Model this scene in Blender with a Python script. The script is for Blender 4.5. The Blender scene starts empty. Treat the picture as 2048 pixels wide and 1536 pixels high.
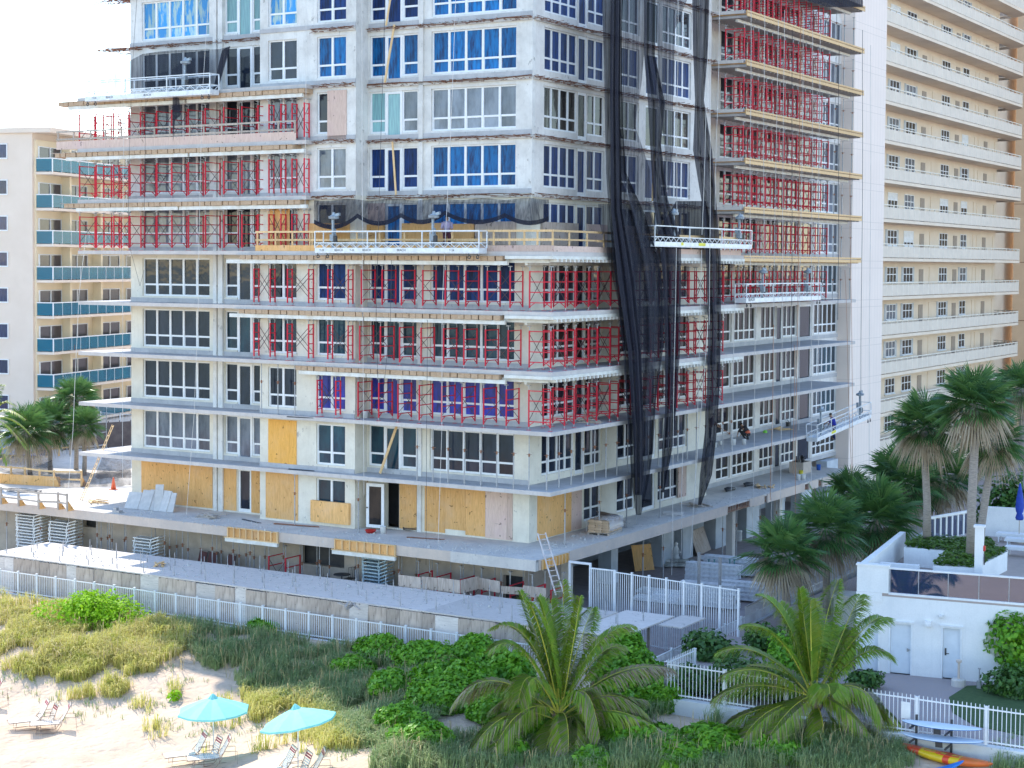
import bpy, math, random
import numpy as np
from mathutils import Vector, Matrix
V = Vector
rnd = random.Random(11)
PI = math.pi
SC = bpy.context.scene
COL = SC.collection
# ------------------------------------------------------------------ camera model (2048x1536 photo pixels)
F, CX, CYP, HC = 3400.0, 1024.0, 681.0, 17.5
PITCH, ROLL = math.atan(153 / 3400), 0.0068
_f = V((0, math.cos(PITCH), -math.sin(PITCH)))
_u0 = V((0, math.sin(PITCH), math.cos(PITCH)))
_r0 = V((1, 0, 0))
_R = _r0 * math.cos(ROLL) + _u0 * math.sin(ROLL)
_U = _u0 * math.cos(ROLL) - _r0 * math.sin(ROLL)
CAM = V((0, 0, HC))
def ray(px, py):
    return _f + _R * ((px - CX) / F) - _U * ((py - CYP) / F)
ANG = math.radians(-31)
EX = V((math.cos(ANG), math.sin(ANG), 0)); EY = V((-math.sin(ANG), math.cos(ANG), 0))
_d = ray(1062, 528); _t = 83.6 / _d.y
ORG = V((_d.x * _t, 83.6, 0))
def W(x, y, z=0.0):
    return ORG + EX * x + EY * y + V((0, 0, z))
def BF(p):
    d = p - ORG
    return V((d.dot(EX), d.dot(EY), p.z))
CB = BF(CAM)
def rb(px, py):
    d = ray(px, py)
    return V((d.dot(EX), d.dot(EY), d.z))
def onY(px, y0, py=528):
    d = rb(px, py); t = (y0 - CB.y) / d.y
    return CB.x + d.x * t
def onX(px, x0, py=528):
    d = rb(px, py); t = (x0 - CB.x) / d.x
    return CB.y + d.y * t
def onYz(px, py, y0):
    d = rb(px, py); t = (y0 - CB.y) / d.y
    return V((CB.x + d.x * t, y0, CB.z + d.z * t))
def onXz(px, py, x0):
    d = rb(px, py); t = (x0 - CB.x) / d.x
    return V((x0, CB.y + d.y * t, CB.z + d.z * t))
def onZ(px, py, z0):
    d = rb(px, py); t = (z0 - CB.z) / d.z
    return V((CB.x + d.x * t, CB.y + d.y * t, z0))
def atD(px, py, depth):
    """point at world depth (Y) depth, in BF"""
    d = ray(px, py); t = depth / d.y
    return BF(CAM + d * t)
def pxm(p):
    """photo pixels per metre at BF point"""
    w = W(p[0], p[1], p[2]) - CAM
    return F / w.dot(_f)

cam_d = bpy.data.cameras.new('camera'); cam = bpy.data.objects.new('camera', cam_d); COL.objects.link(cam)
cam_d.sensor_fit = 'HORIZONTAL'; cam_d.sensor_width = 36; cam_d.lens = F / 2048 * 36
cam_d.shift_y = -(768 - CYP) / 2048
cam_d.clip_start = 1; cam_d.clip_end = 6000
cam.matrix_world = Matrix(((_R.x, _U.x, -_f.x, 0), (_R.y, _U.y, -_f.y, 0), (_R.z, _U.z, -_f.z, HC), (0, 0, 0, 1)))
SC.camera = cam

# ------------------------------------------------------------------ floors
HF = 2.88
Z1 = 3.7
def SZ(k): return Z1 + HF * (k - 1)
ST = 0.2   # slab thickness

# ------------------------------------------------------------------ mesh builder
class MB:
    def __init__(s): s.v = []; s.f = []; s.m = []
    def add(s, vs, fs, m=0):
        b = len(s.v); s.v += [tuple(p) for p in vs]
        for f in fs: s.f.append(tuple(i + b for i in f)); s.m.append(m)
        return s
    def box(s, x0, x1, y0, y1, z0, z1, m=0):
        vs = [(x0,y0,z0),(x1,y0,z0),(x1,y1,z0),(x0,y1,z0),(x0,y0,z1),(x1,y0,z1),(x1,y1,z1),(x0,y1,z1)]
        return s.add(vs, [(0,3,2,1),(4,5,6,7),(0,1,5,4),(1,2,6,5),(2,3,7,6),(3,0,4,7)], m)
    def bar(s, p, q, w, h=None, m=0, up=(0,0,1)):
        p = V(p); q = V(q); h = w if h is None else h
        d = (q - p)
        if d.length < 1e-6: return s
        d.normalize(); u = V(up)
        if abs(d.dot(u)) > .98: u = V((0, 1, 0))
        a = d.cross(u).normalized() * (w / 2); b = a.cross(d).normalized() * (h / 2)
        vs = [p-a-b, p+a-b, p+a+b, p-a+b, q-a-b, q+a-b, q+a+b, q-a+b]
        return s.add(vs, [(0,1,2,3),(7,6,5,4),(0,4,5,1),(1,5,6,2),(2,6,7,3),(3,7,4,0)][::1], m)
    def tube(s, p, q, r, n=6, m=0, r2=None, caps=True):
        p = V(p); q = V(q); d = q - p
        if d.length < 1e-6: return s
        d.normalize(); u = V((0, 0, 1)) if abs(d.z) < .95 else V((1, 0, 0))
        a = d.cross(u).normalized(); b = d.cross(a).normalized(); r2 = r if r2 is None else r2
        vs = []
        for c, rr in ((p, r), (q, r2)):
            for i in range(n):
                t = 2 * PI * i / n; vs.append(c + (a * math.cos(t) + b * math.sin(t)) * rr)
        fs = [(i, (i+1) % n, n + (i+1) % n, n + i) for i in range(n)]
        if caps: fs += [tuple(range(n))[::-1], tuple(range(n, 2*n))]
        return s.add(vs, fs, m)
    def path(s, pts, r, n=5, m=0):
        pts = [V(p) for p in pts]; k = len(pts); vs = []
        rs = r if isinstance(r, (list, tuple)) else [r] * k
        for i, p in enumerate(pts):
            d = (pts[min(i+1, k-1)] - pts[max(i-1, 0)]); d.normalize()
            u = V((0, 0, 1)) if abs(d.z) < .95 else V((1, 0, 0))
            a = d.cross(u).normalized(); b = d.cross(a).normalized()
            for j in range(n):
                t = 2 * PI * j / n; vs.append(p + (a * math.cos(t) + b * math.sin(t)) * rs[i])
        fs = [(i*n + j, i*n + (j+1) % n, (i+1)*n + (j+1) % n, (i+1)*n + j) for i in range(k-1) for j in range(n)]
        fs += [tuple(range(n))[::-1], tuple(range((k-1)*n, k*n))]
        return s.add(vs, fs, m)
    def lathe(s, prof, n=12, c=(0,0,0), m=0, caps=True):
        k = len(prof); vs = []
        for r, z in prof:
            for j in range(n):
                t = 2 * PI * j / n; vs.append((c[0] + r*math.cos(t), c[1] + r*math.sin(t), c[2] + z))
        fs = [(i*n + j, i*n + (j+1) % n, (i+1)*n + (j+1) % n, (i+1)*n + j) for i in range(k-1) for j in range(n)]
        if caps: fs += [tuple(range(n))[::-1], tuple(range((k-1)*n, k*n))]
        return s.add(vs, fs, m)
    def prism(s, poly, z0, z1, m=0, ms=None):
        n = len(poly)
        a = sum(poly[i][0]*poly[(i+1) % n][1] - poly[(i+1) % n][0]*poly[i][1] for i in range(n))
        if a < 0: poly = poly[::-1]
        vs = [(x, y, z0) for x, y in poly] + [(x, y, z1) for x, y in poly]
        fs = [tuple(range(n))[::-1], tuple(range(n, 2*n))] + [(i, (i+1) % n, n + (i+1) % n, n + i) for i in range(n)]
        s.add(vs, fs, m)
        if ms is not None: s.m[-n:] = [ms] * n
        return s
    def quad(s, a, b, c, d, m=0): return s.add([a, b, c, d], [(0, 1, 2, 3)], m)
    def mesh(s, name, mats, smooth=False):
        me = bpy.data.meshes.new(name); me.from_pydata(s.v, [], s.f)
        mats = mats if isinstance(mats, (list, tuple)) else [mats]
        for m in mats: me.materials.append(m)
        if len(mats) > 1: me.polygons.foreach_set('material_index', s.m)
        if smooth: me.polygons.foreach_set('use_smooth', [True] * len(me.polygons))
        me.update(); return me

def tag(o, label=None, cat=None, group=None, kind=None):
    if label: o['label'] = label
    if cat: o['category'] = cat
    if group: o['group'] = group
    if kind or cat: o['kind'] = kind or 'thing'
    return o
def place(o, x, y, z=0.0, rot=0.0):
    o.location = W(x, y, z); o.rotation_euler = (0, 0, ANG + rot); return o
def root(name, label, cat, x=0, y=0, z=0, rot=0, group=None):
    o = bpy.data.objects.new(name, None); COL.objects.link(o); o.empty_display_size = .3
    place(o, x, y, z, rot); return tag(o, label, cat, group)
def part(name, me, parent, loc=(0,0,0), rot=0):
    o = bpy.data.objects.new(name, me); COL.objects.link(o); o.parent = parent
    o.location = loc; o.rotation_euler = (0, 0, rot); return o
def solo(name, me, label, cat, x=0, y=0, z=0, rot=0, group=None, kind=None):
    o = bpy.data.objects.new(name, me); COL.objects.link(o); place(o, x, y, z, rot)
    return tag(o, label, cat, group, kind)
def copy_tree(o, parent=None):
    c = o.copy(); COL.objects.link(c)
    if parent is not None: c.parent = parent
    for ch in KIDS.get(o.name, []): copy_tree(ch, c)
    return c
KIDS = {}
def proto_kids(o):
    KIDS[o.name] = list(o.children)
    for c in o.children: proto_kids(c)
ORD = ['first','second','third','fourth','fifth','sixth','seventh','eighth','ninth','tenth','eleventh','twelfth','thirteenth','fourteenth','fifteenth','sixteenth','seventeenth','eighteenth','nineteenth','twentieth'] + ['twenty-' + w for w in ('first','second','third','fourth','fifth','sixth','seventh','eighth','ninth')] + ['thirtieth'] + ['thirty-' + w for w in ('first','second','third','fourth','fifth','sixth','seventh','eighth','ninth')] + ['fortieth'] + ['forty-' + w for w in ('first','second','third','fourth','fifth','sixth','seventh','eighth','ninth')]
def oname(i): return ORD[i] if i < len(ORD) else 'number %d' % (i + 1)
NUMW = ['zero','one','two','three','four','five','six','seven','eight','nine','ten','eleven','twelve']
FLOORNAME = {k: ('podium deck' if k == 1 else 'balcony level ' + NUMW[k - 1] + ' above podium') for k in range(1, 13)}

# ------------------------------------------------------------------ materials
MATS = {}
def nodes(name):
    m = bpy.data.materials.new(name); m.use_nodes = True
    nt = m.node_tree; b = nt.nodes['Principled BSDF']; MATS[name] = m
    return m, nt, b
def mixrgb(nt, fac, a, b, mode='MIX'):
    n = nt.nodes.new('ShaderNodeMix'); n.data_type = 'RGBA'; n.blend_type = mode
    for sock, val in ((n.inputs['Factor'], fac), (n.inputs[6], a), (n.inputs[7], b)):
        if isinstance(val, bpy.types.NodeSocket): nt.links.new(val, sock)
        elif isinstance(val, (int, float)): sock.default_value = val
        else: sock.default_value = (*val, 1)
    return n.outputs[2]
def noise(nt, scale, detail=4, co='Object', stretch=None, rough=.6, dist=0):
    tc = nt.nodes.new('ShaderNodeTexCoord'); n = nt.nodes.new('ShaderNodeTexNoise')
    n.inputs['Scale'].default_value = scale; n.inputs['Detail'].default_value = detail
    n.inputs['Roughness'].default_value = rough; n.inputs['Distortion'].default_value = dist
    src = tc.outputs[co]
    if stretch:
        mp = nt.nodes.new('ShaderNodeMapping'); mp.inputs['Scale'].default_value = stretch
        nt.links.new(src, mp.inputs['Vector']); src = mp.outputs['Vector']
    nt.links.new(src, n.inputs['Vector']); return n.outputs['Fac']
def ramp(nt, src, lo, hi, a=0., b=1.):
    r = nt.nodes.new('ShaderNodeMapRange'); r.inputs['From Min'].default_value = lo; r.inputs['From Max'].default_value = hi
    r.inputs['To Min'].default_value = a; r.inputs['To Max'].default_value = b
    nt.links.new(src, r.inputs['Value']); return r.outputs['Result']
def bump(nt, b, src, strength=.3, dist=.02):
    n = nt.nodes.new('ShaderNodeBump'); n.inputs['Strength'].default_value = strength; n.inputs['Distance'].default_value = dist
    nt.links.new(src, n.inputs['Height']); nt.links.new(n.outputs['Normal'], b.inputs['Normal'])
def plain(name, c, rough=.7, metal=0., c2=None, scale=3., lo=.35, hi=.65, bmp=0., stretch=None, objrand=0., spec=.5, co='Object', detail=4):
    m, nt, b = nodes(name)
    b.inputs['Roughness'].default_value = rough; b.inputs['Metallic'].default_value = metal
    b.inputs['Specular IOR Level'].default_value = spec
    col = None
    c2 = c2 or tuple(x * .82 for x in c)
    nz = noise(nt, scale, detail, co, stretch)
    col = mixrgb(nt, ramp(nt, nz, lo, hi), c, c2)
    if objrand:
        oi = nt.nodes.new('ShaderNodeObjectInfo')
        hs = nt.nodes.new('ShaderNodeHueSaturation'); nt.links.new(col, hs.inputs['Color'])
        nt.links.new(ramp(nt, oi.outputs['Random'], 0, 1, 1 - objrand, 1 + objrand), hs.inputs['Value'])
        col = hs.outputs['Color']
    nt.links.new(col, b.inputs['Base Color'])
    if bmp: bump(nt, b, nz, bmp)
    return m
def stucco(name, c, dark, patch, scale=1.0):
    """old painted concrete: broad mottling, small chipped patches, vertical run marks"""
    m, nt, b = nodes(name); b.inputs['Roughness'].default_value = .9
    b.inputs['Specular IOR Level'].default_value = .2
    n1 = noise(nt, .55 * scale, 5); n2 = noise(nt, 2.3 * scale, 6, rough=.68, stretch=(1.3, 1.3, .8)); n3 = noise(nt, 1.3 * scale, 4, stretch=(6, 6, .35))
    n4 = noise(nt, 22 * scale, 3); n5 = noise(nt, 2.1 * scale, 6, rough=.7)
    col = mixrgb(nt, ramp(nt, n1, .42, .66, 0, .7), c, dark)
    col = mixrgb(nt, ramp(nt, n5, .5, .68, 0, .55), col, dark)
    col = mixrgb(nt, ramp(nt, n3, .52, .75, 0, .45), col, dark)
    col = mixrgb(nt, ramp(nt, n4, .35, .7, 0, .25), col, tuple(x * .75 for x in c))
    col = mixrgb(nt, ramp(nt, n2, .635, .665, 0, .7), col, patch)
    nt.links.new(col, b.inputs['Base Color']); bump(nt, b, n4, .35, .01)
    return m
M_wall = stucco('painted_concrete', (.76, .74, .70), (.50, .48, .45), (.30, .29, .27))
M_wall_bounce = stucco('cream_bounce_painted_concrete', (.78, .73, .62), (.60, .55, .46), (.36, .33, .29))  # lower-floor paint; warm bounced light put into the cream colour
M_edge = stucco('slab_edge', (.60, .55, .51), (.46, .42, .40), (.42, .39, .36), 2.2)
M_wallB = stucco('painted_concrete_side', (.74, .71, .67), (.52, .49, .46), (.30, .28, .26))
M_conc = stucco('bare_concrete', (.50, .49, .49), (.36, .36, .37), (.25, .25, .25), 1.6)
M_concl = stucco('pale_concrete', (.62, .58, .53), (.45, .43, .41), (.34, .33, .32), 1.4)
M_soff = plain('soffit', (.6, .55, .48), .9, c2=(.45, .42, .38), scale=.8)
M_fascia = stucco('tan_fascia', (.60, .50, .42), (.46, .40, .36), (.55, .52, .50), 1.2)
M_white = plain('white_frame', (.8, .8, .8), .45, c2=(.72, .73, .74), scale=5)
M_wmetal = plain('white_metal', (.78, .79, .8), .4, c2=(.68, .7, .72), scale=4)
M_alu = plain('aluminium', (.82, .84, .86), .4, .1, c2=(.6, .62, .65), scale=6, objrand=.06)
M_steel = plain('galvanised_steel', (.42, .43, .45), .5, .5, c2=(.33, .33, .34), scale=14)
M_dark = plain('dark_metal', (.03, .03, .035), .5, c2=(.05, .05, .05))
M_red = plain('red_frame_paint', (.60, .014, .042), .5, spec=.3, c2=(.44, .05, .05), scale=9, lo=.5, hi=.75, objrand=.1)
M_rust = plain('rusted_rebar', (.30, .12, .06), .85, c2=(.16, .08, .05), scale=20)
M_joist = plain('formwork_joist', (.54, .38, .25), .8, c2=(.40, .27, .17), scale=6, stretch=(1, 1, 4))
M_lumber = plain('new_lumber', (.74, .51, .27), .75, c2=(.58, .38, .18), scale=4, stretch=(6, 6, .7), objrand=.14)
M_lumber2 = plain('grey_lumber', (.50, .43, .36), .85, c2=(.34, .29, .25), scale=4, stretch=(6, 6, .7), objrand=.14)
def ply(name, c, c2, c3, grain=(9, 9, .7)):
    m, nt, b = nodes(name); b.inputs['Roughness'].default_value = .8; b.inputs['Specular IOR Level'].default_value = .25
    n1 = noise(nt, 1.6, 5, stretch=grain, dist=2.2); n2 = noise(nt, .9, 3); n3 = noise(nt, 4.5, 2)
    col = mixrgb(nt, ramp(nt, n1, .38, .66), c, c2)
    col = mixrgb(nt, ramp(nt, n2, .5, .75, 0, .55), col, c3)
    col = mixrgb(nt, ramp(nt, n3, .66, .69, 0, .8), col, tuple(x * .4 for x in c2))
    oi = nt.nodes.new('ShaderNodeObjectInfo'); hs = nt.nodes.new('ShaderNodeHueSaturation')
    nt.links.new(col, hs.inputs['Color']); nt.links.new(ramp(nt, oi.outputs['Random'], 0, 1, .84, 1.14), hs.inputs['Value'])
    nt.links.new(hs.outputs['Color'], b.inputs['Base Color']); return m
M_ply = ply('plywood', (.78, .45, .18), (.58, .31, .11), (.70, .46, .27))
M_plyp = ply('pinkish_plywood', (.66, .50, .42), (.52, .37, .30), (.60, .42, .40))
M_plyg = ply('weathered_plywood', (.50, .41, .34), (.31, .25, .21), (.58, .52, .47), (5, 5, .5))
M_plyd = ply('bleached_plywood_deck', (.68, .62, .57), (.52, .47, .43), (.60, .55, .51), (.7, 9, 3))
M_plyo = ply('orange_plywood', (.76, .40, .10), (.60, .29, .06), (.68, .38, .14))

def glass(name, c, rough=.08, c2=None, spec=.6, sc=2.0, lo=.4, hi=.65, stretch=(1, 1, .35)):
    m, nt, b = nodes(name); b.inputs['Roughness'].default_value = rough; b.inputs['Specular IOR Level'].default_value = spec
    nz = noise(nt, sc, 4, stretch=stretch)
    col = mixrgb(nt, ramp(nt, nz, lo, hi), c, c2 or tuple(x * .55 for x in c))
    oi = nt.nodes.new('ShaderNodeObjectInfo'); hs = nt.nodes.new('ShaderNodeHueSaturation')
    nt.links.new(col, hs.inputs['Color']); nt.links.new(ramp(nt, oi.outputs['Random'], 0, 1, .75, 1.3), hs.inputs['Value'])
    gi = nt.nodes.new('ShaderNodeNewGeometry'); h2 = nt.nodes.new('ShaderNodeHueSaturation'); nt.links.new(hs.outputs['Color'], h2.inputs['Color'])
    nt.links.new(ramp(nt, gi.outputs['Random Per Island'], 0, 1, .55, 1.35), h2.inputs['Value'])
    nt.links.new(h2.outputs['Color'], b.inputs['Base Color'])
    wv = noise(nt, 1.1, 2); bump(nt, b, wv, .12, .06); return m
G_dark = glass('dark_glass', (.02, .027, .045), .06, None, .4)
G_grey = glass('grey_curtain_glass', (.14, .165, .21), .08, (.06, .075, .105))
G_brown = glass('brown_glass', (.035, .028, .025), .06, (.012, .012, .013), .3)
G_blue = glass('blue_film_glass', (.006, .15, .40), .25, (.006, .035, .12), .2, 3.2, .42, .66, (2.5, 2.5, .4))
G_navy = glass('navy_film_glass', (.012, .04, .15), .35, (.008, .014, .04), .15, 3.2, .4, .7, (2.5, 2.5, .4))
G_viol = glass('violet_film_glass', (.028, .04, .34), .3, (.012, .018, .11), .35, 2.4, .4, .7, (2, 2, .5))
G_teal = glass('teal_glass', (.015, .055, .08), .08, (.01, .025, .045), .4)
G_mint = glass('mint_curtain_glass', (.22, .42, .42), .15, (.16, .3, .33), .4, 3, .4, .6, (6, 6, .3))
G_streak = glass('torn_blue_film_glass', (.02, .22, .50), .25, (.30, .42, .42), .35, 2.0, .47, .56, (2.4, 2.4, .5))
GL = dict(d=G_dark, g=G_grey, n=G_brown, b=G_blue, v=G_navy, p=G_viol, t=G_teal, m=G_mint, s=G_streak)

def netting(name, c, alpha, streak=(3, 3, .12), amp=.3):
    m, nt, b = nodes(name); out = nt.nodes['Material Output']
    b.inputs['Base Color'].default_value = (*c, 1); b.inputs['Roughness'].default_value = .8; b.inputs['Specular IOR Level'].default_value = .15
    tr = nt.nodes.new('ShaderNodeBsdfTransparent'); mx = nt.nodes.new('ShaderNodeMixShader')
    nz = noise(nt, 2.0, 5, stretch=streak)
    nt.links.new(ramp(nt, nz, .3, .7, max(0, alpha - amp), min(1, alpha + amp * .8)), mx.inputs['Fac'])
    nt.links.new(tr.outputs[0], mx.inputs[1]); nt.links.new(b.outputs[0], mx.inputs[2]); nt.links.new(mx.outputs[0], out.inputs['Surface'])
    return m
M_netd = netting('black_debris_net', (.014, .015, .026), .93, amp=.17)
M_netm = netting('dusty_black_net', (.020, .022, .034), .80, (2, 2, .06), .22)
M_netl = netting('sheer_debris_net', (.016, .018, .032), .62, amp=.28)
M_nets = netting('grey_shade_net', (.10, .095, .10), .62, (1.2, 1.2, 1.2), .25)

def foliage(name, c, c2, c3=None, trans=.25, rough=.5):
    m, nt, b = nodes(name); out = nt.nodes['Material Output']
    b.inputs['Roughness'].default_value = rough; b.inputs['Specular IOR Level'].default_value = .35
    g = nt.nodes.new('ShaderNodeNewGeometry')
    col = mixrgb(nt, g.outputs['Random Per Island'], c, c2)
    if c3:
        col = mixrgb(nt, ramp(nt, noise(nt, 1.3, 3), .5, .7), col, c3)
    nt.links.new(col, b.inputs['Base Color'])
    t = nt.nodes.new('ShaderNodeBsdfTranslucent'); nt.links.new(col, t.inputs['Color'])
    mx = nt.nodes.new('ShaderNodeMixShader'); mx.inputs['Fac'].default_value = trans
    nt.links.new(b.outputs[0], mx.inputs[1]); nt.links.new(t.outputs[0], mx.inputs[2]); nt.links.new(mx.outputs[0], out.inputs['Surface'])
    return m
# ------------------------------------------------------------------ daylight: sun behind and left of the tower
SUN_AZ = math.atan2(-.44, .90)      # from +Y towards +X
SUN_EL = math.radians(47)
w = bpy.data.worlds.new('World'); SC.world = w; w.use_nodes = True
nt = w.node_tree; bg = nt.nodes['Background']
sky = nt.nodes.new('ShaderNodeTexSky'); sky.sky_type = 'NISHITA'; sky.sun_disc = False
sky.sun_elevation = SUN_EL; sky.sun_rotation = SUN_AZ; sky.air_density = 1.0; sky.dust_density = .05; sky.ozone_density = 1.0
nt.links.new(sky.outputs['Color'], bg.inputs['Color']); bg.inputs['Strength'].default_value = .15
sl = bpy.data.lights.new('sun', 'SUN'); sl.energy = 2.2; sl.angle = math.radians(.5); sl.color = (1, .93, .82)
so = bpy.data.objects.new('sun', sl); COL.objects.link(so)
sd = V((math.sin(SUN_AZ) * math.cos(SUN_EL), math.cos(SUN_AZ) * math.cos(SUN_EL), math.sin(SUN_EL)))
so.rotation_euler = sd.to_track_quat('Z', 'Y').to_euler(); so.location = (-40, 60, 80)
SC.view_settings.view_transform = 'Standard'; SC.view_settings.look = 'None'
SC.view_settings.exposure = 1.78; SC.view_settings.gamma = 1
SC.cycles.max_bounces = 6; SC.cycles.transparent_max_bounces = 16
SC.cycles.use_denoising = True
# ------------------------------------------------------------------ the tower under repair
XW = onY(262, 0)            # left end of the sea-side wall
XA = onY(520, -1.1); XB = onY(711, -1.1)
XL = onY(156, -1.75)        # tip of the wrap-round balconies
YB1 = onX(1418, 0)          # end of first side section
XR = -1.2
YR = onX(1703, XR)
YBW0, YBW1 = onX(1703, -.2), onX(1766, -.2)
FY, FX = -1.75, 2.2         # balcony fronts
YE = onX(1713, FX)
ZTOP = 58
tower = root('apartment_building', 'white high-rise stripped to bare concrete with red shoring and black netting on its balconies', 'building')

def wall_strip(mb, axis, a0, a1, front, z0, z1, ops, th=.3):
    def bx(u0, u1, za, zb):
        if u1 - u0 < 1e-4 or zb - za < 1e-4: return
        if axis == 'x': mb.box(u0, u1, front, front + th, za, zb)
        else: mb.box(front - th, front, u0, u1, za, zb)
    cur = a0
    for o0, o1, zz0, zz1 in sorted(ops):
        bx(cur, o0, z0, z1); bx(o0, o1, z0, zz0); bx(o0, o1, zz1, z1); cur = o1
    bx(cur, a1, z0, z1)

_wc = {}
def win_meshes(wd, h, n, lower=.28, kind='w'):
    key = (round(wd, 2), round(h, 2), n, kind, round(lower, 2))
    if key in _wc: return _wc[key]
    fr = MB(); pn = MB(); e = .075; md = .13 if n > 1 else .1
    if kind == 'd': e = .14
    y0, y1 = 0, .1
    fr.box(0, e, y0, y1, 0, h).box(wd - e, wd, y0, y1, 0, h).box(e, wd - e, y0, y1, h - e, h).box(e, wd - e, y0, y1, 0, e * 1.3)
    pw = (wd - 2 * e - (n - 1) * md) / n; zt = h * lower
    for i in range(n):
        xa = e + i * (pw + md)
        if i: fr.box(xa - md, xa, y0, y1, e * 1.3, h - e)
        if lower > 0:
            fr.box(xa, xa + pw, y0 + .012, y1, zt, zt + .1)
            fr.box(xa, xa + .03, y0 + .03, y1, e * 1.3, zt)       # awning sash edge
            pn.quad((xa, .055, e), (xa + pw, .055, e), (xa + pw, .055, zt + .05), (xa, .055, zt + .05))
            pn.quad((xa, .06, zt + .05), (xa + pw, .06, zt + .05), (xa + pw, .06, h - e / 2), (xa, .06, h - e / 2))
        else:
            pn.quad((xa, .06, e), (xa + pw, .06, e), (xa + pw, .06, h - e / 2), (xa, .06, h - e / 2))
    _wc[key] = (fr.mesh('window_frame', M_white), {}, pn)
    return _wc[key]
def add_window(parent, axis, a, front, z, wd, h, n, g, name='window', lower=.28, kind='w', rec=.1):
    fm, pm_, pn = win_meshes(wd, h, n, lower, kind)
    if g not in pm_: pm_[g] = pn.mesh('pane', GL[g])
    if axis == 'x': o = part(name, fm, parent, (a, front + rec, z))
    else: o = part(name, fm, parent, (front - rec, a, z), PI / 2)
    part('pane', pm_[g], o)
    return o
SILL, HEAD = .34, 2.48
def unit(parent, axis, front, spec, k, ops):
    """spec: list of (a0,a1,kind,n,glass); kind w window, d door. Adjacent units touch."""
    z = SZ(k)
    for a0, a1, kd, n, g in spec:
        if kd == 'w':
            ops.append((a0, a1, z + SILL, z + HEAD)); add_window(parent, axis, a0, front, z + SILL, a1 - a0, HEAD - SILL, n, g)
        elif kd == 'd':
            ops.append((a0, a1, z + .06, z + HEAD)); add_window(parent, axis, a0, front, z + .06, a1 - a0, HEAD - .06, 1, g, 'glazed_door', 0, 'd', .06)
def pxr(p, q, y): return onY(p, y), onY(q, y)
def pyr(p, q, x): return onX(p, x), onX(q, x)
GA = {10:'smsvvb', 9:'dddbbb', 8:'gdgdmg', 7:'ggggvb', 6:'gdgdbb', 5:'dddvvv', 4:'dttttt', 3:'dddppp', 2:'gggttd', 1:'dddtdd'}
GBs = {11:'gg', 10:'vd', 9:'vv', 8:'nn', 7:'vv', 6:'vd', 5:'dd', 4:'nn', 3:'dn', 2:'dd', 1:'dd'}
lowA1, lowA2, lowA3, lowB1, upA1, upA2, upA3, upB1, wR = [MB() for _ in range(9)]
hole = []
for k in range(1, 11):
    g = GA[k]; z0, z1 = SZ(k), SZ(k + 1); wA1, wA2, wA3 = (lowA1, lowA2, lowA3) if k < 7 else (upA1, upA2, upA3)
    # S1
    ops = []
    if k > 1:
        unit(tower, 'x', 0, [(*pxr(285, 419, 0), 'w', 5, g[0])], k, ops)
        a, b, c, d = onY(449, 0), onY(474, 0), onY(503, 0), onY(533, 0)
        unit(tower, 'x', 0, [(a, b, 'w', 1, g[1]), (b, c, 'd', 1, g[1]), (c, d, 'w', 1, g[1])], k, ops)
    else:
        unit(tower, 'x', 0, [(*pxr(475, 502, 0), 'd', 1, 'd')], k, ops)
    wall_strip(wA1, 'x', XW, XA + .6, 0, z0, z1, ops)
    ops = []
    if k not in (1, 2): unit(tower, 'x', -1.1, [(*pxr(536, 593, -1.1), 'w', 2, g[2])], k, ops)
    unit(tower, 'x', -1.1, [(*pxr(633, 691, -1.1), 'w', 2, g[3])], k, ops)
    wall_strip(wA2, 'x', XA, XB, -1.1, z0, z1, ops)
    ops = []
    a, b, c, d = onY(738, 0), onY(769, 0), onY(802, 0), onY(834, 0)
    if k > 1:
        unit(tower, 'x', 0, [(a, b, 'w', 1, g[4]), (b, c, 'd', 1, g[4]), (c, d, 'w', 1, g[4] if k != 8 else 'g'), (*pxr(861, 1030, 0), 'w', 5, g[5])], k, ops)
    else:
        ops.append((onY(772, 0), onY(800, 0), z0 + .06, z0 + 2.4))
    wall_strip(wA3, 'x', XB - .05, 0, 0, z0, z1, ops)
for w_, a_, b_ in ((lowA2, 1, 7), (upA2, 7, 11)): w_.box(XB - .25, XB, -.8, 0, SZ(a_), SZ(b_)).box(XA, XA + .25, -.8, 0, SZ(a_), SZ(b_))
for k in range(1, 12):
    z0, z1 = SZ(k), SZ(k + 1); gb = GBs[k]; ops = []; wB1 = lowB1 if k < 7 else upB1
    spec = [(*pyr(1172, 1207, 0), 'w', 2, gb[0]), (*pyr(1238, 1275, 0), 'w', 2, gb[1]), (*pyr(1288, 1315, 0), 'd', 1, gb[1]), (*pyr(1320, 1378, 0), 'w', 4, gb[1])]
    if k > 1: spec += [(*pyr(1086, 1153, 0), 'w', 4, gb[0]), (onX(1153.2, 0), onX(1171.8, 0), 'd', 1, gb[0])]
    unit(tower, 'y', 0, spec, k, ops)
    wall_strip(wB1, 'y', .3, YB1, 0, z0, z1, ops)
    ops = []; gr = 'd' if k > 5 else 'n'
    unit(tower, 'y', XR, [(*pyr(1437, 1465, XR), 'w', 2, gr), (*pyr(1470, 1514, XR), 'w', 4, gr), (*pyr(1524, 1555, XR), 'w', 3, 'n'), (onX(1555.3, XR), onX(1567.7, XR), 'd', 1, 'd'),
         (*pyr(1568, 1596, XR), 'w', 3, 'd'), (*pyr(1600, 1626, XR), 'd', 1, 'd'), (*pyr(1630, 1677, XR), 'w', 5, 'g' if k > 5 else 'tnt'[k % 3])], k, ops)
    wall_strip(wR, 'y', YB1 + .05, YR, XR, z0, z1, ops)
for w_ in (lowA1, lowA2, lowA3, lowB1): part('wall', w_.mesh('wall', M_wall_bounce), tower)
for w_ in (upA1, upA2, upA3): part('wall', w_.mesh('wall', M_wall), tower)
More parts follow.
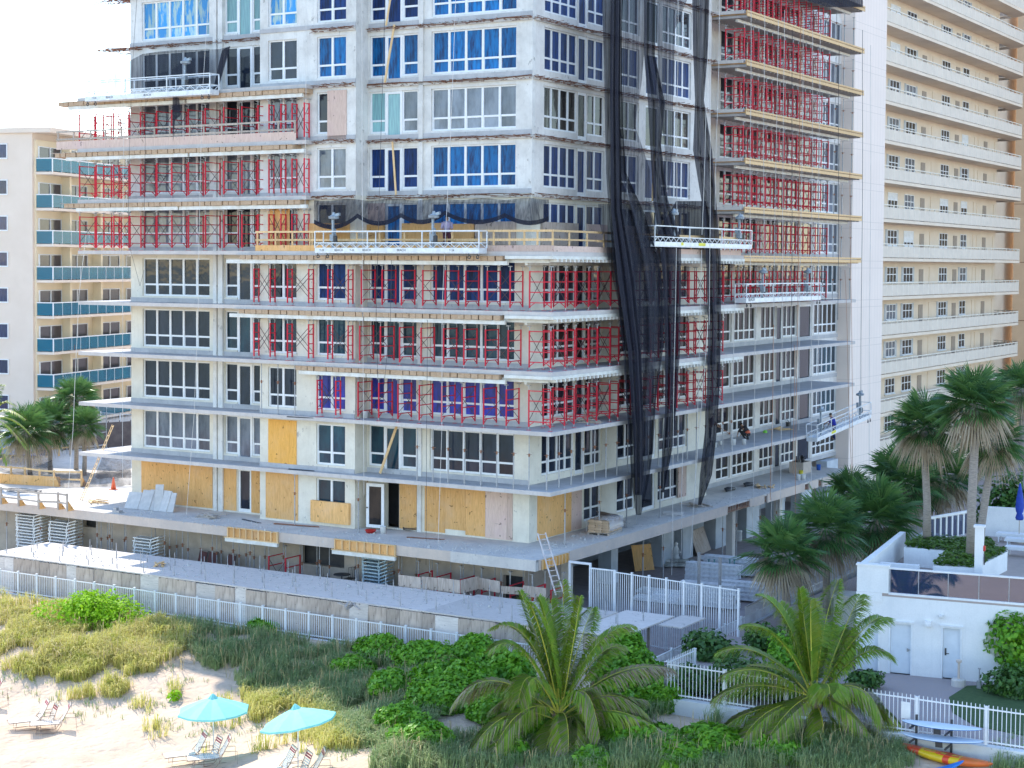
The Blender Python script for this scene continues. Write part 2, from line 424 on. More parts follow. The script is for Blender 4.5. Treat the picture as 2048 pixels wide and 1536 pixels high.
part('wall', upB1.mesh('wall', M_wallB), tower); part('wall', wR.mesh('wall', M_wallB), tower)
m = MB().box(XW, XA + .55, .3, 1, SZ(11), ZTOP).box(XW, 0, 1, YB1 - .3, SZ(12), ZTOP).box(XW, XR - .1, YB1 - .3, YBW0, SZ(12), ZTOP)
part('upper_wall', m.mesh('upper_wall', M_wall), tower)
# added dark box behind the glass keeps daylight out of the floors
part('light_block_core', MB().box(XW + .1, -1.9, 1.2, YBW0, SZ(1) + .05, ZTOP).mesh('light_block_core', M_dark), tower)
part('wall', MB().box(XW, XW + .25, .3, 24, SZ(1), ZTOP).mesh('wall', M_wall), tower)
# pilasters and pipe chases
m = MB()
for p, q in ((429, 436), (439, 448)): m.box(onY(p, 0), onY(q, 0), -.14, 0, SZ(1), SZ(11))
m.box(onY(838, 0), onY(846, 0), -.1, 0, SZ(1), SZ(11))
part('pilaster', m.mesh('pilaster', M_wall), tower)
m = MB()
for p in (1683, 1690): m.box(XR, XR + .14, onX(p, XR), onX(p + 4, XR), SZ(1), SZ(12))
part('pilaster', m.mesh('pilaster', M_wallB), tower)
# blank end wall with vertical grooves
def groove_mat(name, c, c2, step, axis):
    m, nt, b = nodes(name); b.inputs['Roughness'].default_value = .85
    tc = nt.nodes.new('ShaderNodeTexCoord'); sp = nt.nodes.new('ShaderNodeSeparateXYZ'); nt.links.new(tc.outputs['Object'], sp.inputs[0])
    def stripes(src, st, wdt, off=0.):
        a = nt.nodes.new('ShaderNodeMath'); a.operation = 'ADD'; nt.links.new(src, a.inputs[0]); a.inputs[1].default_value = off
        mo = nt.nodes.new('ShaderNodeMath'); mo.operation = 'PINGPONG'; nt.links.new(a.outputs[0], mo.inputs[0]); mo.inputs[1].default_value = st / 2
        lt = nt.nodes.new('ShaderNodeMath'); lt.operation = 'LESS_THAN'; nt.links.new(mo.outputs[0], lt.inputs[0]); lt.inputs[1].default_value = wdt
        return lt.outputs[0]
    n1 = noise(nt, .35, 4); n2 = noise(nt, 1.0, 3, stretch=(4, 4, .2))
    col = mixrgb(nt, ramp(nt, n1, .35, .7, 0, .6), c, c2)
    col = mixrgb(nt, ramp(nt, n2, .5, .8, 0, .3), col, c2)
    col = mixrgb(nt, stripes(sp.outputs[axis], step, .022), col, tuple(x * .84 for x in c))
    col = mixrgb(nt, stripes(sp.outputs['Z'], HF, .018, -.1), col, tuple(x * .78 for x in c))
    col = mixrgb(nt, stripes(sp.outputs['Z'], HF, .018, -.62), col, tuple(x * .78 for x in c))
    nt.links.new(col, b.inputs['Base Color']); return m
M_blank = groove_mat('grooved_pink_stucco', (.84, .71, .62), (.76, .64, .56), .62, 'Y')
part('end_wall', MB().box(-6, -.2, YBW0, YBW1, 0, ZTOP).mesh('end_wall', M_blank), tower)
part('wall', MB().box(XR - .3, XR, YR + .003, YBW0 - .003, 0, SZ(12)).mesh('wall', M_wallB), tower)

# ---- balcony slabs
def slabpoly(k):
    if k <= 5:
        return [(XL, FY), (FX, FY), (FX, YE), (XR, YE), (XR, YB1), (0, YB1), (0, 0), (XB, 0), (XB, -1.1), (XA, -1.1), (XA, 0), (XW, 0), (XW, 7), (XL, 7)]
    if k == 6:
        return [(XL, FY), (FX, FY), (FX, YE), (XR, YE), (XR, YB1), (0, YB1), (0, 0), (XB, 0), (XB, -1.1), (XA, -1.1), (XA, 0), (XW, 0), (XW, 7), (XL, 7)]
    xr = onY(612, -1.75)
    return [(XL, FY), (xr, FY), (xr, -1.1), (XA, -1.1), (XA, 0), (XW, 0), (XW, 7), (XL, 7)]
for k in range(2, 10):
    part('balcony_slab', MB().prism(slabpoly(k), SZ(k) - ST, SZ(k), 0, 1).mesh('balcony_slab', [M_conc if k < 6 else M_concl, M_edge]), tower)
for k in range(7, 13):
    part('balcony_slab', MB().prism([(XR, YB1 + .003), (FX - .2, YB1 + .003), (FX - .2, YE - .5), (XR, YE - .5)], SZ(k) - ST, SZ(k), 0, 1).mesh('balcony_slab', [M_concl, M_edge]), tower)
# curb under the windows, grey band
bands = [MB() for _ in range(4)]
for k in range(2, 11):
    z = SZ(k)
    bands[0].box(XW, XA, -.05, 0, z, z + .24); bands[1].box(XB, 0, -.05, 0, z, z + .24); bands[2].box(XA + .01, XB - .01, -1.15, -1.1, z, z + .22)
for k in range(1, 7): bands[3].box(XR, XR + .05, YB1 + .1, YR - .1, SZ(k), SZ(k) + .26)
for b_ in bands: part('plinth_band', b_.mesh('plinth_band', M_conc), tower)
# ---- podium slab with fascia
PY, PX = -4.06, 2.77
YP = onX(1708, PX)
XPL = -52
part('podium_slab', MB().prism([(XPL, PY), (PX, PY), (PX, YP), (XR, YP), (XR, YB1), (0, YB1), (0, 0), (XW, 0), (XW, 30), (XPL, 30)], Z1 - .12, Z1).mesh('podium_slab', M_concl), tower)
m = MB()
m.box(XPL, onY(455, PY), PY - .05, PY + .2, Z1 - .5, Z1 - .004).box(onY(556, PY), onY(672, PY), PY - .05, PY + .2, Z1 - .5, Z1 - .004)
m.box(onY(793, PY), onY(905, PY), PY - .05, PY + .2, Z1 - .5, Z1 - .004)
part('fascia', m.mesh('fascia', M_fascia), tower)
part('fascia', MB().box(onY(905, PY), PX, PY - .05, PY + .25, Z1 - .52, Z1 - .004).mesh('fascia', M_concl), tower)
m = MB()
ys = [onX(p, PX) for p in (1142, 1460, 1464, 1505, 1512, 1534, 1540, 1615, 1624, 1642, 1650, 1708)]
m.box(PX - .2, PX + .05, ys[0], ys[1], Z1 - .55, Z1 - .004); m.box(PX - .2, PX + .05, ys[3], ys[4], Z1 - .5, Z1 - .004)
m.box(PX - .2, PX + .05, ys[4], ys[5], Z1 - .55, Z1 - .004); m.box(PX - .2, PX + .05, ys[6], ys[7], Z1 - .55, Z1 - .004)
m.box(PX - .2, PX + .05, ys[8], ys[9], Z1 - .55, Z1 - .004); m.box(PX - .2, PX + .05, ys[10], ys[11], Z1 - .6, Z1 - .004)
m.box(PX - .2, PX + .05, PY - .05 + .3, onX(1090, PX), Z1 - .5, Z1 - .004)
part('fascia', m.mesh('fascia', M_fascia), tower)
m = MB()                                                           # recesses with exposed bars in the broken fascia
for y0, y1 in ((ys[1], ys[3]), (ys[5], ys[6]), (ys[7], ys[8]), (ys[9], ys[10])):
    n = max(2, int((y1 - y0) / .16))
    for i in range(n):
        y = y0 + (y1 - y0) * (i + .5) / n
        m.tube((PX - .05, y, Z1 - .5), (PX - .05 + rnd.uniform(-.03, .05), y + rnd.uniform(-.05, .05), Z1 - .02), .018, 4)
    m.tube((PX - .05, y0, Z1 - .14), (PX - .05, y1, Z1 - .14), .02, 4).tube((PX - .05, y0, Z1 - .42), (PX - .05, y1, Z1 - .42), .02, 4)
part('exposed_rebar', m.mesh('exposed_rebar', M_rust), tower)
part('podium_beam', MB().box(XPL, PX - .45, PY + .5, PY + .8, Z1 - .6, Z1 - .125).box(PX - .9, PX - .6, PY + .85, YP, Z1 - .7, Z1 - .125).mesh('podium_beam', M_soff), tower)
# under the podium: cream wall, openings, columns
M_cream = plain('cream_render', (.50, .42, .34), .85, c2=(.38, .32, .26), scale=1.2)
M_cool = plain('blue_grey_render', (.52, .56, .60), .85, c2=(.42, .46, .50), scale=1.2)
m = MB(); yb = -1.9
ops = [(*pxr(603, 690, yb), 1.75, 2.75), (*pxr(163, 190, yb), 2.35, 2.9), (*pxr(1010, 1050, yb), 0.05, 2.4)]
wall_strip(m, 'x', XPL, .9, yb, 0, Z1 - .125, ops)
m.box(.6, .9, yb + .31, 2.5, 0, Z1 - .125)
part('ground_floor_wall', m.mesh('ground_floor_wall', M_cream), tower)
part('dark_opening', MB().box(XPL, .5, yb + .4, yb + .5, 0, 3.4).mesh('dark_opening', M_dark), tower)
m = MB()
for px_, w_ in ((1228, .5), (1330, 1.0), (1372, .9), (1438, 1.2), (1500, 1.3), (1560, .9), (1610, 1.2), (1660, 1.4)):
    y = onX(px_, -.6); m.box(-1.4, -.6, y, y + w_ * 1.6, 0, Z1 - .125)
m.box(-5.2, -5, 3, YBW0, 0, Z1 - .125)
part('ground_floor_column', m.mesh('ground_floor_column', M_cool), tower)
m = MB()
for px_ in (1135, 1465, 1560):
    y = onX(px_, PX - .75); m.box(PX - .95, PX - .55, y, y + .45, 0, Z1 - .7)
part('ground_floor_column', m.mesh('ground_floor_column', M_soff), tower)

# ---- plywood over openings (parts screwed to the wall)
def boardA(p, q, z0, z1, mt, y=0.0, lab=None, pr=.03):
    x0, x1 = pxr(p, q, y); o = part('plywood_board', MB().box(x0 + .006, x1 - .006, y - pr, y - .004, z0, z1).mesh('plywood_board', mt), tower)
    if lab: o['label'] = lab
def boardB(p, q, z0, z1, mt, x=0.0, pr=.03):
    y0, y1 = pyr(p, q, x); part('plywood_board', MB().box(x + .004, x + pr, y0 + .006, y1 - .006, z0, z1).mesh('plywood_board', mt), tower)
z = Z1
for p, q in ((282, 350), (350, 391), (391, 425)): boardA(p, q, z + .1, z + 2.62, M_ply)
boardA(440, 473, z + .1, z + 2.6, M_ply); boardA(503, 521, z + .1, z + 2.6, M_ply)
boardA(532, 597, z + .12, z + 2.6, M_ply, -1.1)
boardA(626, 703, z + .2, z + 1.32, M_ply, -1.1, pr=.2)
boardA(537, 594, SZ(2) + .1, SZ(2) + 2.55, M_plyo, -1.1)
boardA(728, 737, z + .1, z + 2.6, M_ply); boardA(801, 836, z + .08, z + 2.6, M_ply); boardA(852, 893, z + .08, z + 2.62, M_ply)
boardA(893, 934, z + .3, z + 2.62, M_ply); boardA(934, 974, z + .1, z + 2.62, M_ply); boardA(974, 1018, z + .05, z + 2.6, M_plyp, lab='pinkish plywood board')
boardA(1018, 1029, z + .05, z + 2.6, M_plyp)
boardB(1078, 1128, z + .05, z + 2.6, M_ply); boardB(1128, 1146, z + .05, z + 2.6, M_ply); boardB(1146, 1167, z + .05, z + 2.6, M_plyp)
boardB(1360, 1376, z + .3, z + 2.5, M_plyp, pr=.05)
boardA(655, 693, SZ(8) - .02, SZ(8) + 2.55, M_plyp, -1.1, lab='tall pinkish plywood sheet over half a window', pr=.05)
boardA(536, 580, SZ(6) + .3, SZ(6) + 2.45, M_ply, -1.1)
for p, q, a, b, mt in ((618, 700, .5, 1.45, M_ply),): boardA(p, q, SZ(6) + a, SZ(6) + b, mt, -1.1, pr=.12)
for p, q, a, b, mt in ((731, 770, .45, 1.4, M_ply), (806, 890, .5, 1.45, M_ply), (892, 950, .4, 1.4, M_ply), (952, 1032, .35, 1.5, M_plyg)):
    boardA(p, q, SZ(6) + a, SZ(6) + b, mt, 0, pr=.14)
boardA(730, 770, SZ(6) + 1.45, SZ(6) + 2.5, M_plyp, 0)
for p, q in ((1080, 1116), (1116, 1152), (1172, 1210), (1232, 1275)): boardB(p, q, SZ(6) + .35, SZ(6) + 1.5, M_plyg if p < 1170 else M_plyp, pr=.14)
# ---- rebar fringes where balconies were cut away
def fringe(pts, length, dens, droop=.25, spread=.25):
    m = MB()
    for (x0, y0), (x1, y1), (nx, ny) in pts:
        L = math.hypot(x1 - x0, y1 - y0); n = int(L * dens)
        for i in range(n):
            t = rnd.random(); x = x0 + (x1 - x0) * t; y = y0 + (y1 - y0) * t; l = length * rnd.uniform(.5, 1.2)
            ax, ay = rnd.uniform(-spread, spread) + nx, rnd.uniform(-spread, spread) + ny
            dz = rnd.uniform(-droop, droop * .6)
            zb = rnd.choice((-.03, -.13))
            m.path([(x, y, zb), (x + ax * l * .5, y + ay * l * .5, zb + dz * .2), (x + ax * l, y + ay * l, zb + dz * l)], .016, 3)
        for q in range(3):
            o = rnd.uniform(.05, length * .8)
            m.path([(x0 + (x1 - x0) * j / 6 + nx * o, y0 + (y1 - y0) * j / 6 + ny * o, rnd.uniform(-.14, .02)) for j in range(7)], .016, 3)
    return m
for k in range(7, 12):
    zz = SZ(k); segs = [((XB, 0), (.05, 0), (0, -1)), ((0.0, 0), (0, YB1), (1, 0)), ((onY(625, -1.1), -1.1), (XB, -1.1), (0, -1))]
    if k >= 10: segs.append(((XW, 0), (XA, 0), (0, -1)))
    o = part('exposed_rebar', fringe(segs, .36, 11).mesh('exposed_rebar', M_rust), tower, (0, 0, zz))
    m = MB().box(XB, .0, -.1, -.001, -.19, -.03).box(.001, .12, 0.1, YB1, -.19, -.03).box(onY(625, -1.1), XB, -1.2, -1.101, -.19, -.03)
    part('broken_slab_edge', m.mesh('broken_slab_edge', M_concl), tower, (0, 0, zz))
    if k >= 10:
        m = fringe([((XW, -.6), (XW, 1.6), (-1, 0))], 2.6, 16, .12, .22)
        part('exposed_rebar', m.mesh('exposed_rebar', M_rust), tower, (0, 0, zz))
# open door leaf on the podium and dark doorway
m = MB(); wd, h = 1.05, 2.3
m.box(0, .16, 0, .06, 0, h).box(wd - .16, wd, 0, .06, 0, h).box(.16, wd - .16, 0, .06, 0, .16).box(.16, wd - .16, 0, .06, h - .16, h)
dl = part('door_leaf', m.mesh('door_leaf', M_white), tower, (onY(735, -.7), -.75, Z1 + .1), math.radians(6))
part('pane', MB().quad((.16, .03, .16), (wd - .16, .03, .16), (wd - .16, .03, h - .16), (.16, .03, h - .16)).mesh('pane', G_brown), dl)
part('door_knob', MB().box(.05, .1, -.08, -.002, 1.0, 1.06).mesh('door_knob', M_dark), dl)
class Fr:
    """a local building frame: origin in world, heading angle"""
    def __init__(s, origin, ang):
        s.o = V((origin.x, origin.y, 0)); s.a = ang
        s.ex = V((math.cos(ang), math.sin(ang), 0)); s.ey = V((-math.sin(ang), math.cos(ang), 0))
        c = CAM - s.o; s.c = V((c.dot(s.ex), c.dot(s.ey), HC))
    def rb(s, px, py):
        d = ray(px, py); return V((d.dot(s.ex), d.dot(s.ey), d.z))
    def onY(s, px, y0, py=528):
        d = s.rb(px, py); t = (y0 - s.c.y) / d.y; return V((s.c.x + d.x*t, y0, s.c.z + d.z*t))
    def onX(s, px, x0, py=528):
        d = s.rb(px, py); t = (x0 - s.c.x) / d.x; return V((x0, s.c.y + d.y*t, s.c.z + d.z*t))
    def onZ(s, px, py, z0):
        d = s.rb(px, py); t = (z0 - s.c.z) / d.z; return V((s.c.x + d.x*t, s.c.y + d.y*t, z0))
    def put(s, o, x, y, z, rot=0):
        p = s.o + s.ex*x + s.ey*y; o.location = (p.x, p.y, z); o.rotation_euler = (0, 0, s.a + rot); return o
def wpt(px, py, depth):
    d = ray(px, py); return CAM + d * (depth / d.y)
# ------------------------------------------------------------------ ground, beach, sea
def sm(a, b, x):
    t = min(1, max(0, (x - a) / (b - a))); return t * t * (3 - 2 * t)
from mathutils import noise as mnoise
YF1 = -10.1                     # first picket fence
YF3 = -14.9                     # fence on the low wall to the right
XF2 = onY(1312, YF1)
PZ = 1.2                        # patio level on the right
def tz(x, y):
    d = YF1 - y
    left = .15 - .3 * sm(0, 3, d) - 1.75 * sm(2.5, 13, d) - .35 * sm(12, 40, d)
    right = .72 - .35 * sm(5.5, 9, d) - 1.7 * sm(8.5, 22, d) - .3 * sm(20, 40, d)
    r = sm(-4, 9, x)
    z = left * (1 - r) + right * r
    a = sm(.5, 3, d) * (1 - .6 * r)
    z += a * (.28 * mnoise.noise((x * .22, y * .22, 3)) + .12 * mnoise.noise((x * .7, y * .7, 8)) + .03 * mnoise.noise((x * 2.2, y * 2.2, 1)))
    return z
def ground(px, py, z0=0.):
    p = onZ(px, py, z0)
    for _ in range(12): p = onZ(px, py, tz(p.x, p.y) * .6 + p.z * .4)
    return p
M_sand = None
def sand_mat():
    m, nt, b = nodes('beach_sand'); b.inputs['Roughness'].default_value = .95; b.inputs['Specular IOR Level'].default_value = .1
    n1 = noise(nt, .9, 6); n2 = noise(nt, 6, 5); n3 = noise(nt, .25, 3)
    col = mixrgb(nt, ramp(nt, n1, .4, .65), (.57, .44, .33), (.50, .39, .29))
    col = mixrgb(nt, ramp(nt, n2, .55, .75, 0, .5), col, (.44, .35, .27))
    col = mixrgb(nt, ramp(nt, n3, .45, .6, 0, .4), col, (.64, .50, .38))
    nt.links.new(col, b.inputs['Base Color'])
    tc = nt.nodes.new('ShaderNodeTexCoord'); vo = nt.nodes.new('ShaderNodeTexVoronoi'); vo.inputs['Scale'].default_value = 2.6
    nt.links.new(tc.outputs['Object'], vo.inputs['Vector'])
    ad = nt.nodes.new('ShaderNodeMath'); ad.operation = 'ADD'; nt.links.new(ramp(nt, vo.outputs['Distance'], 0, .5), ad.inputs[0]); nt.links.new(n2, ad.inputs[1])
    bump(nt, b, ad.outputs[0], .6, .09); return m
M_sand = sand_mat()
xs = np.concatenate([np.linspace(-400, -32, 14), np.arange(-31, 46, .3), np.linspace(47, 400, 14)])
ysg = np.concatenate([np.arange(-10.12, -31, -.3), np.linspace(-32, -75, 10)])
vs = [(float(x), float(y), tz(float(x), float(y))) for y in ysg for x in xs]
nx = len(xs); fs = [(j*nx+i, (j+1)*nx+i, (j+1)*nx+i+1, j*nx+i+1) for j in range(len(ysg)-1) for i in range(nx-1)]
mb = MB(); mb.add(vs, fs); solo('beach_sand', mb.mesh('beach_sand', M_sand, True), None, None, kind='structure')
M_pave = plain('courtyard_paving', (.34, .29, .28), .85, c2=(.25, .22, .22), scale=2.5)
mb = MB().quad((-3000, -10.12, -.01), (3000, -10.12, -.01), (3000, 4000, -.01), (-3000, 4000, -.01))
solo('ground', mb.mesh('ground', M_pave), None, None, kind='structure')
m_, nt_, b_ = nodes('sea_water'); b_.inputs['Base Color'].default_value = (.012, .07, .085, 1); b_.inputs['Roughness'].default_value = .18
bump(nt_, b_, noise(nt_, .5, 5), .6, .4)
solo('sea', MB().quad((-3000, -4000, -2.45), (3000, -4000, -2.45), (3000, -62, -2.45), (-3000, -62, -2.45)).mesh('sea', m_), None, None, kind='structure')
# patio on the right, held by a low white wall
M_rend = stucco('white_render', (.76, .76, .75), (.58, .59, .58), (.64, .63, .60), .9)
def brick_mat():
    m, nt, b = nodes('brick_paving'); b.inputs['Roughness'].default_value = .85
    tc = nt.nodes.new('ShaderNodeTexCoord'); br = nt.nodes.new('ShaderNodeTexBrick'); nt.links.new(tc.outputs['Object'], br.inputs['Vector'])
    br.inputs['Color1'].default_value = (.42, .33, .30, 1); br.inputs['Color2'].default_value = (.36, .32, .33, 1); br.inputs['Mortar'].default_value = (.2, .18, .18, 1)
    br.inputs['Scale'].default_value = 4.5; br.inputs['Mortar Size'].default_value = .03
    nt.links.new(br.outputs['Color'], b.inputs['Base Color']); return m
M_brick = brick_mat()
fx = onY(1340, YF3)
pat = [(fx - .1, YF3 + .25), (70, YF3 + .25), (70, 30), (XF2 + .35, 30), (XF2 + .35, YF1 + .2), (fx - .1, YF1 + .2)]
solo('patio', MB().prism(pat, -2, PZ).mesh('patio', M_brick), None, None, kind='structure')

# ------------------------------------------------------------------ tall neighbour with curved galleries (right)
M_beige = plain('beige_stucco', (.77, .64, .50), .9, c2=(.71, .58, .44), scale=.6)
M_rail = plain('pale_green_panel', (.72, .62, .51), .7, c2=(.66, .57, .47), scale=1.0, spec=.1)
M_cap = plain('cream_rail', (.82, .74, .62), .6)
M_gray = plain('grey_shutter', (.5, .52, .54), .6)
M_door = plain('tan_door', (.36, .29, .23), .7)
nb = root('apartment_building', 'tall beige apartment block with curved gallery balconies and pale green balustrades', 'building', 0, YBW1, 0)
FXT, WXT = -.3, -2.1
y0 = .02; yE = onX(2054, FXT) - YBW1; RAD = 3.2
prail = onXz(1770, 487, FXT); HT = onXz(1770, 408.5, FXT).z - prail.z
arc = [(FXT - RAD + RAD * math.cos(t), yE - RAD + RAD * math.sin(t)) for t in [i * PI / 2 / 10 for i in range(11)]]
outline = [(FXT, y0)] + arc
zb = prail.z - 1.08
levels = [zb + HT * i for i in range(-5, 9)]
ywin = lambda p: onX(p, WXT) - YBW1
wall = MB(); wops = []
wall.box(WXT - .3, WXT, -.5, ywin(1990), 0, 46)
wall.box(-9, -5.0, ywin(1990), yE + 14, 0, 46)
part('wall', wall.mesh('wall', M_beige), nb)
wl = MB().box(WXT - 3, WXT - .35, ywin(1990) - .3, ywin(1990) + .01, 0, 46)
part('wall', wl.mesh('wall', M_beige), nb)
slabme = MB().prism(outline + [(WXT - 1.2, yE), (WXT, yE - .5), (WXT, y0)], -.26, -.02).mesh('gallery_slab', M_beige)
rp, rc, po = MB(), MB(), MB()
pts = []
yy = y0
while yy < yE - RAD: pts.append((FXT - .06, yy)); yy += 1.32
pts += [(x - .06 * math.cos(i * PI / 20), y - .06 * math.sin(i * PI / 20)) for i, (x, y) in enumerate(arc)]
pts.append((arc[-1][0] - 2.5, arc[-1][1] - .06))
for a, b in zip(pts[:-1], pts[1:]):
    rp.bar((*a, .46), (*b, .46), .05, .84); rc.bar((*a, 1.06), (*b, 1.06), .09, .07); rp.bar((a[0], a[1], .02), (a[0], a[1], 1.03), .07, .08, 1)
railme, capme = rp.mesh('balustrade_panel', [M_rail, M_cap]), rc.mesh('handrail', M_cap)
def gwin(wd, h, n):
    fr, pn = MB(), MB(); e = .06
    fr.box(0, wd, -.02, .05, 0, e).box(0, wd, -.02, .05, h - e, h).box(0, e, -.02, .05, e, h - e).box(wd - e, wd, -.02, .05, e, h - e).box(e, wd - e, -.01, .05, h * .5, h * .5 + .07)
    for i in range(1, n): fr.box(wd * i / n - .04, wd * i / n + .04, -.015, .05, e, h - e)
    fr.box(-.06, wd + .06, -.1, .02, -.08, -.005)
    pn.quad((e, .02, e), (wd - e, .02, e), (wd - e, .02, h - e), (e, .02, h - e)); return fr.mesh('window', M_white), pn
gw = [(1773, 1792, 3), (1806, 1825, 3), (1877, 1893, 3), (1919, 1931, 2)]
gme = [gwin(ywin(b) - ywin(a), 1.25, n) for a, b, n in gw]
gpm = [{g: pn.mesh('pane', GL[g]) for g in 'dgn'} for _, pn in gme]
shut = MB().box(-.05, 0, 0, .35, -.05, 1.3).mesh('shutter', M_gray)
doorm = MB().box(-.02, .03, 0, 1.1, 0, 2.1).mesh('door', M_door)
M_blind = plain('white_blind', (.8, .8, .8), .7)
pl = MB().box(-.02, .03, 0, .12, 0, 2.3).mesh('downpipe', M_beige)
for li, zl in enumerate(levels):
    s = part('gallery_slab', slabme, nb, (0, 0, zl))
    part('balustrade_panel', railme, nb, (0, 0, zl)); part('handrail', capme, nb, (0, 0, zl))
    for wi, (a, b, n) in enumerate(gw):
        wy = ywin(a); o = part('window', gme[wi][0], nb, (WXT + .03, wy, zl + 1.02), PI / 2)
        part('pane', gpm[wi][rnd.choice('ddgn')], o)
        if rnd.random() < .45 and li > 4:
            part('blind', MB().box(.07, ywin(b) - wy - .07, .0, .012, .62 if rnd.random() < .6 else .3, 1.19).mesh('blind', M_blind), o)
        if rnd.random() < .5:
            part('shutter', shut, nb, (WXT + .04, wy - .42, zl + 1.0)); part('shutter', shut, nb, (WXT + .04, ywin(b) + .06, zl + 1.0))
    for a in (1838, 1905, 1963): part('door', doorm, nb, (WXT + .012, ywin(a), zl))
    for a in (1858, 1944, 1951, 1984): part('downpipe', pl, nb, (WXT + .02, ywin(a), zl))
part('lift_lobby', MB().box(-4.98, -4.8, ywin(1990) + .4, ywin(1990) + 6, 0, 44).mesh('lift_lobby', M_dark), nb)
m = MB()
for zl in levels: m.box(-4.78, -4.6, ywin(1990) + 4.0, ywin(1990) + 5.2, zl, zl + 2.3)
part('lobby_panel', m.mesh('lobby_panel', plain('red_brown_panel', (.30, .12, .08), .6)), nb)

# ------------------------------------------------------------------ cream hotel (left, far)
M_hot = plain('cream_stucco', (.78, .66, .55), .9, c2=(.73, .61, .50), scale=.4)
M_hot_bounce = plain('cream_stucco_yellow_bounce', (.86, .74, .54), .9, c2=(.81, .69, .49), scale=.5)  # shaded balcony wall; yellowish bounced light mixed into the base colour
m_, nt_, b_ = nodes('teal_rail_glass'); b_.inputs['Base Color'].default_value = (.003, .17, .28, 1); b_.inputs['Roughness'].default_value = .12
o_ = nt_.nodes['Material Output']; tr_ = nt_.nodes.new('ShaderNodeBsdfTransparent'); tr_.inputs['Color'].default_value = (.2, .75, .8, 1); mx_ = nt_.nodes.new('ShaderNodeMixShader')
mx_.inputs['Fac'].default_value = .62; nt_.links.new(tr_.outputs[0], mx_.inputs[1]); nt_.links.new(b_.outputs[0], mx_.inputs[2]); nt_.links.new(mx_.outputs[0], o_.inputs['Surface'])
M_tealr = m_
M_brown = plain('brown_wicker', (.25, .10, .06), .8)
H = Fr(wpt(66, 528, 132.2), math.radians(-16))
hot = bpy.data.objects.new('apartment_building', None); COL.objects.link(hot); H.put(hot, 0, 0, 0)
tag(hot, 'cream hotel block with teal glass balconies and walls tinted by yellow bounced light', 'building')
Zh = [16.0 + 2.8 * n for n in range(-5, 4)]
part('wall', MB().box(-30, -.02, 0, 22, -1, 27.4).mesh('wall', M_hot), hot)
part('wall', MB().box(-.018, .12, .3, 22, -1, 26.9).mesh('wall', M_hot_bounce), hot)
part('roof', MB().box(-30.2, 1.7, -.2, 22.3, 27.403, 27.8).mesh('roof', M_hot), hot)
hf, hp = MB(), MB()
_fm, _d1, _pn = win_meshes(3.3, 2.0, 2, 0); _pg = _pn.mesh('pane', plain('curtained_glass', (.10, .085, .10), .15, c2=(.05, .04, .05), scale=6, stretch=(8, 8, .2)))
_fm2, _d2, _pn2 = win_meshes(2.3, 1.2, 2, 0); _pg2 = _pn2.mesh('pane', glass('blue_curtain_glass', (.035, .05, .15), .1, (.015, .02, .07), .5, 5, .4, .6, (9, 9, .2)))
yH = lambda p: H.onX(p, .12).y
bs = MB().box(.121, 1.65, .25, 21, -.2, 0).mesh('balcony_slab', M_hot)
gp = MB().box(1.55, 1.57, .3, 21, .06, 1.0).box(.16, 1.55, .3, .32, .06, 1.0).mesh('glass_rail', M_tealr)
rr = MB().box(1.5, 1.62, .26, 21, 1.003, 1.08).box(.14, 1.5, .26, .36, 1.003, 1.08).box(1.53, 1.6, .27, .34, 0, 1.0)
for i in range(1, 16): rr.box(1.54, 1.585, .3 + 1.35 * i, .34 + 1.35 * i, 0, 1.0)
rr = rr.mesh('rail_frame', M_white)
pil = MB().box(.12, .9, 0, .3, 0, 2.58).mesh('balcony_divider', M_hot_bounce)
chm = MB().box(0, .5, 0, .5, .38, .45).box(0, .06, 0, .5, .45, .95)
for a in (0, .44):
    for b in (0, .44): chm.box(a, a + .06, b, b + .06, 0, .38)
chm = chm.mesh('balcony_chair', M_brown)
for zi, zh in enumerate(Zh):
    part('balcony_slab', bs, hot, (0, 0, zh)); part('glass_rail', gp, hot, (0, 0, zh)); part('rail_frame', rr, hot, (0, 0, zh))
    for p in (77, 131, 198, 251):
        o = part('window', _fm, hot, (.22, yH(p), zh + .02), PI / 2); part('pane', _pg, o)
    for p in (123, 185): part('balcony_divider', pil, hot, (0, yH(p), zh))
    part('window', _fm2, hot, (H.onY(-18, 0).x - .75, -.08, zh + 1.0)); o = hot.children[-1] if False else None
for o in [c for c in bpy.data.objects if c.parent == hot and c.name.startswith('window') and c.data is _fm2]: part('pane', _pg2, o)
nch = 0
for zi, zh in enumerate(Zh):
    for yy in (.9, 3.2, 5.6, 8.4):
        if rnd.random() < .75:
            o = bpy.data.objects.new('balcony_chair', chm); COL.objects.link(o)
            H.put(o, .75 + rnd.uniform(0, .2), yy + rnd.uniform(0, .8), zh + .004, rnd.uniform(-.6, .6)); nch += 1
            tag(o, 'brown chair on a balcony of the cream hotel, behind teal glass', 'chair', 'brown chairs on the hotel balconies')
# hotel pool terrace with pool
TP = 4.4
solo('hotel_terrace', MB().prism([(-70, 28), (-24, 28), (-24, 48), (-70, 48)], 0, TP).mesh('hotel_terrace', M_hot), None, None, kind='structure')
m_, nt_, b_ = nodes('pool_water'); b_.inputs['Base Color'].default_value = (.01, .16, .55, 1); b_.inputs['Roughness'].default_value = .15
pw = [onZ(-60, 905, TP + .01), onZ(88, 912, TP + .01), onZ(92, 872, TP + .01), onZ(-60, 868, TP + .01)]
solo('pool_water', MB().prism([(p.x, p.y) for p in pw], TP + .004, TP + .03).mesh('pool_water', m_), None, None, kind='structure')
